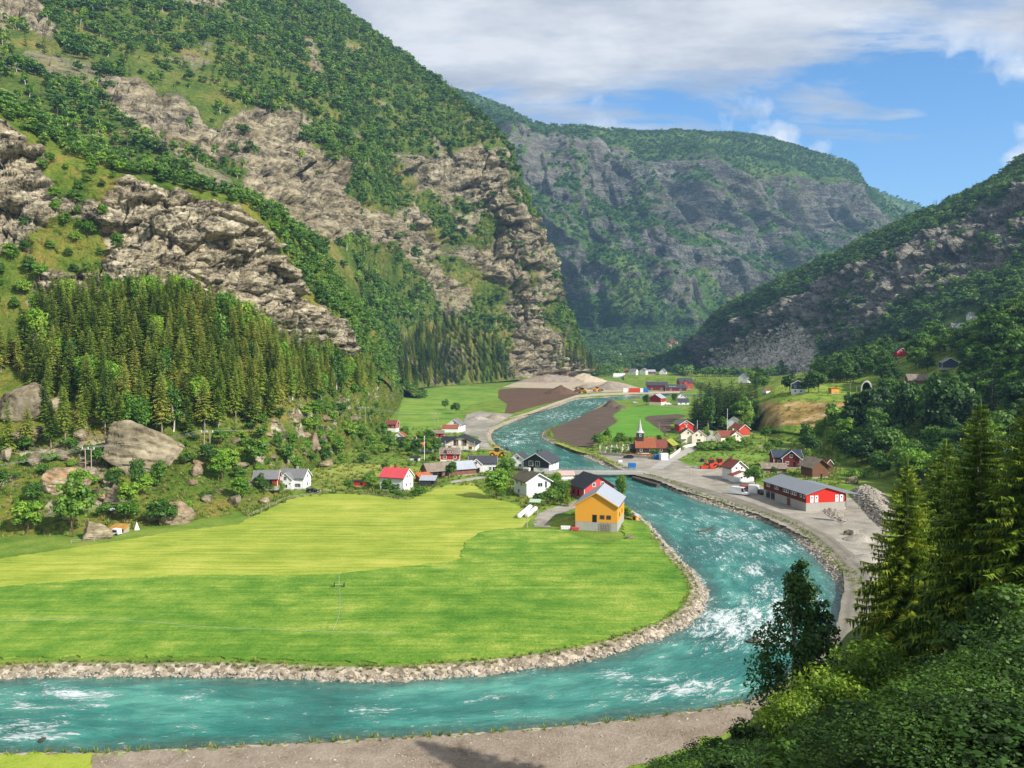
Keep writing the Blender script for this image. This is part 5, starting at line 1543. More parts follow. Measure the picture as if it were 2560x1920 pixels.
monoshed('lean_to', 'open shed with rusty orange sheet roof at the end of the long barn', 1060, 1203, 4.6, 3.8, 1.7, 0.9, 28, PRW, RRU, holes=[('-Y', 0, 0.8, 3.0, 1.4, 'hole')])
monoshed('tool_shed', 'small black shed with blue grey sheet roof in front of the long barn', 1071, 1214, 4.8, 3.4, 2.0, 0.9, -6, PBK, RLG, holes=[('-Y', 1.6, 1.0, 0.8, 1.7, 'hole')])
house('gabled_white_house', 'pale grey house with black roof, front gable and porch by the lane', 1207, 1179, 9.6, 6.4, 3.6, 2.1, 4, PG, RDG,
      [('-Y', 2.6, 1.6, 0.8, 1.2), ('-Y', 3.8, 1.6, 0.7, 1.2), ('+X', 0, 1.6, 0.8, 1.1), ('-Y', 0.6, 1.1, 1.0, 2.0, 'door', PG)], lowh=0.4,
      wings=[dict(at=(-2.6, -3.4, 0, R(90)), L=3.0, W=4.2, H=3.4, rise=1.8, wins=[('-X', 0, 3.9, 0.9, 0.9), ('-X', 0.4, 1.2, 1.9, 1.8, 'hole')])])
e = house('red_dormer_house', 'red house with grey roof, dormer and two white windows by the gardens', 1126, 1151, 7.6, 6.0, 3.0, 2.0, 0, PR, RWD,
      [('-Y', -2.0, 1.7, 1.1, 0.9), ('-Y', 2.0, 1.7, 1.1, 0.9)], low=PST, lowh=0.7)
gable(e, 2.6, 3.0, 1.5, 0.35, PR, RWD, TF(0, -1.9, 2.9, 0), names=('dormer_wall', 'dormer_roof'), trim=None, over=0.25)
openings(e, 2.6, 3.0, [('-Y', -0.6, 0.8, 0.6, 0.7), ('-Y', 0.6, 0.8, 0.6, 0.7)], TF(0, -1.9, 2.9, 0))
# large black-roofed house under construction with a scaffold
e = house('black_roof_house', 'large house with wide black gabled roof and glazed gable under construction', 1156, 1124, 10, 13.5, 3.4, 3.0, 84, PW, RBK,
      [('-X', -2.0, 3.6, 2.0, 2.6), ('-X', 1.6, 3.6, 2.0, 2.6), ('-X', -4.8, 1.4, 1.2, 1.2), ('-X', 4.4, 1.4, 1.2, 1.2)], frame=PY, trim=PBK, lowh=0.4, over=0.9,
      wings=[dict(at=(2.5, 5.5, 0, R(90)), L=8, W=6, H=3.4, rise=2.0, trim=PBK, wins=[('+X', 0, 1.6, 1.2, 1.2)])])
s = MB()
for i in range(6):
    x = -6.5
    y = -6.4 + i * 2.56
    s.bar((x, y, -0.2), (x, y, 4.6), 0.12); s.bar((x - 1.0, y, -0.2), (x - 1.0, y, 4.6), 0.12); s.bar((x - 1.0, y, 2.4), (x, y, 2.4), 0.1)
for zq in (1.2, 2.4, 3.4): s.bar((-7.5, -6.4, zq), (-7.5, 6.4, zq), 0.1)
sc_ = empty('scaffold', e.location, e.rotation_euler.z, 'scaffold with yellow planks along the glazed gable of the black roofed house', 'scaffold')
s.build('frame', PCO, sc_)
for k in range(5): MB().box(-7.45, -6.55, -6.4 + k * 2.56, -6.4 + k * 2.56 + 2.5, 2.45, 2.55).build('plank', PY, sc_)
house('white_gable_house', 'white gabled house behind the black roofed house with a lower red tiled wing', 1140, 1080, 8.5, 8.0, 4.2, 2.8, 78, PW, RGY, [('-X', 0.6, 5.0, 0.8, 0.9), ('-X', -2.0, 2.0, 0.8, 1.0)],
      wings=[dict(at=(-5.0, 1.4, 0, R(96)), L=8.5, W=5.4, H=2.6, rise=1.6, roof=RTL, over=0.25)])
house('small_red_house', 'small red house with white ground floor half hidden at the wood edge', 981, 1079, 5.8, 5.0, 4.2, 1.8, -12, PR, RTB, [('-Y', 1.2, 3.2, 0.8, 0.8), ('+X', 0, 3.2, 0.7, 0.8)], low=PW, lowh=2.0)
house('white_gable_shed', 'tiny white gabled shed with red roof below the small red house', 1001, 1099, 4.6, 4.6, 1.9, 1.8, 82, PW, RTL, [('-X', 0, 1.3, 0.6, 0.7)], 'shed')
house('dark_roof_cottage', 'low cottage with plain black roof among garden trees', 1016, 1113, 8.5, 6.0, 1.7, 2.0, -2, PW, RBK, [('-Y', -2, 1.0, 0.9, 0.8), ('-Y', 2, 1.0, 0.9, 0.8)])
house('orange_roof_cottage', 'cottage with rusty orange roof behind the flagpole trees', 1066, 1131, 5.6, 5.2, 2.4, 1.8, 4, PW, RRU, [('-Y', 0, 1.4, 0.9, 0.9)])
house('brown_roof_shed', 'small red shed with straw brown roof left of the white gabled house', 1096, 1094, 5.4, 4.2, 2.4, 1.2, 8, PR, RWD, [('-Y', 0.5, 1.1, 1.0, 1.6, 'hole')], 'shed')
monoshed('white_carport', 'small white carport with dark flat roof below the gardens', 1038, 1153, 3.6, 2.6, 1.5, 0.2, 0, PW, RBK, holes=[('-Y', 0.5, 0.7, 1.4, 1.2, 'hole')])
house('riverside_gable_house', 'narrow white gabled house with dark roof beside the river', 1299, 1171, 7.5, 5.4, 3.8, 2.2, 74, PW, RDG, [('-X', 0.3, 4.3, 0.8, 0.9), ('-X', -1.2, 1.7, 0.8, 1.0), ('-X', 1.2, 1.7, 0.8, 1.0)])
e = house('black_gable_house', 'large house with black timber gable and white side wall beside the river', 1353, 1178, 9.5, 10.0, 4.2, 2.9, 66, PW, RDG,
      [('-X', -1.8, 1.2, 1.6, 2.0, 'hole'), ('-Y', -1.4, 3.0, 0.5, 1.3), ('-Y', 1.6, 3.0, 0.5, 1.3)], over=0.9, trim=PTR)
MB().add([(-4.78, -4.9, 2.0), (-4.78, 4.9, 2.0), (-4.78, 4.9, 4.15), (-4.78, 0, 6.95), (-4.78, -4.9, 4.15), (-4.84, -4.9, 2.0), (-4.84, 4.9, 2.0), (-4.84, 4.9, 4.15), (-4.84, 0, 6.95), (-4.84, -4.9, 4.15)],
         [(0, 1, 2, 3, 4), (9, 8, 7, 6, 5), (0, 5, 6, 1), (1, 6, 7, 2), (2, 7, 8, 3), (3, 8, 9, 4), (4, 9, 5, 0)]).build('timber_cladding', PBK, e)
openings(e, 9.75, 10, [('-X', -2.0, 3.4, 1.4, 1.6), ('-X', 0.6, 3.4, 1.4, 1.6)])
for x in (-1.5, 2.0): MB().cyl((x, 0.8, 6.4), 0.28, 1.5, sides=10).build('chimney', PBK, e)
house('striped_roof_house', 'white two storey house with ribbed brown roof, balcony and big tree beside it', 1330, 1236, 10.0, 7.8, 4.9, 2.2, 112, PW, RST,
      [('-X', 0.5, 3.7, 1.5, 1.1), ('-X', 2.4, 3.7, 0.6, 1.9), ('+Y', -2.5, 3.7, 1.0, 1.1), ('+Y', 1.0, 3.7, 1.0, 1.1), ('+Y', -1, 1.2, 1.0, 1.1)], chim=(1.5, PTR), low=PST, lowh=0.5, over=0.7)
house('red_gable_house', 'faded red house with steep black roof behind the yellow barn', 1479, 1241, 10.0, 10.0, 3.6, 3.2, 112, PPK, RBK,
      [('-X', 1.0, 4.6, 0.9, 0.9), ('-X', -1.8, 4.4, 0.9, 0.9), ('+Y', -2.0, 1.6, 1.0, 1.3, 'hole'), ('+Y', 1.0, 1.6, 1.0, 1.8, 'hole')], trim=PBK, over=0.6)
house('white_riverside_shed', 'small white shed with pink roof next to the bridge', 1415, 1200, 4.4, 3.6, 2.0, 0.9, 8, PW, roof_mat('pale_pink_roof', hexc('#c99a90'), hexc('#d8b8ac')), [], 'shed')
# yellow barn
bp_ = G(1488, 1330); bx = np.array((bp_[0] + 2.1, bp_[1] + 8.2, 0))
e = house('yellow_barn', 'tall ochre yellow barn with pale metal roof by the river bend', 0, 0, 14.5, 10.4, 6.3, 3.1, 76, PY, RLG,
      [('-X', 1.5, 3.5, 0.85, 0.75), ('-X', 3.1, 3.5, 0.85, 0.75), ('-X', -0.4, 3.1, 1.1, 1.8, 'hole'), ('-Y', -3, 3.6, 0.9, 0.8), ('-Y', 2, 3.6, 0.9, 0.8)], 'barn', pos=bx, low=PCO, lowh=2.2, trim=PY, over=0.45, frame=PBR)
gt = MB()
for k in range(5): gt.bar((-7.42, -1.0 - 0.0, 0.3 + k * 0.42), (-7.42, -3.6, 0.3 + k * 0.42), 0.07)
for k in range(4): gt.bar((-7.42, -1.0 - k * 0.866, 0.1), (-7.42, -1.0 - k * 0.866, 2.05), 0.08)
gt.build('gate', PBR, e)
house('feed_hut', 'tiny ochre hut with dark doorway on the river bank below the barn', 1588, 1300, 1.5, 1.3, 1.1, 0.4, 60, PY, RLG, [('-X', 0, 0.55, 0.6, 0.9, 'hole')], 'hut', over=0.15, lowh=0.05, trim=None)

# ---- warehouse
c0 = G(2015, 1279); X_ = np.array((-0.2, 0.98)); Rt = np.array((0.98, 0.2))
cw = c0[:2] + X_ * 11.9 + Rt * 5.9
e = house('red_warehouse', 'long red and concrete warehouse with grey metal roof beside the gravel road', 0, 0, 23.8, 11.8, 4.8, 1.75, 101.5, PRB, RMG, [], 'warehouse', pos=(cw[0], cw[1], 0), low=PCO, lowh=2.35, trim=RMG, over=0.5)
sp = []
for u in (-11.0, -9.2): sp.append(('+Y', -u, 4.0, 0.7, 0.7))
for u in (-6.5, -5.4, -4.3, -2.2, -1.1, 0.0, 3.6, 4.8, 8.6, 9.8): sp.append(('+Y', -u, 4.0, 0.75, 0.75))
openings(e, 23.8, 11.8, [s_ for s_ in sp])
dw = paint('dark_red_cladding', hexc('#5f2019'), plank=0.3, wear=0.15)  # darker copy of the red: the long side's shade put into the colour
MB().box(-11.88, 11.88, 5.905, 5.93, 2.36, 4.75).build('side_cladding', dw, e)
for u, w_ in ((9.2, 2.2), (6.4, 2.2)):
    g_ = MB().box(u - w_ / 2, u + w_ / 2, 5.90, 5.96, 0.2, 2.2).build('glazed_door', PBK, e)
    for i in range(4):
        for j in range(3):
            MB().box(u - w_ / 2 + 0.06 + i * w_ / 4, u - w_ / 2 + (i + 1) * w_ / 4 - 0.03, 5.955, 5.975, 0.25 + j * 0.64, 0.83 + j * 0.64).build('pane', GLASS, g_)
MB().box(-3.6, -1.8, 5.90, 5.96, 0.1, 2.25).build('sliding_door', PBR, e)
for u in (-4.2, -2.8, 3.4, 4.8):
    d_ = MB().box(-11.98, -11.90, -u - 0.5, -u + 0.5, 2.45, 4.35).build('white_shutter', PTR, e)
    MB().cyl((-12.01, -u, 3.75), 0.22, 0.03, 'x', 12).build('porthole', GLASS, d_)
cp = MB().add([(-12.4, -5.9, 4.75), (12.0, -5.9, 4.75), (12.0, -10.4, 4.2), (-12.4, -10.4, 4.2), (-12.4, -5.9, 4.9), (12.0, -5.9, 4.9), (12.0, -10.4, 4.35), (-12.4, -10.4, 4.35)],
             [(0, 1, 2, 3), (4, 7, 6, 5), (0, 4, 5, 1), (1, 5, 6, 2), (2, 6, 7, 3), (3, 7, 4, 0)]).build('canopy_roof', RMG, e)
for x in (-12.0, -6.0, 0.0, 6.0, 11.6): MB().bar((x, -10.1, 0), (x, -10.1, 4.22), 0.22).build('post', PCO, e)
MB().box(-6.0, 11.6, -10.3, -10.15, 1.2, 4.1).build('canopy_wall', PCO, e)

# ---- church
PCH = PDK
chp = G(1612, 1132)
e = empty('church', (chp[0], chp[1], 0), R(-3), 'old dark timber church with orange tiled roof and pointed white spire', 'church')
gable(e, 8.2, 7.0, 2.7, 3.7, PCH, RTL, lowmat=PST, lowh=0.4, over=0.35, trim=PCH, names=('nave_wall', 'nave_roof'))
T2 = TF(6.6, 0, 0, 0)
gable(e, 5.0, 5.6, 2.5, 3.0, PCH, RTB, T2, lowmat=PST, lowh=0.4, over=0.3, trim=PCH, names=('chancel_wall', 'chancel_roof'))
T3 = TF(-5.2, 0, 0, 0)
gable(e, 2.4, 3.2, 2.0, 1.6, PDK, RDG, T3, over=0.25, trim=None, names=('porch_wall', 'porch_roof'))
openings(e, 8.2, 7.0, [('-Y', -1.9, 1.6, 0.75, 1.2), ('-Y', 2.2, 1.6, 0.75, 1.2)])
openings(e, 5.0, 5.6, [('-Y', 0.0, 1.5, 0.7, 1.0)], T2)
tw = MB().box(-3.55, -0.65, -1.45, 1.45, 4.6, 8.7).build('tower', PDK, e)
openings(e, 2.9, 2.9, [('-Y', 0.0, 7.6, 0.5, 0.8)], TF(-2.1, 0, 0, 0))
sp_ = MB()
lv = [(1.85, 8.6), (1.75, 8.8), (1.05, 9.5), (0.72, 10.6), (0.05, 14.6)]
V, F = [], []
for r_, z_ in lv:
    for k in range(8): V.append((-2.1 + r_ * math.cos(R(22.5 + 45 * k)) * 1.08, r_ * math.sin(R(22.5 + 45 * k)) * 1.08, z_))
for i in range(len(lv) - 1):
    for k in range(8): F.append((i * 8 + k, i * 8 + (k + 1) % 8, (i + 1) * 8 + (k + 1) % 8, (i + 1) * 8 + k))
F.append(tuple(range(8))[::-1])
sp_.add(V, F)
spire = sp_.build('spire', paint('spire_lead', hexc('#b9b9b6'), wear=0.3), e)
MB().bar((-2.1, 0, 14.5), (-2.1, 0, 16.0), 0.09).build('finial', PBK, spire)
house('turf_roof_log_house', 'brown log house with grass covered turf roof behind the church', 1672, 1126, 7.0, 5.4, 2.7, 2.1, 62, PBR, RTF, [('-X', -1.0, 1.5, 0.7, 0.7), ('-X', 1.2, 1.2, 0.9, 1.7, 'hole')], trim=PBR, over=0.5)
# ---- village right of the church
house('red_balcony_house', 'bright red gabled house with white balconies above the cream house', 1709, 1082, 8.0, 7.4, 4.6, 2.3, 98, PRB, RGY, [('-X', 0, 5.2, 1.5, 0.9), ('-X', -1.8, 2.3, 1.0, 1.0)], lowh=1.2)
e = house('cream_house', 'cream house with two front gables and brown roof above the stone wall', 1718, 1107, 9.0, 6.6, 4.6, 2.5, 84, PC, RTB,
      [('-X', 0, 5.2, 0.7, 0.8), ('-X', -1.6, 2.2, 0.8, 0.9)], lowh=0.6, chim=(1.5, PC),
      wings=[dict(at=(-1.2, -4.8, 0, 0), L=9.0, W=6.4, H=4.2, rise=2.3, wins=[('-X', -1.0, 4.3, 0.7, 0.8), ('-X', 1.0, 4.3, 0.7, 0.8), ('-X', 0, 1.9, 1.5, 1.0)])])
MB().box(-6.2, -4.5, 0.4, 3.4, 2.35, 2.5).build('balcony', PTR, e)
for k in range(8): MB().bar((-6.15, 0.45 + k * 0.42, 2.5), (-6.15, 0.45 + k * 0.42, 3.4), 0.08).build('baluster', PTR, e)
house('white_hill_house', 'white gabled house with brown roof at the back beside a tall flagpole', 1838, 1076, 8.0, 7.4, 5.2, 2.6, 66, PW, RTB, [('-X', 0.8, 4.4, 0.8, 0.9), ('-X', -1.8, 2.0, 0.8, 1.0)])
house('red_tiled_house', 'red house with brown tiled roof between the white and the cream house', 1849, 1089, 8.0, 6.6, 3.6, 2.4, 112, paint('warm_red_paint', hexc('#b8402a'), plank=0.2), RTB, [], lowh=0.5)
house('cream_red_roof_house', 'cream house with red tiled roof, front gable and porch behind a hedge', 1818, 1110, 9.5, 6.6, 4.0, 2.2, 12, PC, RTB,
      [('-Y', -3.6, 1.8, 0.9, 1.0), ('-X', 0, 1.8, 0.8, 1.0)], chim=(3.0, PC),
      wings=[dict(at=(2.2, -3.2, 0, R(84)), L=4.2, W=6.0, H=4.0, rise=2.2, wins=[('-X', -0.8, 4.3, 0.6, 0.8), ('-X', 0.6, 4.3, 0.6, 0.8), ('-X', 0, 1.4, 2.4, 1.6, 'hole')])])
house('white_brown_roof_house', 'small white house with dark red tiled roof and lower front wing by the yard', 1835, 1199, 6.0, 5.6, 4.6, 2.2, 108, PW, RTB, [('-X', -1.0, 4.4, 0.6, 0.6), ('-X', 1.0, 4.4, 0.6, 0.6)], chim=(1.0, BRICK), lowh=0.2, over=0.6,
      wings=[dict(at=(-4.4, 0, 0, 0), L=3.2, W=7.6, H=2.4, rise=1.1, over=0.4, wins=[('-X', -0.9, 1.6, 0.6, 0.7), ('-X', 1.4, 1.6, 0.6, 0.7)])])
e = house('dark_red_house', 'dark red house with slate blue roof and white trimmed front gable', 1964, 1166, 10.5, 6.0, 4.0, 2.2, -2, PDR, roof_mat('slate_blue_roof', hexc('#2f3644'), hexc('#46505f')), [('-Y', -3.4, 2.2, 0.8, 0.9)],
      wings=[dict(at=(1.0, -3.2, 0, R(78)), L=4.4, W=6.2, H=4.0, rise=2.6, over=0.6, wins=[('-X', 0, 4.6, 0.9, 0.9), ('-X', -1.4, 2.0, 0.9, 1.0), ('-X', 1.2, 1.6, 0.9, 1.8, 'hole')])])
house('grey_board_shed', 'low shed with weathered grey board roof in front of the dark red house', 1933, 1180, 8.6, 4.4, 1.7, 1.5, -8, PRW, RWD, [], 'shed', trim=None)
house('brown_log_barn', 'brown log barn with curling board roof behind the warehouse', 2036, 1192, 7.0, 6.2, 4.2, 2.4, 104, PBR, RWD, [('-X', 0.4, 0.9, 0.7, 1.3, 'hole')], 'barn', trim=PBR, over=0.9)
house('brown_outhouse', 'narrow brown outhouse with steep red gable right of the log barn', 2071, 1182, 2.4, 2.2, 3.6, 1.3, 92, PBR, RTB, [('-X', 0, 2.4, 0.8, 0.9, 'hole')], 'hut', over=0.25)
house('blue_white_house', 'two storey house, slate blue above and white below, on the green slope', 1995, 983, 8.0, 7.6, 5.4, 2.0, 72, PNV, RGY, [('-X', -1.6, 4.0, 0.9, 0.9), ('-X', 1.6, 4.0, 0.9, 0.9), ('-X', -1.6, 1.4, 0.9, 0.9), ('-X', 1.6, 1.4, 0.9, 0.9), ('-Y', 0, 4.0, 0.9, 0.9)], low=PW, lowh=2.6)
house('white_red_shed', 'tiny white shed with red roof at the end of the hedge on the slope', 1916, 984, 3.6, 3.2, 2.4, 0.9, 30, PW, RTB, [], 'shed')
house('yellow_trackside_shed', 'flat roofed ochre yellow shed beside the railway on the slope', 2084, 984, 4.6, 3.6, 3.0, 0.25, 8, PY, RRU, [], 'shed', trim=PY, over=0.2)
house('upper_white_house', 'large white house highest on the wooded right slope', 2431, 801, 9, 7.5, 4.4, 3.4, 4, PW, RGY, [('-Y', -2, 1.8, 1.4, 1.1), ('-Y', 2, 1.8, 1.4, 1.1)], chim=(-2.5, PTR),
      wings=[dict(at=(0.4, -2.6, 0, R(90)), L=3.4, W=5.0, H=4.2, rise=2.8, wins=[('-X', 0, 4.8, 0.9, 0.9), ('-X', 0, 2.0, 2.2, 1.2)])])
house('terrace_white_house', 'white house with grey roof and terrace just below the highest house', 2390, 822, 9, 7, 4.0, 2.0, -14, PW, RGY, [('-Y', -2.6, 2.6, 1.2, 1.1), ('-Y', 2.2, 1.6, 1.6, 1.6, 'hole')],
      wings=[dict(at=(2.4, -3.2, 0, R(84)), L=3.2, W=5.4, H=4.0, rise=2.0, wins=[('-X', 0, 2.8, 2.0, 0.9)])])
house('red_slope_house', 'small red gabled house among trees on the right slope', 2250, 893, 7, 6.2, 3.6, 2.8, 86, PRB, RDG, [('-X', 0, 4.2, 0.8, 0.8)])
house('hidden_white_gable_house', 'dark house with white gable trim barely showing above the right slope trees', 2371, 921, 8, 8, 3.2, 2.4, 76, PNV, RGY, [])
house('board_roof_barn', 'old barn with weathered grey roof showing between trees on the right slope', 2292, 962, 10, 7, 2.6, 3.0, -10, PRW, RWD, [], 'barn', chim=(2.6, BRICK))
# railway tunnel mouth
p = hit(2166, 976)
e = empty('railway_tunnel', p, R(-24), 'pale concrete railway tunnel mouth with dark arch on the slope', 'tunnel')
V, F = [], []
for j, y in enumerate((0.0, 9.0)):
    for rr in (2.3, 3.0):
        for k in range(13):
            a = math.pi * k / 12
            V.append((rr * math.cos(a), y, (4.6 if rr < 2.5 else 5.3) * math.sin(a) ** 0.8 if 0 < k < 12 else -0.6))
for k in range(12):
    F += [(k, k + 1, 13 + k + 1, 13 + k), (26 + k, 39 + k, 39 + k + 1, 26 + k + 1), (13 + k, 13 + k + 1, 39 + k + 1, 39 + k), (k, 26 + k, 26 + k + 1, k + 1)]
MB().add(V, F).build('portal', PST, e)
MB().box(-2.2, 2.2, 8.2, 8.6, -0.5, 4.2).build('dark_end', DARK, e)  # black panel painting the darkness deeper in the tunnel

# ---- far side
for nm, lb, a in (
  ('far_red_barn', 'long red barn with dark roof, leftmost of the far red farm buildings', (1642, 976, 22, 9, 5.6, 3.4, -6, PDR, RDG)),
  ('far_red_hall', 'low red hall with row of roof lights between the far red barns', (1688, 978, 22, 9, 3.6, 3.2, 2, PDR, RDG)),
  ('far_red_house', 'red house with dormer, rightmost of the far red farm buildings', (1712, 973, 15, 10, 7.4, 4.6, 8, paint('far_red_paint', hexc('#b0402c'), plank=0.3), RDG))):
    e = house(nm, lb, *a, [('-Y', -a[2] / 4, 1.8, 1.6, 1.4), ('-Y', a[2] / 5, 1.8, 1.6, 1.4)], 'barn', lowh=0.4, trim=None, group='far red farm buildings',
          wings=[dict(at=(-1, -3.4, 0, R(90)), L=5, W=4.4, H=7.2, rise=2.6)] if nm == 'far_red_house' else ())
    if nm == 'far_red_hall':
        for k in range(4):
            MB().box(-7 + k * 1.9, -6 + k * 1.9, -3.2, -2.2, 5.0, 5.35).build('skylight', PTR, e)
house('riverside_red_barn', 'red barn with pale metal roof above the white fence by the far meadow', 1644, 1012, 10.5, 10, 5.4, 3.0, 58, PR, RLG, [], 'barn', low=PC, lowh=2.4, trim=None)
house('far_white_house_pair', 'white house with dark roof right of the far red barn', 1704, 1003, 9, 7.5, 4.0, 3.0, 80, PW, RDG, [('-X', 0, 4.6, 0.9, 0.9)])
house('far_dark_roof_house', 'low white house with black roof below the other white house near the spruces', 1706, 1012, 9, 6.5, 2.6, 2.4, 4, PW, RDG, [('-Y', -2, 1.4, 1.0, 1.0), ('-Y', 2, 1.4, 1.0, 1.0)])
farh = [
 (1584, 938, 11, 9, 6.6, 3.0, -30, PW, RGY, 'white two storey house, leftmost of the far row beyond the river'),
 (1610, 937, 10, 9, 7.4, 3.0, 60, PW, RGY, 'white two storey house in the middle of the far row'),
 (1625, 936, 16, 8, 4.4, 3.0, 0, PBR, RLG, 'long house with pale roof in the far row beyond the river'),
 (1658, 936, 14, 10, 4.0, 5.0, 70, PW, RGY, 'steep white gabled house, rightmost of the far row'),
 (1559, 932, 14, 8, 4.4, 4.0, 10, PDR, RTB, 'dark red house behind the white tunnel tent'),
 (1537, 908, 16, 10, 6, 4, 0, PW, RGY, 'white house among the trees of the far village, nearest the left slope'),
 (1520, 909, 12, 9, 5, 4, 50, PW, RGY, 'small white gabled house at the left end of the far village'),
 (1496, 908, 14, 9, 4, 4, -10, PBR, RTB, 'brown roofed house left of the far village white house'),
 (1545, 893, 16, 10, 5, 4, 0, PW, RLG, 'white flat house in the second row of the far village'),
 (1601, 892, 18, 11, 5, 5, 20, PC, RTB, 'wide house with brown roof left in the upper far village'),
 (1618, 894, 18, 11, 5, 5, -30, PC, RTL, 'wide house with orange roof in the upper far village'),
 (1667, 884, 20, 11, 5, 3, 0, PW, RLG, 'long white house at the right of the far village'),
 (1655, 880, 14, 10, 4, 4, 30, PBK, RBK, 'black roofed house above the long white far house'),
 (1672, 866, 18, 12, 6, 4, 10, PC, RTB, 'brown roofed house, lowest of the upper hamlet'),
 (1686, 862, 18, 12, 6, 4, -20, PC, RTL, 'orange roofed house, right in the upper hamlet'),
 (1678, 856, 18, 12, 6, 4, 0, PW, RTB, 'pale house, topmost of the upper hamlet'),
 (1862, 958, 14, 9, 6, 4, 60, PW, RDG, 'white gabled house behind the spruce grove at the foot of the talus'),
]
for (x, y, L, W_, H, rise, yaw, wa, ro, lb) in farh:
    house('far_house', lb, x, y, L, W_, H, rise, yaw, wa, ro, [('-Y', -L / 4, H * 0.3, 1.5, 1.4), ('-Y', L / 4, H * 0.3, 1.5, 1.4)] if y > 930 else (), lowh=0.5, trim=None, group='houses of the far village')
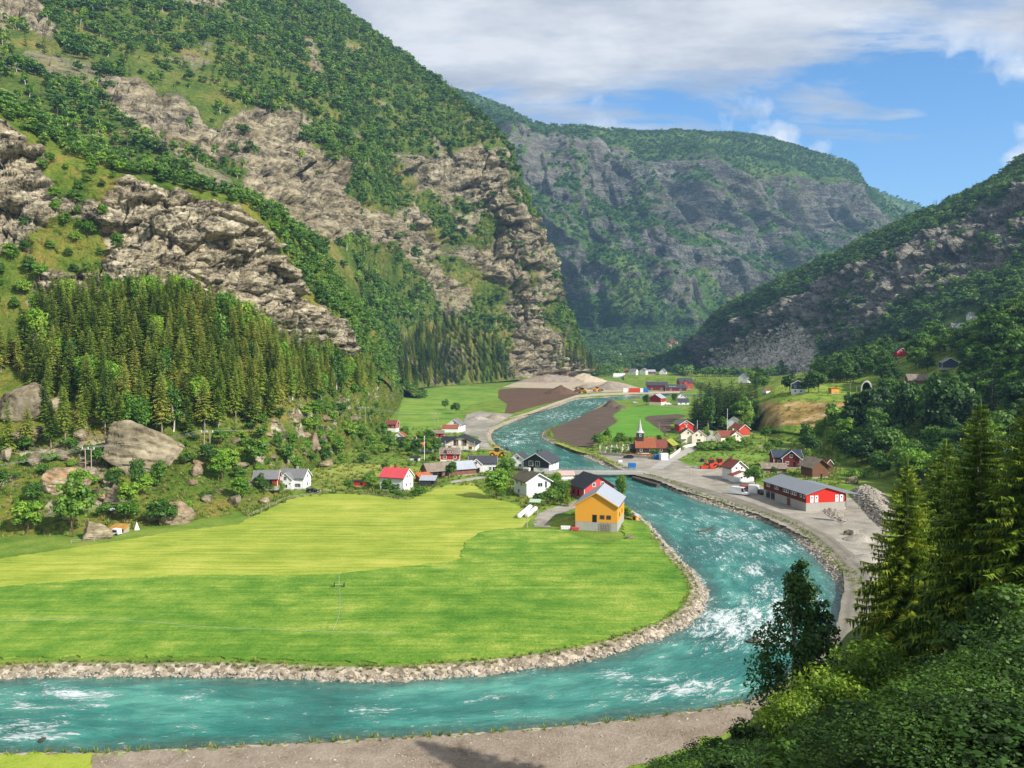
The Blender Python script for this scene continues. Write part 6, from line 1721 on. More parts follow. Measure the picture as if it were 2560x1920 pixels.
# ================================================================== SINGLE TREES AND SHRUBS
def at_h(px, py, hpx):
    p = hit(px, py)
    return p, hpx * p[1] / FPX
def T1(kindlist, k, px, py, hpx, label, group=None, name='broadleaf_tree', cat='tree', sxy=1.0, dz=-0.15):
    p, h = at_h(px, py, hpx)
    return tree(kindlist[k % len(kindlist)], (p[0], p[1], p[2] + dz), h, (px * 7.3 + py) % 6.28, label, group, name, cat, sxy)
for i, (x, y, h, kl, k, s, lb) in enumerate((
 (1244, 1247, 76, BRI, 0, 1.15, 'large bright green tree left of the striped roof house'),
 (1268, 1196, 56, BRO, 1, 1.1, 'round green tree between the pale grey and the striped roof house'),
 (1128, 1199, 46, BRO, 3, 0.8, 'slim tree in front of the long barn'),
 (1041, 1141, 44, BRO, 0, 0.8, 'tree left of the white flagpole'),
 (1016, 1130, 27, BRI, 1, 0.8, 'small bright tree below the black roofed cottage'),
 (1013, 1094, 30, BRO, 2, 0.9, 'tree behind the tiny white gabled shed'),
 (978, 1133, 50, BRO, 1, 0.9, 'tree at the wood edge left of the black roofed cottage'),
 (1090, 1135, 42, BRO, 2, 0.9, 'dark tree left of the red dormer house'),
 (1057, 1105, 28, BRO, 0, 1.2, 'leafy tree above the orange roofed cottage'),
 (1077, 1104, 30, BRO, 3, 1.1, 'leafy tree left of the brown roofed shed'),
 (1113, 1024, 26, BRO, 1, 1.0, 'left one of two round trees in the river pasture'),
 (1140, 1034, 28, BRO, 2, 1.0, 'right one of two round trees in the river pasture'),
 (924, 1226, 46, BRO, 0, 0.9, 'garden tree left of the pink roofed house'),
 (966, 1238, 42, BRO, 3, 0.9, 'garden tree hiding the corner of the pink roofed house'),
 (872, 1229, 34, BRO, 1, 1.0, 'round bush like tree left of the low red shed'),
 (1375, 1259, 40, BRO, 2, 1.1, 'dense garden tree right of the striped roof house'),
 (1347, 1262, 32, BRO, 0, 1.1, 'low garden tree in front of the striped roof house'),
 (1497, 1120, 36, BRO, 3, 1.1, 'dark round tree at the left corner of the graveyard'),
 (1519, 1108, 36, BRO, 1, 0.8, 'upright tree behind the graveyard'),
 (1545, 1112, 24, BRO, 2, 0.9, 'left one of two small trees on the graveyard edge'),
 (1562, 1112, 22, BRO, 0, 0.9, 'right one of two small trees on the graveyard edge'),
 (1579, 1110, 18, BRO, 1, 1.2, 'low tree beside the church tower'),
 (1648, 1104, 17, BRO, 3, 1.1, 'small tree behind the church chancel'),
 (1676, 1139, 24, BRO, 0, 0.9, 'small tree below the turf roofed house'),
 (1865, 1078, 42, BRO, 2, 1.0, 'tree behind the white house with the flagpole'),
 (1808, 1077, 36, BRO, 1, 0.9, 'tree left of the tall flagpole'),
 (1914, 1098, 30, BRO, 0, 0.9, 'small round tree alone on the lawn'),
 (2014, 1132, 72, BIR, 0, 1.1, 'tall birch left of the dark trees above the dark red house'),
 (2030, 1142, 56, BRO, 3, 0.9, 'green tree in front of the tall birch above the dark red house'),
 (2083, 1098, 90, BRI, 2, 0.85, 'sunlit pointed tree at the edge of the brown slope'),
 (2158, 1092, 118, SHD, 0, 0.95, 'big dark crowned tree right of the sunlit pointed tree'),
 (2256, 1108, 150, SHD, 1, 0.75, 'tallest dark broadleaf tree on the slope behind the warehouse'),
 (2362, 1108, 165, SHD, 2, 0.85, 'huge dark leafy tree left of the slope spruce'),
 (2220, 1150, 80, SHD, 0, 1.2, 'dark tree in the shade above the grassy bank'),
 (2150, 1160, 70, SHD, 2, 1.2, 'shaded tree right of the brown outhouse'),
 (2290, 1218, 95, BRI, 1, 0.9, 'bright leafy tree just left of the foreground spruces'),
 (1888, 1213, 50, BRO, 2, 1.1, 'olive green tree left of the warehouse'),
 (1934, 1189, 24, BRO, 1, 1.1, 'bushy tree in front of the grey board shed'),
 (1615, 1015, 29, BRO, 0, 0.8, 'tree left of the red barn with the white fence'),
 (1686, 1008, 24, BRO, 3, 0.9, 'tree between the red barn and the far white house'),
 (185, 1342, 150, BRO, 1, 0.85, 'tall pale trunked tree at the left edge of the mown field'),
 (65, 1335, 85, BRI, 0, 1.15, 'broad bush like tree at the far left of the mown field'),
 (85, 1262, 58, BRO, 2, 1.0, 'dark tree above the broad bush at far left'),
 (345, 1240, 92, BRO, 3, 0.6, 'slim tree below the giant boulder'),
 (398, 1214, 64, BRO, 0, 0.8, 'tree at the right foot of the giant boulder'),
 (400, 1315, 70, BRO, 2, 1.2, 'wide dark tree right of the camp by the field'),
 (318, 1306, 56, BRI, 1, 1.1, 'bright bushy tree behind the white parasol'),
 (553, 1207, 86, BRI, 2, 0.95, 'bright tree left of the red farm shed'),
 (640, 1172, 78, BRO, 0, 0.95, 'olive tree above the farm shed'),
 (716, 1166, 58, BRO, 3, 1.0, 'dark green tree above the farmhouse'),
 (652, 1226, 44, BRO, 1, 0.9, 'thin tree in front of the red farm shed'),
 (700, 1236, 36, BRO, 2, 0.7, 'slim tree at the corner of the farmhouse'),
 (812, 1157, 40, BRO, 0, 1.1, 'tree behind the flat boulder in the meadow'),
 (850, 1140, 44, BRI, 0, 1.0, 'tree at the meadow edge right of the flat boulder'),
 (905, 1105, 46, BRO, 2, 1.0, 'tree at the wood edge below the pylon'),
 (930, 1125, 44, BRI, 2, 1.0, 'bright tree at the wood edge right of the pylon'),
 (955, 1100, 42, BRO, 3, 1.0, 'tree left of the small red house'),
 (870, 1100, 50, BRI, 1, 1.0, 'bright tree on the grassy slope left of the pylon'),
 (1888, 994, 80, SPRD, 0, 1.0, 'lone dark conifer in front of the talus slope'))):
    T1(kl, k, x, y, h, lb, None, {id(BIR): 'birch_tree', id(SPRD): 'spruce_tree'}.get(id(kl), 'broadleaf_tree'), sxy=s)
T1(BIR, 0, 1551, 1266, 80, 'slender birch with white trunk on the river bank behind the yellow barn', None, 'birch_tree', sxy=0.85)
T1(SPR, 1, 1417, 1266, 54, 'young pine left of the yellow barn', None, 'pine_tree', sxy=1.3)
T1(SPRD, 1, 2478, 1090, 160, 'tall dark spruce on the slope behind the foreground spruces', None, 'spruce_tree', sxy=1.2)
# grove right of the church
for i, (x, y, top) in enumerate(((1735, 1062, 985), (1752, 1058, 962), (1773, 1055, 955), (1798, 1054, 948), (1828, 1054, 950), (1852, 1056, 953), (1874, 1060, 962), (1893, 1066, 990),
                                 (1743, 1072, 995), (1764, 1074, 975), (1790, 1074, 970), (1814, 1073, 966), (1840, 1072, 972), (1864, 1072, 980), (1884, 1074, 1000))):
    T1(SPRD, i, x, y, y - top, 'dark spruce in the dense grove between church and hillside', 'spruces of the dark grove', 'spruce_tree', sxy=1.75)
T1(BIR, 0, 1772, 1078, 88, 'yellow green tree standing out in front of the dark spruce grove', None, 'broadleaf_tree', sxy=0.85)
T1(BRO, 1, 1858, 1076, 86, 'grey green leafy tree at the right front of the dark spruce grove', None, 'broadleaf_tree', sxy=0.9)
# shrubs
def shrub(px, py, hpx, label, group=None, k=0, sxy=1.0):
    return T1(BUS, k, px, py, hpx, label, group, 'shrub', 'bush', sxy, -0.1)
for i, (x, y, h, lb) in enumerate((
 (1046, 1240, 24, 'bush at the right corner of the pink roofed house'), (1062, 1232, 18, 'low bush between the pink roofed house and the black shed'), (1000, 1243, 18, 'shrub below the pink roofed house wall'),
 (1395, 1252, 26, 'shrub between the striped roof house and the young pine'), (1562, 1288, 26, 'dark shrub at the barn corner above the river'), (1572, 1297, 18, 'low shrub left of the tiny ochre hut'),
 (1633, 1137, 15, 'left shrub at the church wall'), (1643, 1138, 15, 'right shrub at the church wall'), (1540, 1134, 14, 'shrub on the graveyard wall'), (1930, 1118, 20, 'round shrub left of the hay bale on the lawn'),
 (1946, 1117, 18, 'second round shrub on the lawn near the hedge'), (2160, 1195, 24, 'sunlit shrub on the grassy bank behind the warehouse'), (2085, 1170, 22, 'bright sapling right of the brown outhouse'), (2130, 1200, 30, 'wide shrub on the grassy bank'),
 (775, 1155, 26, 'dark shrub left of the flat meadow boulder'), (908, 1158, 24, 'lone shrub in the meadow'), (1080, 1152, 16, 'white flowering garden shrub left of the red dormer house'), (1066, 1156, 12, 'low garden shrub right of the flagpole'),
 (985, 1232, 22, 'shrub left of the pink roofed house door'), (725, 1240, 14, 'clipped bush at the farmhouse corner'), (1700, 1125, 14, 'shrub below the cream house'), (1688, 1112, 12, 'shrub left of the cream house'))):
    shrub(x, y, h, lb, None, i)
for i in range(13):
    shrub(1752 + i * 8.2, 1121 + (i % 3) * 3, 17 + (i * 5) % 6, 'clipped garden bush in the row below the cream houses', 'bushes below the cream houses', i, 1.1)
# hedge on the slope
p0, p1 = hit(1927, 1088), hit(2004, 1090)
hd = empty('hedge', (p0 + p1) / 2, 0, 'long clipped hedge across the lawn below the brown slope', 'hedge')
r = np.random.default_rng(3)
k = 2600
q = np.c_[r.uniform(-0.5, 0.5, k) * np.linalg.norm(p1 - p0), r.uniform(-0.6, 0.6, k), r.uniform(0, 2.0, k)]
nn = r.normal(0, 1, (k, 3)); nn /= np.linalg.norm(nn, axis=1, keepdims=True)
aa = np.cross(nn, r.normal(0, 1, (k, 3))); aa /= np.linalg.norm(aa, axis=1, keepdims=True); bb = np.cross(nn, aa)
me = tri_mesh('hedge_leaves', np.stack([q + aa * .3, q + bb * .2, q - aa * .3, q - bb * .2], 1), r.random(k)); me.materials.append(L_broad)
link('foliage', me, parent=hd)
st = MB()
for i in range(10):
    xx = (i / 9 - 0.5) * np.linalg.norm(p1 - p0) * 0.95
    st.bar((xx, 0, -0.3), (xx, 0, 1.2), 0.15)
tag(st.build('stem', B_brown, hd), kind='stuff')
hd.rotation_euler.z = math.atan2(p1[1] - p0[1], p1[0] - p0[0])

# shrubs strewn over the rocky hillside and the right slope
wS = (1 - smooth(0.92, 1.05, HILL_TV)) * smooth(0.12, 0.25, HILL_TV) * (1 - smooth(9.2, 10.2, HILL_TU))
pS, iS, jS = sample('left_hillside', 900, wS, 41, (-120, 1000, 0, 1500))
k = thin(pS, 6.0)[:120]; pS = pS[k]
sx_, sy_ = proj(pS)
clearing = pxmask(pS[:, None, :], [[(400, 1160), (480, 1170), (520, 1230), (450, 1260), (390, 1230)], [(250, 1040), (440, 1040), (440, 1180), (250, 1180)]], 6, 30, 2)[:, 0] > 0.5
for i, p in enumerate(pS):
    if clearing[i]: continue
    big = i % 3 == 0
    kl = (BRO if i % 2 else BRI) if big else BUS
    tree(kl[i % len(kl)], (p[0], p[1], p[2] - 0.2), r.uniform(4.5, 7) if big else r.uniform(1.8, 3.6), r.uniform(0, 6.28), 'leafy tree on the boulder strewn hillside at left' if big else 'low shrub on the boulder strewn hillside at left',
         'trees on the boulder hillside' if big else 'shrubs on the boulder hillside', 'hillside_tree' if big else 'shrub', 'tree' if big else 'bush', 1.1)
# upper crag ledges
pL, iL, jL = sample('left_hillside', 1500, ledge * smooth(2.6, 3.0, HILL_TV) + 0.8 * smooth(4.0, 4.1, HILL_TV) * (1 - smooth(4.9, 5.1, HILL_TV)) * (fbm(TERR['left_hillside']['B'], 22, 3, 77) > 0.52), 43, (-160, 900, 0, 1400))
k = thin(pL, 5.0)[:130]; pL = pL[k]
for i, p in enumerate(pL):
    kl = (BRI, BRO)[i % 2]
    tree(kl[i % len(kl)], (p[0], p[1], p[2] - 0.3), r.uniform(3.5, 8), r.uniform(0, 6.28), 'green tree rooted on a ledge of the grey crag', 'trees on the crag', 'crag_tree')
# right slope
tE = TERR['right_hillside']
wE = np.ones(tE['B'].shape[:2])
keepout = pxmask(tE['B'], [[(1840, 1125), (1870, 1000), (1900, 975), (1960, 985), (2020, 985), (2140, 985), (2150, 1010), (2100, 1060), (2060, 1110), (2000, 1125)], [(2050, 960), (2200, 955), (2170, 1000), (2050, 995)],
                            [(1950, 1110), (2100, 1140), (2210, 1210), (2400, 1280), (2300, 1300), (2050, 1220), (1900, 1170)], [(1905, 935), (2060, 935), (2060, 985), (1905, 985)], [(2240, 885), (2330, 810), (2440, 800), (2440, 826), (2330, 845), (2270, 895)],
                            [(1500, 970), (1700, 935), (1860, 930), (1880, 1000), (1840, 1080), (1700, 1000)], [(1720, 970), (2040, 945), (2060, 900), (1720, 900)], [(2225, 880), (2275, 880), (2275, 912), (2225, 912)], [(2262, 935), (2320, 935), (2320, 985), (2262, 985)], [(2355, 895), (2390, 895), (2390, 935), (2355, 935)]], 5, 40, 19, 4)
wE = wE * (1 - keepout)
pE, iE, jE = sample('right_hillside', 6000, wE, 51, (1700, 2700, 700, 1400))
k = thin(pE, 6.2); pE = pE[k]
pE = pE[sighted(pE, np.full(len(pE), 11.5))]
od = np.argsort(np.linalg.norm(pE, axis=1))
restE = []
sgn = 0
for c, q in enumerate(od):
    p = pE[q]
    if c < 170:
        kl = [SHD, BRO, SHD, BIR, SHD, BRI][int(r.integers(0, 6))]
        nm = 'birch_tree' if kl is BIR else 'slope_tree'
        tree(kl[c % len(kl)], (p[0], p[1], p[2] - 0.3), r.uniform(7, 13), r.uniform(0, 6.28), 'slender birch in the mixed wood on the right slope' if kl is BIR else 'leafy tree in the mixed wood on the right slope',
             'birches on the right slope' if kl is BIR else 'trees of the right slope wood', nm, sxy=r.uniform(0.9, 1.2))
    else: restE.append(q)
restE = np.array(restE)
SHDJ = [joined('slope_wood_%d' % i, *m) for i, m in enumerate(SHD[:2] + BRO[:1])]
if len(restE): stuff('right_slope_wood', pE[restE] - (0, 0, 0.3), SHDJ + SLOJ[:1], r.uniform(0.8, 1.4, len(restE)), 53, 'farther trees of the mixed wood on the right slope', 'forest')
# woods on the far valley floor
k = 5200
fx, fy = r.uniform(1380, 1960, k), r.uniform(889, 952, k)
ok = ~inpoly(fx, fy, [(1250, 975), (1260, 940), (1480, 938), (1500, 944), (1560, 936), (1690, 936), (1700, 946), (1760, 948), (1780, 1000), (1600, 1000)]) & ~inpoly(fx, fy, [(1570, 925), (1675, 925), (1675, 945), (1570, 945)])
ok &= ~inpoly(fx, fy, [(1440, 895), (1500, 895), (1500, 906), (1440, 906)]) & ~((fx > 1730) & (fy < 946))
fp = np.array([G(a, b) for a, b in zip(fx[ok], fy[ok])])
fp = fp[thin(fp, 11.0)]
fp[:, 2] = [hz(a, b) - 0.4 for a, b in fp[:, :2]]
hs = r.uniform(0.8, 1.5, len(fp))
stuff('far_valley_woods', fp, SLOJ, hs, 55, 'low woods around the far village on the valley floor', 'forest', hs * 1.25)

# ================================================================== FOREGROUND
NSP = [spruce_meshes('near_spruce_%d' % i, 210 + i, 23, [6.2, 6.8][i], 50, 10, 20, 0.26, 0.95, 0.02, leaf=L_near, bark=B_brown) for i in range(2)]
NBI = broad_meshes('near_birch', 221, 17, 9.4, 118, 120, 0.17, 0.03, 1.3, column=True, mat= leaf_mat('near_birch_leaves', [hexc('#2c4a1c'), hexc('#446826'), hexc('#628632'), hexc('#8ea842')], 0.6, 0.3, 0.3), bark=B_birch)
NMA = [broad_meshes('near_maple_%d' % i, 231 + i, 5, 5.2, 46, 120, 0.125, 0.02, 0.2, leaf_mat('near_maple_leaves_%d' % i, [hexc('#46681a'), hexc('#6e9024'), hexc('#9ab236'), hexc('#bcc654')], 0.9, 0.4, 0.3), B_brown, 3) for i in range(2)]
L_dk = leaf_mat('undergrowth_leaves', [hexc('#1c3210'), hexc('#2e4c18'), hexc('#426424'), hexc('#5c8030')], 1.2, 0.3, 0.3)  # dark greens put the near slope's shade into the leaf colour
L_dk2 = leaf_mat('undergrowth_light_leaves', [hexc('#2a4614'), hexc('#426420'), hexc('#62822c'), hexc('#86a03c')], 1.2, 0.3, 0.3)
NBU = [broad_meshes('undergrowth_%d' % i, 241 + i, 3, [4.4, 3.6, 4.8, 4.0][i], [40, 30, 26, 44][i], [110, 120, 130, 90][i], [0.085, 0.06, 0.11, 0.075][i], 0.02, [0.1, 0.5, 0.1, 0.3][i], [L_dk, L_dk2, L_dk, L_dk2][i], B_brown, 3) for i in range(4)]
NBU.append(broad_meshes('undergrowth_4', 246, 3, 3.4, 18, 60, 0.17, 0.02, 0.4, L_dk2, B_brown, 4))
NSA = broad_meshes('sapling', 249, 3.4, 1.8, 18, 60, 0.10, 0.12, 0.4, L_dk2, B_grey, 2)
for m in NSP + [NBI, NSA] + NMA + NBU:
    co = np.empty(len(m[0].vertices) * 3, np.float32); m[0].vertices.foreach_get('co', co)
    NAT[m[0].name] = float(np.percentile(co[2::3], 99.8))
def near(kind, px, D, toppy, label, group, name, cat='tree', sxy=1.0, h=None):
    x = (px - CX) / FPX * D
    z = hz(x, D)
    zt = P(px, toppy, D)[2] if h is None else z + h
    return tree(kind, (x, D, z - 0.3), zt - z + 0.3, (px * 0.37) % 6.28, label, group, name, cat, sxy)
near(NSP[0], 2455, 50, 1012, 'tallest spruce in the right foreground with drooping sunlit branches', None, 'spruce_tree', sxy=1.0)
near(NSP[1], 2275, 57, 1165, 'foreground spruce at the left edge of the group beside the road', None, 'spruce_tree', sxy=1.0)
near(NSP[1], 2590, 47, 990, 'foreground spruce cut by the right picture edge', None, 'spruce_tree', sxy=1.05)
near(NSP[0], 2370, 63, 1110, 'foreground spruce standing behind and between the tallest two', None, 'spruce_tree', sxy=1.15)
near(NBI, 2015, 58, 1405, 'dark drooping birch in front of the river bend', None, 'birch_tree', sxy=0.95)
near(NMA[0], 2085, 46, 1665, 'yellow green sunlit maple bush right of the dark birch', None, 'maple_bush', 'bush')
near(NMA[1], 2205, 47, 1610, 'tallest sunlit maple bush below the foreground spruces', None, 'maple_bush', 'bush')
near(NMA[1], 2000, 43, 1735, 'small sunlit maple bush at the foot of the dark birch', None, 'maple_bush', 'bush')
near(NMA[0], 2300, 45, 1660, 'sunlit maple bush next to the dark undergrowth', None, 'maple_bush', 'bush')
for i, (px, D, h) in enumerate(((1740, 60, 1.3), (1810, 52, 1.4), (1900, 46, 1.3), (1990, 41, 1.0), (2080, 38, 0.9), (2170, 36, 0.9), (2260, 36, 1.1), (2340, 38, 1.5), (2430, 38, 1.9), (2510, 36, 2.2), (2600, 38, 2.8),
                               (2150, 27, 0.8), (2250, 25, 0.9), (2350, 24, 1.1), (2450, 23, 1.4), (2540, 25, 1.9), (1850, 34, 1.0), (1960, 30, 0.8), (2050, 27, 0.7), (2640, 24, 2.2), (1700, 44, 1.0), (1760, 38, 0.9), (1780, 48, 0.9),
                               (1900, 24, 0.7), (2000, 21, 0.6), (2120, 19, 0.6), (2240, 18, 0.7), (2360, 17, 0.8), (2470, 17, 1.0), (2570, 18, 1.3), (2700, 19, 1.8), (1900, 17, 0.5), (2020, 15, 0.5), (2150, 14, 0.5), (2300, 13, 0.6), (2450, 13, 0.7), (2600, 13, 0.9), (1800, 28, 0.8), (1840, 22, 0.6), (1740, 33, 0.9))):
    near(NBU[(i * 7) % 5], px, D, 0, '%s undergrowth bush on the near slope, %s' % (('dark', 'light', 'dark', 'light', 'large leaved')[(i * 7) % 5], 'left of the dark birch' if px < 1930 else 'below the sunlit maples' if px < 2250 else 'below the tallest spruce' if px < 2500 else 'at the right picture edge'), 'undergrowth of the near slope', 'undergrowth_bush', 'bush', 2.0 if h < 1.2 else 1.5, h)
for i, (px, D, h) in enumerate(((1800, 58, 2.0), (1880, 50, 2.6), (1960, 44, 2.0), (2130, 44, 2.6), (2240, 42, 2.4), (2330, 44, 3.0), (2400, 46, 3.4), (2480, 44, 3.8), (2540, 42, 4.0), (2200, 30, 1.3), (2300, 29, 1.5), (2420, 28, 1.8), (2520, 29, 2.2), (2060, 33, 1.2), (1900, 38, 1.4))):
    near(NSA, px, D, 0, 'thin leafy sapling rising from the undergrowth, %s' % ('left of the dark birch' if px < 1930 else 'below the sunlit maples' if px < 2250 else 'below the tallest spruce' if px < 2500 else 'at the right picture edge'), 'saplings of the near slope', 'sapling', 'tree', 1.2, h)
# unseen spruces added right of the view to shade the near slope
for i, (x, y, h) in enumerate(((30, 22, 17), (39, 24, 19), (48, 20, 20), (35, 17, 18), (31, 11, 18), (44, 12, 20), (58, 18, 21), (38, 4, 18))):
    tree(NSP[i % 2], (x, y, hz(x, y) - 0.3), h, i * 1.3, 'spruce beside the railway just outside the right picture edge', 'railway side spruces', 'spruce_tree', sxy=1.05)

# ================================================================== ROCKS
def rock_mat(name, cols, S=1.2, lichen=None):
    n = NT(name)
    w = n.coord(); oi = n.node('ShaderNodeObjectInfo').outputs['Random']
    lay = n.node('ShaderNodeMapping', {0: w, 'Rotation': (0.2, 0.35, 0.1), 'Scale': (0.35, 0.35, 1.5)}).outputs[0]
    a = n.noise(lay, 1.6 / S, 6, 0.7); b = n.noise(w, 4.0 / S, 4, 0.7)
    c = n.ramp(n.math('ADD', n.math('MULTIPLY', a, 0.6), n.math('MULTIPLY', b, 0.4)), [(0.40, cols[0]), (0.49, cols[1]), (0.60, cols[2])])
    if lichen:
        nz_ = n.node('ShaderNodeSeparateXYZ', {0: n.node('ShaderNodeNewGeometry').outputs['Normal']}).outputs[2]
        f = n.ramp(n.math('ADD', nz_, n.math('MULTIPLY', n.math('SUBTRACT', n.noise(w, 0.8 / S, 4, 0.6), 0.5), 1.4)), [(0.68, 0.0), (0.98, 0.75)])
        c = n.mix(f, c, lichen)
    c = n.mix(n.math('MULTIPLY', oi, 0.5), c, cols[0])
    return n.done(c, 0.92, n.bump(n.math('ADD', a, n.math('MULTIPLY', b, 0.5)), 0.35 * S, 0.9), 0.1)
K_boul = rock_mat('boulder_rock', [hexc('#4a4338'), hexc('#837862'), hexc('#b8ac92')], 1.6, hexc('#8a8054'))
K_oran = rock_mat('lichen_boulder_rock', [hexc('#5a5044'), hexc('#8f7c64'), hexc('#b3a48a')], 1.6, hexc('#a37d48'))
K_ston = rock_mat('river_stone', [hexc('#7f786d'), hexc('#aaa294'), hexc('#cfc8bb')], 0.5)
K_dark = rock_mat('wet_stone', [hexc('#3f3a33'), hexc('#5c554a'), hexc('#7d7465')], 0.6)
K_tal = rock_mat('talus_rock', [hexc('#a39c92'), hexc('#cbc4b8'), hexc('#e6e0d5')], 4.0)
def rock_mesh(name, seed, sub=3, blocky=0.5, flat=0.7, rough=0.35, mat=K_boul):
    bm = bmesh.new(); bmesh.ops.create_icosphere(bm, subdivisions=sub, radius=1.0)
    v = np.array([q.co[:] for q in bm.verts])
    d = v / np.linalg.norm(v, axis=1, keepdims=True)
    rr_ = np.random.default_rng(seed)
    # cut by random planes for flat faces
    v = v * (1 + rough * (fbm(v * 0.9 + seed, 1.0, 2, seed) - 0.5)[:, None])
    for _ in range(16 if sub > 1 else 8):
        nn = rr_.normal(0, 1, 3); nn /= np.linalg.norm(nn); cut = rr_.uniform(0.48, 0.85)
        v = v - np.outer(np.maximum(v @ nn - cut, 0) * (0.55 + blocky * 0.7), nn)
    if sub > 2:
        lay = v @ np.array((0.25, 0.12, 0.95)) * 5.0 + (fbm(v * 1.1 + seed, 1.0, 3, seed + 9) - 0.5) * 2.2
        st_ = lay - np.floor(lay)
        v = v + d * (0.05 * smooth(0.0, 0.25, st_) * smooth(1.0, 0.8, st_) * 1.4 - 0.05 + (fbm(v * 3.0 + seed, 1.0, 3, seed + 3) - 0.5) * 0.10)[:, None]
    v[:, 2] *= flat
    for q, c in zip(bm.verts, v): q.co = c
    me = bpy.data.meshes.new(name); bm.to_mesh(me); bm.free()
    me.materials.append(mat)
    return me
RK = [rock_mesh('boulder_%d' % i, 300 + i, 5 if i == 0 else 4, 0.6, [0.95, 0.75, 0.8, 0.7][i]) for i in range(4)]
RKO = [rock_mesh('lichen_boulder_%d' % i, 320 + i, 4, 0.6, 0.7, mat=K_oran) for i in range(2)]
def boulder(me, x0, x1, ytop, ybase, label, group=None, tilt=(0, 0)):
    px = (x0 + x1) / 2
    p = hit(px, ybase - 2); m = p[1] / FPX
    w_ = (x1 - x0) * m / 2; h_ = (ybase - ytop) * m
    o = bpy.data.objects.new('boulder', me); COL.objects.link(o)
    o.location = (p[0], p[1] + w_ * 0.25, p[2] + h_ * 0.30)
    o.scale = (w_ * 1.12, w_ * 0.85, h_ * 0.80); o.rotation_euler = (tilt[0], tilt[1], (px * 0.7) % 0.7 - 0.3)
    tag(o, label, 'boulder', group)
    return o
for i, (a, b, c, d_, k, lb) in enumerate((
 (248, 442, 1035, 1182, 0, 'giant layered grey boulder as big as a house below the spruce forest'), (98, 222, 1148, 1236, 4, 'long orange lichen covered boulder on the left hillside'),
 (246, 330, 1205, 1266, 1, 'rounded grey boulder right of the tall field edge tree'), (-20, 98, 935, 1056, 2, 'high pale rock outcrop at the left picture edge below the spruces'), (8, 114, 1058, 1114, 3, 'wide pale boulder under the left edge outcrop'),
 (190, 282, 1298, 1350, 1, 'grass topped boulder beside the white caravan'), (-12, 30, 1112, 1152, 2, 'grey boulder cut by the left picture edge'), (66, 102, 1128, 1168, 3, 'small grey boulder left of the orange boulder'),
 (122, 174, 1122, 1152, 1, 'flat grey slab above the orange boulder'), (474, 505, 1146, 1192, 5, 'upright brown boulder at the foot of the pylon'), (395, 482, 1236, 1312, 4, 'brown boulder half overgrown at the field edge'),
 (500, 532, 1234, 1258, 3, 'small layered boulder in the rough grass'), (560, 604, 1234, 1262, 2, 'pale broken boulder left of the farm shed trees'), (784, 842, 1148, 1170, 3, 'low flat grey boulder alone in the meadow'),
 (768, 798, 1072, 1128, 5, 'tall leaning orange slab on the grassy slope'), (858, 884, 1050, 1078, 1, 'white faced boulder below the pylon wood'), (215, 256, 1178, 1206, 2, 'grey boulder in front of the giant boulder'),
 (176, 222, 1068, 1102, 3, 'pale boulder left of the giant boulder under the spruces'), (100, 150, 985, 1030, 2, 'pale rock face between spruces at upper left'), (640, 680, 1240, 1262, 3, 'layered low boulder in front of the red farm shed'),
 (805, 830, 1060, 1085, 4, 'orange topped rock on the grassy slope'), (1560, 1584, 1338, 1352, 2, 'low stone heap at the barn corner'), (2110, 2145, 1188, 1212, 2, 'dark boulder on the grassy bank behind the warehouse'), (2085, 2120, 1086, 1102, 1, 'mossy boulder below the sunlit pointed tree'))):
    boulder((RK + RKO)[k], a, b, c, d_, lb)
for (px, D, w_, lb) in ((2535, 24, 1.5, 'mossy grey rock at the lower right picture corner'), (2470, 20, 0.8, 'small grey rock in the undergrowth at lower right')):
    x = (px - CX) / FPX * D
    o = bpy.data.objects.new('slope_rock', RK[3]); COL.objects.link(o); o.location = (x, D, hz(x, D) + 0.3 * w_); o.scale = (w_, w_ * 0.8, w_ * 0.9); tag(o, lb, 'rock')
pR, iR, jR = sample('left_hillside', 600, (1 - smooth(1.0, 1.12, HILL_TV)) * smooth(0.08, 0.2, HILL_TV) * (1 - smooth(8.5, 9.6, HILL_TU)), 61, (-80, 900, 0, 1500))
pR = pR[thin(pR, 7.0)][:60]
for i, p in enumerate(pR):
    o = bpy.data.objects.new('hillside_boulder', (RK[1:] + RKO)[i % 5]); COL.objects.link(o)
    s = r.uniform(0.8, 2.6)
    o.location = (p[0], p[1], p[2] + s * 0.15); o.scale = (s * r.uniform(0.9, 1.5), s, s * r.uniform(0.6, 1.0)); o.rotation_euler = (r.normal(0, 0.2), r.normal(0, 0.2), r.uniform(0, 6.28))
    tag(o, 'weathered boulder lying among shrubs on the left hillside', 'boulder', 'boulders strewn over the hillside')
# river rocks and driftwood
for (x, y, w_, h_, lb) in ((1882, 1606, 44, 18, 'dark wet rock with white water around it in the rapids'), (105, 1852, 22, 14, 'small brown rock in the white water at lower left')):
    p = G(x, y, WZ); m = p[1] / FPX
    o = bpy.data.objects.new('river_rock', rock_mesh('river_rock', x, 3, 0.6, 0.6, mat=K_dark)); COL.objects.link(o)
    o.location = (p[0], p[1], WZ + h_ * m * 0.25); o.scale = (w_ * m / 2, w_ * m / 2, h_ * m * 0.7); tag(o, lb, 'rock')
p = G(1768, 1330, WZ)
e = empty('driftwood_log', (p[0], p[1], WZ + 0.2), 0.2, 'dead tree with forked branch stranded in the river rapids', 'log')
tubes_ = [((np.array([(-2.6, 0, 0.0), (-1, 0.2, 0.25), (1.2, 0.1, 0.35), (2.2, 0, 0.5)])), np.array((0.2, 0.2, 0.16, 0.08)), 7)]
link('trunk', tubes_mesh('driftwood_trunk', tubes_), B_brown, e)
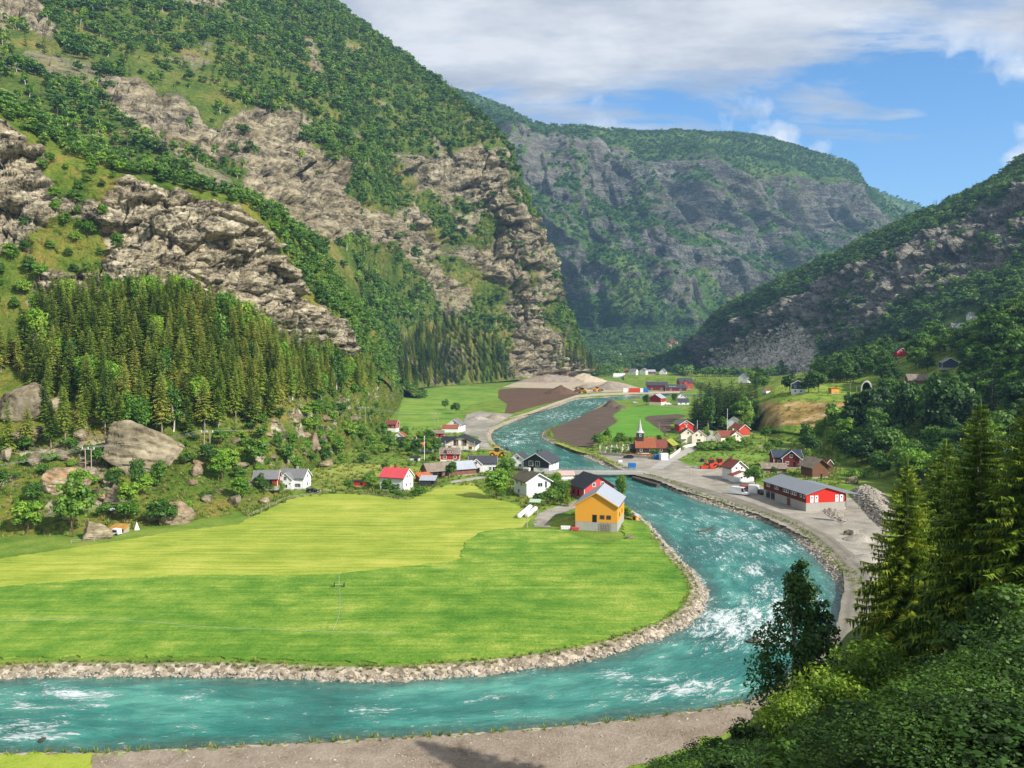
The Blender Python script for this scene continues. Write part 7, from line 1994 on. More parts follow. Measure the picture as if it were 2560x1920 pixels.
for a in (((1.0, 0.1, 0.35), (2.0, 0.5, 1.3), (2.9, 0.6, 1.9)), ((0.2, 0.1, 0.3), (0.6, -0.4, 0.9), (1.2, -0.6, 1.1))):
    link('branch', tubes_mesh('driftwood_branch', [(np.array(a), np.array((0.1, 0.07, 0.03)), 5)]), B_brown, e)
# riprap along both banks
STN = []
for i in range(6):
    bm = bmesh.new(); bmesh.ops.create_icosphere(bm, subdivisions=1, radius=1.0)
    rr_ = np.random.default_rng(400 + i)
    for v in bm.verts:
        c = np.array(v.co); c = np.sign(c) * np.abs(c) ** 0.75; v.co = c * rr_.uniform(0.72, 1.12) * np.array((1, 0.85, 0.65))
    me = bpy.data.meshes.new('stone_%d' % i); bm.to_mesh(me); bm.free(); me.materials.append(K_ston); STN.append(me)
def bank_pts(Bk, other, t0, t1, spacing, rows, inset, seed):
    rr_ = np.random.default_rng(seed)
    t = np.linspace(t0, t1, 1500)
    c = cr1(Bk, t); o = cr1(other, t)
    s = np.r_[0, np.cumsum(np.hypot(*np.diff(c, axis=0).T))]
    g = np.arange(0, s[-1], spacing)
    cx_, cy_ = np.interp(g, s, c[:, 0]), np.interp(g, s, c[:, 1])
    d = np.gradient(np.c_[cx_, cy_], axis=0); d /= np.linalg.norm(d, axis=1, keepdims=True)
    nrm = np.c_[-d[:, 1], d[:, 0]]
    away = np.c_[cx_, cy_] - np.c_[np.interp(g, s, o[:, 0]), np.interp(g, s, o[:, 1])]
    nrm *= np.sign((nrm * away).sum(1))[:, None]
    out = []
    for q in range(rows):
        off = inset[0] + (inset[1] - inset[0]) * q / max(1, rows - 1)
        w_ = np.c_[cx_, cy_] + nrm * (off + rr_.normal(0, 0.22, len(g)))[:, None] + d * rr_.normal(0, spacing * 0.35, len(g))[:, None]
        out.append(w_)
    return np.vstack(out)
RIP = np.vstack([bank_pts(LB, RB, 0.6, 12.5, 0.40, 3, (-0.1, 0.9), 1), bank_pts(LB, RB, 12.5, 20.5, 0.45, 4, (-0.1, 1.5), 2), bank_pts(RB, LB, 14.5, 23.0, 0.55, 3, (-0.1, 1.2), 3), bank_pts(RB, LB, 23.6, 29.5, 1.3, 2, (0.1, 1.6), 4)])
sz = np.clip(r.lognormal(math.log(0.19), 0.5, len(RIP)), 0.10, 0.6)
zr = ground_z(RIP[:, 0], RIP[:, 1]) + sz * 0.12
score = sz / RIP[:, 1]
px_, py_ = proj(np.c_[RIP, zr])
score[(px_ < 0) | (px_ > 2560)] *= 0.2
od = np.argsort(-score)
stone_g = []
for q in od[:300]:
    o = bpy.data.objects.new('stone', STN[q % 6]); COL.objects.link(o); o.parent = VALLEY
    o.location = (RIP[q, 0], RIP[q, 1], zr[q]); o.scale = (sz[q] * r.uniform(0.9, 1.4), sz[q], sz[q] * r.uniform(0.7, 1.1)); o.rotation_euler = (r.normal(0, 0.3), r.normal(0, 0.3), r.uniform(0, 6.28))
def joined_rocks(name, pos, size, protos, seed, parent=None):
    rr_ = np.random.default_rng(seed)
    data = []
    for m in protos:
        v = np.empty(len(m.vertices) * 3, np.float32); m.vertices.foreach_get('co', v)
        f = np.empty(len(m.loops), np.int32); m.loops.foreach_get('vertex_index', f)
        data.append((v.reshape(-1, 3), f.reshape(-1, 3)))
    Vs, Fs, k = [], [], 0
    for i in range(len(pos)):
        v, f = data[i % len(data)]
        a = rr_.uniform(0, 6.28); c_, s_ = math.cos(a), math.sin(a)
        w_ = v * size[i] * np.array((rr_.uniform(0.9, 1.4), 1, rr_.uniform(0.7, 1.1)))
        w_ = np.c_[w_[:, 0] * c_ - w_[:, 1] * s_, w_[:, 0] * s_ + w_[:, 1] * c_, w_[:, 2] + w_[:, 0] * rr_.normal(0, 0.2)]
        Vs.append(w_ + pos[i]); Fs.append(f + k); k += len(v)
    me = npmesh(name, np.vstack(Vs), np.vstack(Fs)); me.materials.append(protos[0].materials[0])
    return me
q = od[300:]
link('riprap', joined_rocks('riprap', np.c_[RIP[q], zr[q]], sz[q], STN, 7), parent=VALLEY, kind='stuff')
# talus under the right mountain
tD = TERR['right_mountain']
pT, _, _ = sample('right_mountain', 9000, RIGHT_TALUS, 71)
pT = pT[thin(pT, 3.2)]
TAL = [rock_mesh('talus_block_%d' % i, 340 + i, 1, 0.7, 0.8, mat=K_tal) for i in range(4)]
stuff('talus_blocks', pT, TAL, np.clip(r.lognormal(math.log(2.4), 0.42, len(pT)), 1.2, 7), 73, 'pale broken blocks of the talus fan below the right cliffs', 'rocks', None, 0.5)
# heaps
def mound(name, label, px, py, wpx, hpx, mat, cat='heap', seed=0, dep=0.8, group=None, peaks=1):
    p = hit(px, py); m = p[1] / FPX
    w_, h_ = wpx * m / 2, hpx * m
    n_ = 36
    g = np.linspace(-1, 1, n_)
    X, Y = np.meshgrid(g, g, indexing='ij')
    rr2 = np.hypot(X, Y)
    pos = np.stack([X * w_, Y * w_ * dep, X * 0], -1)
    Z = np.clip(1 - rr2, 0, 1) ** 0.85
    if peaks > 1: Z = Z * (0.6 + 0.8 * fbm(np.stack([X * 2, Y * 2, X * 0 + seed], -1), 1.0, 3, seed))
    Z = Z * h_ * (1 + 0.5 * (fbm(pos + seed, w_ * 0.35, 4, seed) - 0.5)) + (fbm(pos, w_ * 0.12, 3, seed + 5) - 0.5) * h_ * 0.16 * (rr2 < 0.9) - 0.25 * (rr2 > 0.97)
    pos[..., 2] = Z
    me = npmesh(name, pos.reshape(-1, 3), gridfaces(n_, n_), True)
    if me.polygons[n_ * n_ // 2].normal.z < 0: me.flip_normals()
    o = link(name, me, mat, label=label, cat=cat, group=group); o.location = p
    return o
mound('soil_heap', 'dark cone of soil between the far river and the church lawn', 1530, 1017, 48, 19, M_soil2, seed=1)
mound('soil_heap', 'low grey dirt heap right of the soil cone', 1552, 1021, 30, 10, M_soil2, seed=2)
mound('earth_heap', 'red brown earth heap above the left ploughed strip', 1402, 984, 90, 20, M_soil, seed=3, peaks=2)
mound('earth_heap', 'small brown earth heap beside the yellow loader', 1450, 980, 40, 13, M_soil, seed=4)
mound('gravel_heap', 'grey gravel heap in the middle of the quarry', 1470, 971, 80, 12, M_dirt, seed=5, peaks=2)
mound('gravel_heap', 'wide brown spoil heap at the right end of the quarry', 1525, 973, 120, 16, M_dirt, seed=6, peaks=2)
mound('quarry_bank', 'tan cut rock bank at the foot of the mountain nose', 1390, 955, 200, 24, M_dirt, 'bank', seed=7, dep=0.3, peaks=2)
mound('quarry_bank', 'grey brown spoil ridge right of the tan rock bank', 1462, 955, 120, 22, M_tan, 'bank', seed=8, dep=0.35, peaks=2)
mound('gravel_heap', 'pale gravel mound beside the left river pasture', 1195, 1048, 56, 10, M_gravel, seed=9)
mound('earth_heap', 'brown dirt mound above the gravel bar', 1240, 1046, 56, 12, M_dirt, seed=10)
mound('gravel_heap', 'low pale gravel mound right of the road bend', 2150, 1350, 90, 16, M_gravel, seed=11)
mound('gravel_heap', 'gravel mound behind the road near the foreground spruces', 2165, 1400, 110, 16, M_gravel, seed=12)
# rubble beside the warehouse
def rubble(name, label, poly, n_, smin, smax, seed, hgt=0.0):
    rr_ = np.random.default_rng(seed)
    P2 = np.array([G(*q)[:2] for q in poly])
    lo, hi = P2.min(0), P2.max(0)
    c = rr_.uniform(lo, hi, (n_ * 4, 2)); c = c[inpoly(c[:, 0], c[:, 1], P2)][:n_]
    d = segdist(c[:, 0], c[:, 1], P2)
    z = np.array([hz(a, b) for a, b in c]) + np.clip(d / 3.0, 0, 1) * hgt - 0.05
    s = rr_.uniform(smin, smax, len(c)) ** 1.0
    me = joined_rocks(name, np.c_[c, z], s, STN, seed + 1)
    return link(name, me, label=label, cat='rubble', kind='stuff')
rubble('rubble_heap', 'heap of broken stone in front of the red warehouse gable', [(2040, 1268), (2070, 1255), (2100, 1275), (2118, 1305), (2105, 1312), (2070, 1290)], 620, 0.2, 0.5, 11, 0.8)
rubble('rubble_bank', 'bank of broken pale rock right of the warehouse canopy', [(2120, 1232), (2160, 1215), (2215, 1240), (2240, 1290), (2215, 1330), (2180, 1300), (2150, 1265)], 1500, 0.25, 0.62, 12, 2.0)
rubble('road_verge_stones', 'strip of loose stones between gravel road and river bend', [(2040, 1362), (2100, 1420), (2116, 1470), (2108, 1520), (2096, 1480), (2080, 1440), (2035, 1385)], 320, 0.15, 0.4, 13)

# garden trees and shrubs between the houses
gi = 0
for poly, cnt, txt in (([(905, 1225), (950, 1170), (1050, 1150), (1060, 1200), (1000, 1190)], 6, 'at the meadow edge behind the pink roofed house'), ([(960, 1075), (1100, 1100), (1100, 1150), (960, 1140)], 22, 'among the cottages left of the red dormer house'),
                       ([(1240, 1180), (1300, 1190), (1300, 1240), (1240, 1250)], 8, 'around the striped roof house'), ([(1370, 1205), (1420, 1210), (1430, 1260), (1380, 1262)], 8, 'between the striped roof house and the barn'),
                       ([(1680, 1075), (1780, 1085), (1760, 1130), (1690, 1130)], 10, 'around the cream double gabled house'), ([(1790, 1075), (1890, 1070), (1900, 1125), (1800, 1125)], 14, 'around the white hill house'),
                       ([(1900, 1130), (2020, 1140), (2100, 1200), (1900, 1200)], 10, 'around the dark red house'), ([(830, 1150), (960, 1100), (980, 1140), (860, 1165)], 12, 'at the wood edge above the meadow'), ([(1480, 1098), (1580, 1095), (1590, 1112), (1490, 1118)], 8, 'behind the graveyard')):
    xs, ys = zip(*poly)
    c = 0
    while c < cnt:
        x, y = r.uniform(min(xs), max(xs)), r.uniform(min(ys), max(ys))
        if not inpoly(np.array([x]), np.array([y]), poly)[0]: continue
        c += 1; gi += 1
        p = hit(x, y)
        big = r.random() < 0.35
        kl = (BRO, BRI)[gi % 2] if big else BUS
        tree(kl[gi % len(kl)], (p[0], p[1], p[2] - 0.15), r.uniform(3.2, 5.5) if big else r.uniform(1.2, 2.4), r.uniform(0, 6.28), ('small garden tree ' if big else 'garden shrub ') + txt, 'garden growth ' + txt, 'garden_tree' if big else 'garden_shrub', 'tree' if big else 'bush', 1.05)
# rough grass tufts
k = 16
a_ = r.uniform(0, 6.28, k); rr0 = r.uniform(0, 0.35, k); hh = r.uniform(0.35, 0.8, k)
b0 = np.c_[rr0 * np.cos(a_), rr0 * np.sin(a_), np.zeros(k)]; wv_ = np.c_[-np.sin(a_), np.cos(a_), np.zeros(k)] * 0.09
tip = b0 + np.c_[np.cos(a_) * 0.3, np.sin(a_) * 0.3, hh]
L_tuft = leaf_mat('tuft_blades', [hexc('#4a6420'), hexc('#6a8630'), hexc('#8f9c46'), hexc('#aca060')], 0.08, 0.4, 0.6)
tm_ = tri_mesh('grass_tuft', np.stack([b0 - wv_, b0 + wv_, tip], 1), r.random(k)); tm_.materials.append(L_tuft)
g1_, _, _ = sample('left_hillside', 5000, (1 - smooth(1.05, 1.2, HILL_TV)), 81, (-100, 1050, 0, 1500))
g2_, _, _ = sample('right_hillside', 5000, np.ones(TERR['right_hillside']['B'].shape[:2]), 82, (1700, 2600, 850, 1400))
gx, gy = r.uniform(600, 2100, 9000), r.uniform(1070, 1290, 9000)
MF_ = BND + [(1305,1320),(1335,1278),(1275,1256),(1215,1238),(1195,1218),(1126,1211),(1060,1235),(1022,1251),(940,1240),(849,1235),(745,1243),(620,1297),(450,1327),(0,1397)]
ok = ~inpoly(gx, gy, MF_) & ~inpoly(gx, gy, [(1482,1134),(1640,1143),(1690,1145),(1780,1164),(1812,1178),(1925,1222),(2150,1250),(2230,1330),(2000,1334),(1700,1224),(1590,1190),(1540,1170)])
gw = np.array([G(a, b) for a, b in zip(gx[ok], gy[ok])])
gw = gw[river_sd(gw[:, 0], gw[:, 1]) > 3.0]
wx2, wy2 = proj(gw)
for q in ([(1370,1068),(1385,1105),(1427,1120),(1485,1121),(1503,1084),(1548,1054),(1531,1038),(1553,1020),(1520,1012),(1440,1045)], [(1165,1025),(1290,1030),(1255,1056),(1218,1090),(1240,1130),(1196,1124),(1156,1086)], [(1503,1084),(1528,1097),(1662,1088),(1636,1064),(1720,1034),(1711,1020),(1580,1016)], [(1640,1172),(1671,1160),(1760,1118),(1780,1112),(1776,1070),(1700,1050),(1766,1066),(1745,1106),(1668,1146)], [(1330,1320),(1380,1320),(1470,1265),(1455,1245),(1340,1280)], [(1120,1212),(1236,1194),(1236,1184),(1126,1202)]):
    m_ = ~inpoly(wx2, wy2, q); gw, wx2, wy2 = gw[m_], wx2[m_], wy2[m_]
for nm, pp, lb in (('hillside_grass_tufts', g1_, 'rough grass tufts on the boulder hillside'), ('slope_grass_tufts', g2_, 'rough grass tufts on the right slope'), ('village_grass_tufts', gw, 'rough grass tufts between the village houses')):
    stuff(nm, pp, [tm_], r.uniform(0.7, 1.8, len(pp)), 91, lb, 'grass')

# trees closing the end of the wooded shoulder
for i, (x, y, h, lb) in enumerate(((1000, 990, 30, 'leafy tree at the left end of the river pasture, nearest the wood'), (1010, 986, 27, 'second leafy tree at the left end of the river pasture'), (1019, 983, 24, 'third leafy tree at the left end of the river pasture'), (1030, 980, 20, 'fourth leafy tree at the left end of the river pasture'), (992, 1000, 30, 'leafy tree below the pasture corner at the wood edge'))):
    q = G(x, y); tree(BRO[i % 4], (q[0], q[1], -0.2), h * q[1] / FPX, i, lb, None, 'broadleaf_tree', sxy=1.3)
# weeds along the top of the banks, loose stones and sticks on the bare earth
wb = np.vstack([bank_pts(LB, RB, 0.6, 20.0, 0.55, 2, (2.0, 3.4), 31), bank_pts(RB, LB, 0.6, 12.0, 0.9, 2, (1.2, 2.6), 32), bank_pts(RB, LB, 14.5, 30.0, 0.5, 3, (2.0, 4.0), 33)])
wb = wb[r.random(len(wb)) < 0.6]
stuff('bank_weeds', np.c_[wb, ground_z(wb[:, 0], wb[:, 1])], [tm_], r.uniform(0.3, 0.9, len(wb)), 92, 'weeds growing along the top of the river banks', 'grass')
ex, ey = r.uniform(240, 1900, 2600), r.uniform(1750, 1935, 2600)
m_ = inpoly(ex, ey, [(250, 1895), (678, 1874), (1000, 1856), (1400, 1830), (1633, 1803), (1850, 1765), (1860, 1790), (1700, 1868), (1480, 1935), (250, 1935)])
ew = np.array([G(a, b) for a, b in zip(ex[m_], ey[m_])])
link('loose_stones', joined_rocks('loose_stones', ew + (0, 0, 0.03), np.clip(r.lognormal(math.log(0.06), 0.5, len(ew)), 0.03, 0.25), STN, 93), label='loose stones scattered over the bare foreground earth', cat='stones', kind='stuff')

for i, (x, y, h, lb) in enumerate(((660, 1233, 40, 'thin tree right in front of the red farm shed, left one'), (682, 1236, 36, 'thin tree right in front of the red farm shed, right one'))):
    T1(BRO, i + 1, x, y, h, lb, None, 'broadleaf_tree', sxy=0.9)
# ================================================================== BRIDGE, VEHICLES, STREET FURNITURE
# ---- bridge
e = empty('road_bridge', (30, 302.5, 0), R(-1.0), 'low concrete road bridge over the turquoise river', 'bridge')
MB().box(-18.5, 16.5, -2.7, 2.7, 0.15, 0.95).build('deck', PCO, e)
MB().box(-18.5, 16.5, -2.3, 2.3, 0.96, 1.02).build('roadway', M_asph, e)
MB().box(-0.9, 0.9, -2.4, 2.4, -2.6, 0.15).build('pier', PCO, e)
for y in (-2.55, 2.55):
    rl = MB()
    for z in (1.55, 2.0): rl.bar((-18.4, y, z), (16.4, y, z), 0.09)
    rl.build('railing', paint('galvanised_steel', hexc('#8e9092')), e)
    for k in range(18): MB().bar((-18.3 + k * 2.03, y, 0.95), (-18.3 + k * 2.03, y, 2.05), 0.1).build('post', PCO, e)
pa, pb = G(1583, 1192, 0.0), G(1646, 1211, 0.0)
d = pb - pa; L_ = np.hypot(d[0], d[1])
e = empty('abutment_wall', (pa + pb) / 2, math.atan2(d[1], d[0]), 'dark block stone retaining wall at the right end of the bridge', 'wall')
bl = MB().box(-L_ / 2, L_ / 2, -0.5, 0.5, -2.2, 0.15)
bl.build('core', K_dark, e)
for i in range(9):
    for j in range(2):
        w_ = L_ / 9
        MB().box(-L_ / 2 + i * w_ + 0.05 + 0.2 * (j % 2), -L_ / 2 + (i + 1) * w_ - 0.05 + 0.2 * (j % 2), -0.72 - 0.05 * ((i + j) % 3), -0.45, -1.0 + j * 0.56, -0.48 + j * 0.56).build('block', K_dark, e)
# ---- vehicles
def car(name, label, pos, yaw, mat, L=4.3, W=1.75, H=1.45, van=False, cat='car', group=None):
    e = empty(name, pos, yaw, label, cat, group)
    hl, hw = L / 2, W / 2
    prof = ([(-hl, .35), (-hl, 1.0), (-hl + .05, H - .1), (-hl + .25, H), (hl - 1.5, H), (hl - .75, 1.05), (hl - .1, .9), (hl, .35)] if van else
            [(-hl, .35), (-hl, .85), (-hl + .25, .95), (-hl + .75, H - .05), (-hl + 1.1, H), (hl - 1.9, H), (hl - 1.15, .95), (hl - .15, .8), (hl, .35)])
    V = [(x, -hw * (1 - 0.12 * (z > 1)), z) for x, z in prof] + [(x, hw * (1 - 0.12 * (z > 1)), z) for x, z in prof]
    k = len(prof)
    F = [tuple(range(k)), tuple(range(2 * k - 1, k - 1, -1))] + [(i, i + k, (i + 1) % k + k, (i + 1) % k) for i in range(k)]
    MB().add(V, F).build('body', mat, e)
    for s in (-1, 1):
        y = s * (hw * 0.9)
        a, b = sorted((y - 0.01, y + s * 0.02))
        if van: MB().box(hl - 2.0, hl - 1.25, a, b, 1.15, H - .25).build('window', GLASS, e)
        else: MB().box(-hl + .95, hl - 1.75, a, b, .98, H - .1).build('window', GLASS, e)
    if van:
        MB().add([(hl - 1.44, -hw * .75, H - .07), (hl - 1.44, hw * .75, H - .07), (hl - .82, hw * .8, 1.12), (hl - .82, -hw * .8, 1.12), (hl - 1.40, -hw * .75, H - .02), (hl - 1.40, hw * .75, H - .02), (hl - .78, hw * .8, 1.16), (hl - .78, -hw * .8, 1.16)],
                 [(0, 1, 2, 3), (4, 7, 6, 5), (0, 4, 5, 1), (1, 5, 6, 2), (2, 6, 7, 3), (3, 7, 4, 0)]).build('windscreen', GLASS, e)
    else:
        MB().add([(hl - 1.86, -hw * .75, H - .03), (hl - 1.86, hw * .75, H - .03), (hl - 1.2, hw * .8, 1.0), (hl - 1.2, -hw * .8, 1.0), (hl - 1.82, -hw * .75, H + .02), (hl - 1.82, hw * .75, H + .02), (hl - 1.16, hw * .8, 1.05), (hl - 1.16, -hw * .8, 1.05)],
                 [(0, 1, 2, 3), (4, 7, 6, 5), (0, 4, 5, 1), (1, 5, 6, 2), (2, 6, 7, 3), (3, 7, 4, 0)]).build('windscreen', GLASS, e)
    for sx in (-1, 1):
        for sy in (-1, 1):
            wh = MB().cyl((sx * (hl - .85), sy * (hw - .18) - 0.1, .33), .33, .2, 'y', 14).build('wheel', TYRE, e)
            MB().cyl((sx * (hl - .85), sy * (hw - .18) - 0.1 + (0.19 if sy > 0 else -0.01), .33), .17, .02, 'y', 10).build('rim', PCO, wh)
    for sy in (-1, 1): MB().box(hl - .08, hl + .01, sy * hw * .7 - .15, sy * hw * .7 + .15, .6, .75).build('headlight', PTR, e)
    return e
TYRE = NT('tyre_rubber').done((0.02, 0.02, 0.02), 0.9)
CPK = NT('black_car_paint').done((0.012, 0.013, 0.016), 0.25, None, 0.5)
CPW = NT('white_car_paint').done((0.78, 0.78, 0.77), 0.3, None, 0.5)
CPR = NT('red_car_paint').done((0.45, 0.04, 0.03), 0.35, None, 0.5)
CPS = NT('silver_car_paint').done((0.38, 0.39, 0.40), 0.3, None, 0.5)
CYL = paint('machine_yellow', hexc('#d99a14'), wear=0.25, dirt=(0.2, 0.14, 0.06))
COR = paint('machine_orange', hexc('#c4431c'), wear=0.3, dirt=(0.15, 0.06, 0.03))
CBL = paint('container_blue', hexc('#1f6fb4'), plank=0.3, wear=0.15, dirt=(0.05, 0.15, 0.25))
car('parked_car', 'black car parked right of the white farmhouse', G(783, 1232), R(-20), CPK)
car('parked_car', 'dark car parked below the graveyard wall', G(1571, 1146), R(170), CPK)
car('parked_car', 'dark car in the shade between white container and warehouse', G(1901, 1235), R(100), CPK)
car('delivery_van', 'white delivery van parked on the gravel left of the warehouse', G(1850, 1237), R(-38), CPW, 5.6, 2.0, 2.4, True, 'van')
car('delivery_van', 'red van parked behind the white van', G(1868, 1230), R(-50), CPR, 4.8, 1.9, 2.0, True, 'van')
car('parked_car', 'white car parked right of the far red barn', G(1671, 1012), R(10), CPW, 5, 2.2, 1.9)
for (x, y, m, lb) in ((1757, 1066, CPS, 'silver car at the road fork below the spruce grove, left one'), (1783, 1064, CPK, 'black car at the road fork below the spruce grove, middle one'), (1792, 1061, CPW, 'white car at the road fork below the spruce grove, right one'),
                      (1587, 1008, CPS, 'pale car parked left of the tree by the far red barn')):
    car('parked_car', lb, G(x, y), R(15), m, 4.6, 1.9, 1.6)
def container(label, px, py, L, W, H, yaw, mat, name='container', cat='container'):
    p = hit(px, py)
    e = empty(name, p, R(yaw), label, cat)
    MB().box(-L / 2, L / 2, -W / 2, W / 2, 0.12, H).build('body', mat, e)
    MB().box(-L / 2 - 0.05, L / 2 + 0.05, -W / 2 - 0.05, W / 2 + 0.05, H, H + 0.08).build('roof', mat, e)
    for x in (-L / 2 + 0.1, L / 2 - 0.1): MB().box(x - 0.1, x + 0.1, -W / 2 + .02, W / 2 - .02, -0.1, 0.12).build('skid', PCO, e)
    for k in range(int(L / 0.45)):
        MB().box(-L / 2 + 0.15 + k * 0.45, -L / 2 + 0.35 + k * 0.45, -W / 2 - 0.05, -W / 2, 0.25, H - 0.1).build('rib', mat, e)
    return e
container('blue box container standing alone near the right bridge end', 1580, 1171, 2.7, 2.0, 1.9, -2, CBL)
container('blue skip next to the white container below the church', 1643, 1148, 2.6, 2.2, 1.9, 2, CBL)
container('white container next to the blue skip below the church', 1659, 1150, 3.0, 2.4, 2.6, 12, CPW)
container('white box trailer between the white house and the warehouse', 1884, 1233, 2.8, 2.3, 2.5, -30, CPW)
container('small white crate on the gravel below the graveyard', 1550, 1156, 1.5, 1.2, 0.8, 8, CPW)
def loader(label, px, py, yaw, s, mat, name='wheel_loader', up=True):
    p = hit(px, py)
    e = empty(name, p, R(yaw), label, 'loader'); e.scale = (s, s, s)
    MB().add([(-2.4, -.8, .8), (0.6, -.8, .8), (.6, -.8, 1.5), (-1.2, -.8, 1.9), (-2.4, -.8, 1.8), (-2.4, .8, .8), (.6, .8, .8), (.6, .8, 1.5), (-1.2, .8, 1.9), (-2.4, .8, 1.8)],
             [(0, 1, 2, 3, 4), (9, 8, 7, 6, 5), (0, 5, 6, 1), (1, 6, 7, 2), (2, 7, 8, 3), (3, 8, 9, 4), (4, 9, 5, 0)]).build('engine_hood', mat, e)
    MB().box(.6, 2.2, -.55, .55, .8, 1.3).build('front_frame', mat, e)
    MB().box(-.9, .5, -.7, .7, 1.75, 2.95).build('cab', GLASS, e)
    MB().box(-1.0, .6, -.78, .78, 2.95, 3.1).build('cab_roof', mat, e)
    a = MB()
    for y in (-.45, .45): a.bar((.7, y, 1.5), (2.6, y, 2.6 if up else 1.0), .24)
    a.bar((2.5, -.45, 2.5 if up else 1.0), (2.5, .45, 2.5 if up else 1.0), .2)
    a.build('lift_arm', mat, e)
    z = 2.2 if up else 0.5
    MB().add([(2.6, -1.2, z), (3.6, -1.2, z), (2.7, -1.2, z + 1.0), (2.6, 1.2, z), (3.6, 1.2, z), (2.7, 1.2, z + 1.0)], [(0, 1, 2), (5, 4, 3), (0, 3, 4, 1), (1, 4, 5, 2), (2, 5, 3, 0)]).build('bucket', PBK, e)
    for x in (-1.5, 1.4):
        for y in (-1.05, .65):
            w_ = MB().cyl((x, y, .75), .75, .4, 'y', 16).build('wheel', TYRE, e)
            MB().cyl((x, y - .02 if y < 0 else y + .40, .75), .36, .03, 'y', 12).build('rim', mat, w_)
    return e
loader('yellow wheel loader with raised arm at the gravel bar by the houses', 1244, 1143, -8, 1.35, CYL)
e = loader('small yellow loader beside the brown earth heap in the quarry', 1455, 983, 160, 1.9, CYL)
loader('yellow dumper in front of the grey quarry heaps', 1493, 979, 10, 1.8, CYL, 'dumper', False)
e = loader('orange tractor at the edge of the gravel yard grass, middle of three machines', 1776, 1170, 190, 1.1, COR, 'tractor')
loader('orange tractor at the edge of the gravel yard grass, rightmost of three machines', 1797, 1168, 200, 1.1, COR, 'tractor')
container('low orange trailer, leftmost of the three orange machines', 1759, 1172, 2.4, 1.8, 1.0, 4, COR, 'trailer', 'trailer')
container('orange tool box in front of the tractors', 1781, 1173, 1.8, 1.4, 1.0, 4, COR, 'trailer', 'trailer')
for i, (x, m, lb) in enumerate(((1563, CPW, 'white truck box at the left end of the far machine row'), (1580, COR, 'red container in the far machine row'), (1593, COR, 'second red container in the far machine row'), (1606, CPW, 'white container in the far machine row'), (1614, CBL, 'blue container at the right end of the far machine row'))):
    container(lb, x, 981, 5.2 if i else 4.5, 3, 4.2, 2, m)
# white tunnel tent
p = G(1549, 943)
e = empty('tunnel_tent', p, R(-15), 'white half round tunnel tent left of the far white houses', 'tent')
V, F = [], []
for y in (-9, 9):
    for k in range(9): V.append((y, 6.5 * math.cos(math.pi * k / 8), 6.0 * math.sin(math.pi * k / 8)))
for k in range(8): F.append((k, k + 1, 9 + k + 1, 9 + k))
MB().add(V, F).build('cover', CPW, e)
MB().add([V[9 + k] for k in range(9)], [tuple(range(9))]).build('end_panel', PBK, e)
# ---- hay bales
WR = NT('bale_wrap'); wa = WR.noise(WR.coord(), 3.0, 4, 0.6)
WRAP = WR.done(WR.ramp(wa, [(0.4, (0.62, 0.64, 0.68)), (0.6, (0.84, 0.85, 0.86))]), 0.35, WR.bump(wa, 0.05), 0.5)
bm_ = MB(); pts = [(0, -.6), (.5, -.6), (.6, -.5), (.62, 0), (.6, .5), (.5, .6), (0, .6)]
V, F = [], []
for rr_, x in pts[1:-1]:
    for k in range(16): V.append((x, rr_ * math.cos(2 * math.pi * k / 16), .62 + rr_ * math.sin(2 * math.pi * k / 16)))
for i in range(4):
    for k in range(16): F.append((i * 16 + k, i * 16 + (k + 1) % 16, (i + 1) * 16 + (k + 1) % 16, (i + 1) * 16 + k))
F += [tuple(range(16))[::-1], tuple(range(64, 80))]
bale = bm_.add(V, F).mesh('bale'); bale.materials.append(WRAP); bale.polygons.foreach_set('use_smooth', np.ones(len(bale.polygons), bool))
ki = 0
for (a, b, rowname) in (((1297, 1297), (1326, 1272), 'left row'), ((1317, 1295), (1340, 1277), 'right row')):
    pa, pb = G(*a), G(*b); n_ = max(4, int(np.linalg.norm(pb - pa) / 1.32))
    for k in range(n_):
        q = pa + (pb - pa) * (k + 0.5) / n_
        o = bpy.data.objects.new('hay_bale', bale); COL.objects.link(o); o.location = (q[0], q[1], 0.03); o.scale = (1.0, 1.05, 1.05)
        o.rotation_euler.z = math.atan2(pb[1] - pa[1], pb[0] - pa[0]) + r.normal(0, 0.06)
        tag(o, 'white wrapped hay bale in the %s of bales beside the field path' % rowname, 'hay bale', 'white hay bales, ' + rowname)
# ---- canopy, troughs at the barn
p = G(1338, 1272)
e = empty('field_canopy', p, R(-10), 'small pale green roof on four thin posts behind the hay bales', 'canopy')
MB().add([(-1.6, -1.2, 2.0), (1.6, -1.2, 2.0), (1.6, 1.2, 2.5), (-1.6, 1.2, 2.5), (-1.6, -1.2, 2.08), (1.6, -1.2, 2.08), (1.6, 1.2, 2.58), (-1.6, 1.2, 2.58)], [(0, 1, 2, 3), (4, 7, 6, 5), (0, 4, 5, 1), (1, 5, 6, 2), (2, 6, 7, 3), (3, 7, 4, 0)]).build('roof', roof_mat('pale_green_sheet', hexc('#9fb59c'), hexc('#b9c6b0')), e)
for x in (-1.5, 1.5):
    for y in (-1.1, 1.1): MB().bar((x, y, 0), (x, y, 2.0 if y < 0 else 2.5), .09).build('post', PBR, e)
container('white plastic covered stack in front of the yellow barn', 1414, 1324, 2.3, 1.0, 0.8, -6, CPW, 'covered_stack', 'stack')
container('pinkish stack of boards next to the white covered stack', 1438, 1326, 1.8, 0.8, 0.7, -6, PPK, 'board_stack', 'stack')
mound('grass_ramp', 'grassy earth ramp leading to the yellow barn', 1425, 1312, 120, 22, M_mead, 'ramp', 21, 0.35)
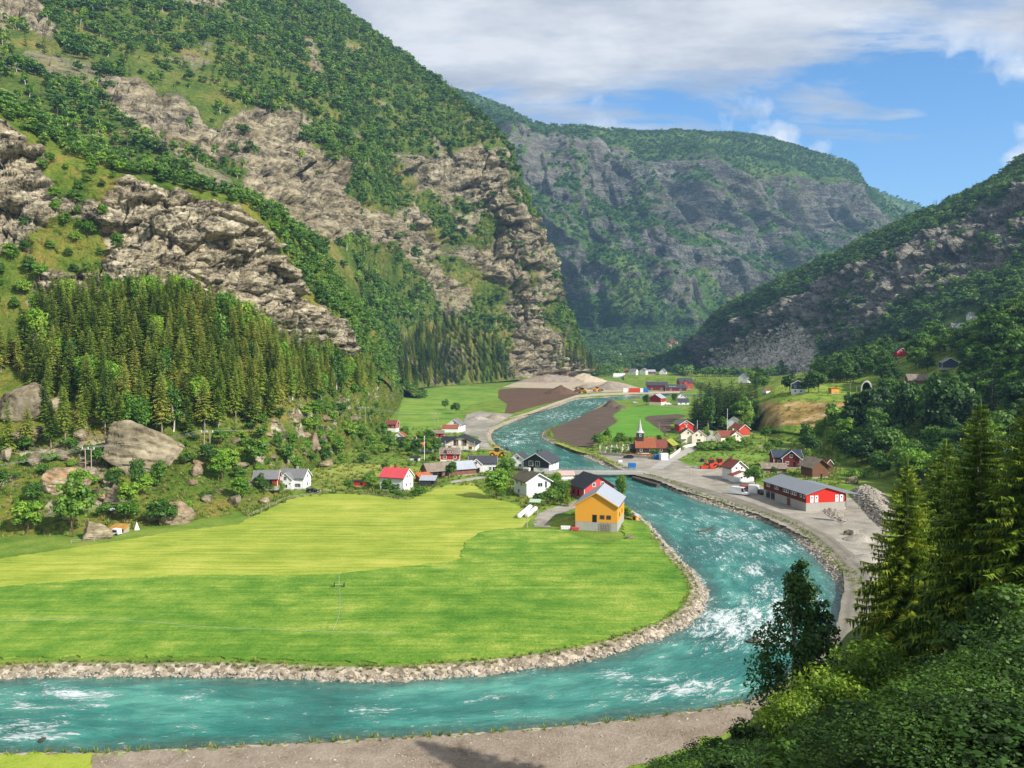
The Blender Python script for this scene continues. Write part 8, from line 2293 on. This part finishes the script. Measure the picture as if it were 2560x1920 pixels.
# ---- poles
PWD = paint('pole_wood', hexc('#a99b88'), wear=0.3)
def pole(px, py, hpx, label, name='wooden_pole', mat=PWD, w_=0.16, arm=0.0, cat='pole', group=None):
    p = hit(px, py); h = hpx * p[1] / FPX
    e = empty(name, p, R((px * 3) % 20 - 10), label, cat, group)
    v, f = tube_arrays([(0, 0, -0.3), (0, 0, h)], [w_ / 2 * 1.2, w_ / 2 * 0.8], 8)
    MB().add([tuple(q) for q in v], [tuple(q) for q in f] + [tuple(range(8, 16))]).build('post', mat, e)
    if arm:
        MB().bar((-arm, 0, h - 0.5), (arm, 0, h - 0.5), 0.1).build('crossarm', mat, e)
        for x in (-arm * .9, 0, arm * .9): MB().bar((x, 0, h - 0.5), (x, 0, h - 0.15), 0.09).build('insulator', PTR, e)
    elif name == 'flagpole': MB().cyl((0, 0, h), w_, w_ * 1.2, sides=8).build('knob', mat, e)
    else: MB().box(-0.12, 0.12, -0.12, 0.12, h, h + 0.06).build('cap', PCO, e)
    return p, h
pole(1061, 1157, 66, 'tall white flagpole in the garden left of the red dormer house', 'flagpole', PTR, 0.22)
pole(1818, 1079, 56, 'tall white flagpole left of the white hill house', 'flagpole', PTR, 0.24)
pole(1743, 1088, 36, 'thin white mast right of the cream double gabled house', 'flagpole', PTR, 0.2)
for (x, y, h, a, lb) in ((1344, 1317, 46, 0, 'thin dark pole at the field corner near the hay bales'), (1318, 1320, 34, 0, 'short pole left of the barnyard path'), (1724, 1198, 28, 0, 'thick wooden post on the gravel by the bridge road'), (1762, 1118, 26, 0, 'lamp post at the road below the cream houses'),
                         (1686, 1172, 22, 0, 'thin post at the junction right of the bridge'), (2112, 1010, 30, 0.6, 'wooden pole at the lane on the green slope'), (2125, 986, 30, 1.2, 'railway mast right of the yellow trackside shed'), (2084, 972, 26, 1.2, 'railway mast behind the yellow trackside shed'),
                         (2023, 980, 18, 0, 'lamp post right of the slate blue house'), (2141, 990, 26, 0, 'slim mast left of the tunnel mouth'), (1492, 935, 26, 0.8, 'far pylon pole left of the far village, left one'), (1497, 935, 26, 0.8, 'far pylon pole left of the far village, right one'),
                         (1648, 1078, 22, 0, 'lamp post at the ploughed plot'), (1795, 1100, 26, 0, 'lamp post beside the side road')):
    pole(x, y, h, lb, 'utility_pole' if a else 'wooden_pole', PWD, 0.2, a)
PYL = []
for (xa, xb, yb, yt, lb) in ((214, 230, 1206, 1120, 'double wooden power pylon left of the giant boulder'), (511, 526, 1150, 1078, 'double wooden power pylon right of the giant boulder'), (900, 914, 1072, 1018, 'double wooden power pylon at the wood above the meadow'), (1085, 1095, 1067, 1034, 'double wooden power pylon in the far pasture')):
    p = hit((xa + xb) / 2, yb); m = p[1] / FPX; h = (yb - yt) * m; w_ = (xb - xa) * m
    e = empty('power_pylon', p, R(-8), lb, 'pylon', 'double pylons along the hillside')
    for s in (-1, 1): MB().bar((s * w_ / 2, 0, -1.2), (s * w_ / 2, 0, h), 0.24, sides=8).build('pole', PWD, e)
    MB().box(-w_ * 1.1, w_ * 1.1, -0.1, 0.1, h - 0.35, h - 0.15).build('crossarm', PWD, e)
    MB().bar((-w_ / 2, 0, h * 0.62), (w_ / 2, 0, h * 0.62), 0.14).build('brace', PWD, e)
    for x in (-w_, 0, w_): MB().cyl((x, 0, h - 0.15), .12, .45, sides=8).build('insulator', PTR, e)
    PYL.append([np.array((p[0] + x * math.cos(R(-8)), p[1] + x * math.sin(R(-8)), p[2] + h + .3)) for x in (-w_, 0, w_)])
PYL.insert(0, [P(-260 + k * 8, 1190, 175 + k * 2) for k in range(3)])
WIRE = NT('wire_metal').done((0.35, 0.35, 0.34), 0.4, None, 0.5)
for i, lb in enumerate(('three power lines running out of the picture from the left pylon', 'three power lines between the two pylons at the giant boulder', 'three power lines over the grassy slope to the wood pylon', 'three power lines from the wood pylon to the far pasture')):
    e = empty('power_line', (PYL[i][1] + PYL[i + 1][1]) / 2, 0, lb, 'power line', 'power lines along the hillside')
    for k in range(3):
        a, b = PYL[i][k], PYL[i + 1][k]
        t = np.linspace(0, 1, 17)[:, None]
        c = a + (b - a) * t; c[:, 2] -= (4 * t * (1 - t))[:, 0] * np.linalg.norm(b - a) * 0.02
        me = tubes_mesh('wire', [(c - np.array(e.location), np.full(17, 0.022), 5)])
        link('wire', me, WIRE, e)
# ---- fences, walls
def fence(label, pix, mat, h=1.0, step=2.4, rails=2, name='field_fence', board=False, w_=0.12):
    pts = np.array([hit(*q) for q in pix])
    c = catmull(pts, max(2, int(np.linalg.norm(np.diff(pts, axis=0), axis=1).sum() / step)))
    c[:, 2] = [hz(a, b) for a, b in c[:, :2]]
    o = c[len(c) // 2]
    e = empty(name, o, 0, label, 'fence')
    for q in c: MB().bar(q - o + (0, 0, -.2), q - o + (0, 0, h), w_).build('post', mat, e)
    for i in range(len(c) - 1):
        for k in range(rails):
            z = h * (0.9 - 0.42 * k)
            if board:
                a, b = c[i] - o, c[i + 1] - o
                d_ = (b - a) / np.linalg.norm(b - a)
                v = [a + (0, 0, z - .14), b + (0, 0, z - .14), b + (0, 0, z + .14), a + (0, 0, z + .14)]
                off = np.array((d_[1], -d_[0], 0)) * 0.06
                MB().add([tuple(x + off) for x in v] + [tuple(x + off * 1.8) for x in v], [(0, 1, 2, 3), (7, 6, 5, 4), (0, 4, 5, 1), (1, 5, 6, 2), (2, 6, 7, 3), (3, 7, 4, 0)]).build('board', mat, e)
            else: MB().bar(c[i] - o + (0, 0, z), c[i + 1] - o + (0, 0, z), 0.07).build('rail', mat, e)
    return e
fence('weathered wooden fence along the mown field below the farmhouse', [(622, 1294), (668, 1273), (713, 1252), (760, 1243), (800, 1237)], PWD)
fence('wooden gate fence right of the farmhouse car', [(808, 1232), (835, 1231)], PWD, 1.2, 1.6, 3)
fence('low wooden fence at the left end of the mown field', [(178, 1359), (205, 1358), (236, 1355)], PWD, 0.9, 2.0)
fence('white board fence below the far red barn', [(1636, 1015), (1670, 1018), (1712, 1023)], PTR, 1.7, 3.0, 2, 'white_fence', True)
fence('low orange red fence along the church wall', [(1557, 1134), (1590, 1138), (1637, 1140)], paint('fence_orange', hexc('#c0582e')), 0.7, 1.2, 2, 'church_fence', True)
fence('post fence along the tall grass below the pink roofed house', [(900, 1238), (940, 1242), (985, 1248), (1020, 1252)], PWD, 0.9, 2.5)
def wall(label, pix, h, w_, mat, name='stone_wall'):
    pts = np.array([G(*q) for q in pix])
    c = catmull(pts, max(6, len(pts) * 8))
    c[:, 2] = [hz(a, b) for a, b in c[:, :2]]
    d_ = np.gradient(c[:, :2], axis=0); d_ /= np.linalg.norm(d_, axis=1, keepdims=True); nn = np.c_[-d_[:, 1], d_[:, 0]] * w_ / 2
    k = len(c); V = []
    for s, z in ((-1, -.3), (1, -.3), (1, h), (-1, h)):
        hh = z + (r.normal(0, 0.04, k) if z > 0 else 0)
        V += [tuple((c[i, 0] + s * nn[i, 0], c[i, 1] + s * nn[i, 1], c[i, 2] + (hh[i] if z > 0 else hh))) for i in range(k)]
    F = []
    for a in range(4):
        b = (a + 1) % 4
        for i in range(k - 1): F.append((a * k + i, a * k + i + 1, b * k + i + 1, b * k + i))
    F += [(0, k, 2 * k, 3 * k), (k - 1, 4 * k - 1, 3 * k - 1, 2 * k - 1)]
    return MB().add(V, F).build(name, mat, label=label, cat='wall')
wall('pale stone wall along the lower side of the graveyard', [(1494, 1136), (1530, 1139), (1580, 1143), (1632, 1147)], 1.1, 0.6, K_ston)
wall('white rendered retaining wall beside the village road', [(1674, 1147), (1692, 1134), (1710, 1121), (1745, 1112)], 1.2, 0.3, PST, 'retaining_wall')
wall('low pale stone wall on the lawn below the small round tree', [(1896, 1120), (1915, 1120), (1934, 1119)], 0.9, 0.8, K_ston)
# ---- graveyard
GS = [MB().box(-.3, .3, -.08, .08, -.1, .7).add([(-.3, -.08, .7), (.3, -.08, .7), (0, -.08, .95), (-.3, .08, .7), (.3, .08, .7), (0, .08, .95)], [(0, 1, 2), (5, 4, 3), (0, 3, 4, 1), (1, 4, 5, 2), (2, 5, 3, 0)]).mesh('gravestone_a'), MB().box(-.25, .25, -.08, .08, -.1, .85).mesh('gravestone_b')]
GSM = [paint('pale_gravestone', hexc('#c9c6be')), paint('grey_gravestone', hexc('#77777a'))]
for m, q in zip(GS, GSM): m.materials.append(q)
for i in range(46):
    px = 1500 + (i % 12) * 7.0 + r.normal(0, 1.2); py = 1116 + (i // 12) * 5.2 + r.normal(0, 0.8)
    if px > 1572: continue
    o = bpy.data.objects.new('gravestone', GS[i % 2]); COL.objects.link(o); o.location = G(px, py); o.rotation_euler.z = r.normal(0, .15)
    tag(o, 'small gravestone in the rows left of the church', 'gravestone', 'gravestones of the churchyard')
# ---- irrigation
HOSE = NT('pale_hose').done((0.42, 0.45, 0.36), 0.6)
def hose(label, pix, rad=0.022, z=0.24):
    pts = np.array([G(*q) for q in pix]); pts[:, 2] = z
    c = catmull(pts, 60)
    return link('irrigation_hose', tubes_mesh('hose', [(c, np.full(60, rad), 6)]), HOSE, label=label, cat='hose')
hose('long pale irrigation hose lying across the tall grass field', [(-60, 1557), (0, 1556), (150, 1552), (260, 1552), (400, 1560), (520, 1571), (680, 1577), (830, 1583), (1000, 1586)])
hose('short pale hose leading to the sprinkler cart', [(848, 1474), (850, 1510), (846, 1545), (832, 1581)], 0.03)
p = G(848, 1470); p[2] = 0.2
e = empty('sprinkler_cart', p, 0.1, 'small two wheeled irrigation sprinkler cart in the tall grass', 'sprinkler')
MB().bar((0, 0, 0.4), (0, 0, 1.9), .1).build('riser', PCO, e)
MB().bar((-.9, 0, .45), (.9, 0, .45), .1).build('axle', PCO, e)
for x in (-.95, .85): MB().cyl((x, 0, .42), .42, .12, 'x', 14).build('wheel', TYRE, e)
MB().bar((0, -.2, 1.9), (0, .5, 2.2), .08).build('nozzle', PCO, e)
# ---- camp at the boulder
p = G(283, 1312)
e = empty('parasol', (p[0], p[1], hz(p[0], p[1])), 0, 'white parasol behind the grass topped boulder', 'parasol')
V = [(0, 0, 2.5)] + [(1.25 * math.cos(R(45 * k)), 1.25 * math.sin(R(45 * k)), 2.0) for k in range(8)]
MB().add(V, [(0, 1 + k, 1 + (k + 1) % 8) for k in range(8)]).build('canopy', CPW, e)
MB().bar((0, 0, -.1), (0, 0, 2.48), .07).build('pole', PWD, e)
p = G(291, 1337)
e = empty('caravan', (p[0], p[1], hz(p[0], p[1])), R(-14), 'tiny white caravan with one wide window beside the boulder', 'caravan')
MB().add([(-1, -.7, .3), (1.1, -.7, .3), (.85, -.7, 1.5), (-.8, -.7, 1.55), (-1, .7, .3), (1.1, .7, .3), (.85, .7, 1.5), (-.8, .7, 1.55)], [(0, 1, 2, 3), (7, 6, 5, 4), (0, 4, 5, 1), (1, 5, 6, 2), (2, 6, 7, 3), (3, 7, 4, 0)]).build('body', CPW, e)
MB().box(-.55, .65, -.73, -.69, .75, 1.3).build('window', GLASS, e)
for x in (-.5, .5): MB().cyl((x, -.75, .28), .28, .15, 'y', 12).build('wheel', TYRE, e)
monoshed('camp_shelter', 'low shelter with ochre and rusty roof behind the white caravan', 300, 1330, 3.6, 2.2, 1.0, 0.6, -10, PWD, roof_mat('ochre_tarpaulin', hexc('#b58a3c'), hexc('#8a5a30'), 0.5, 0.8, 0.3, 0.8), holes=[('-Y', 0, 0.5, 3.2, 0.8, 'hole')])
p = G(342, 1324)
e = empty('tipi_tent', (p[0], p[1], hz(p[0], p[1])), 0, 'small white pointed tent right of the camp shelter', 'tent')
MB().add([(0, 0, 2.0)] + [(.7 * math.cos(R(60 * k)), .7 * math.sin(R(60 * k)), 0) for k in range(6)], [(0, 1 + k, 1 + (k + 1) % 6) for k in range(6)]).build('canvas', CPW, e)
for s in (-1, 1): MB().bar((0, 0, 1.9), (.12 * s, .05 * s, 2.3), .05).build('pole', PWD, e)
# ---- odd bits on the gravel
container('long pale steel beam lying below the rubble heap', 2062, 1300, 5.0, 0.5, 0.35, -32, CPS, 'steel_beam', 'beam')
container('white plank stack behind the rubble heap', 2098, 1272, 3.2, 0.9, 0.4, 12, CPW, 'plank_stack', 'stack')
container('grey stone block beside the road bend', 2134, 1338, 1.8, 1.4, 1.3, 30, K_ston, 'stone_block', 'block')
boulder(RK[2], 2108, 2128, 1322, 1340, 'dark stump like boulder left of the grey stone block')

# ================================================================== HAZE
n = NT('haze_air')
n.n.remove(n.b)
pv = n.node('ShaderNodeVolumePrincipled', {'Color': (0.36, 0.64, 1.0), 'Density': 0.000068, 'Anisotropy': 0.0})
n.l.new(pv.outputs[0], n.n['Material Output'].inputs['Volume'])
lo = np.array((1e9,) * 3); hi = -lo
for t in TERR.values():
    lo = np.minimum(lo, t['B'].reshape(-1, 3).min(0)); hi = np.maximum(hi, t['B'].reshape(-1, 3).max(0))
g_ = np.array([v.co[:] for v in VALLEY.data.vertices])
lo = np.minimum(lo, g_.min(0)) - (60, 60, 3); hi = np.maximum(hi, g_.max(0)) + (60, 60, 40)
V, F = boxvf(lo[0], hi[0], lo[1], hi[1], lo[2], hi[2])
MB().add(V, F).build('haze', n.m, kind='stuff', label='pale blue haze filling the valley air', cat='haze')
print('HAZE', lo, hi)
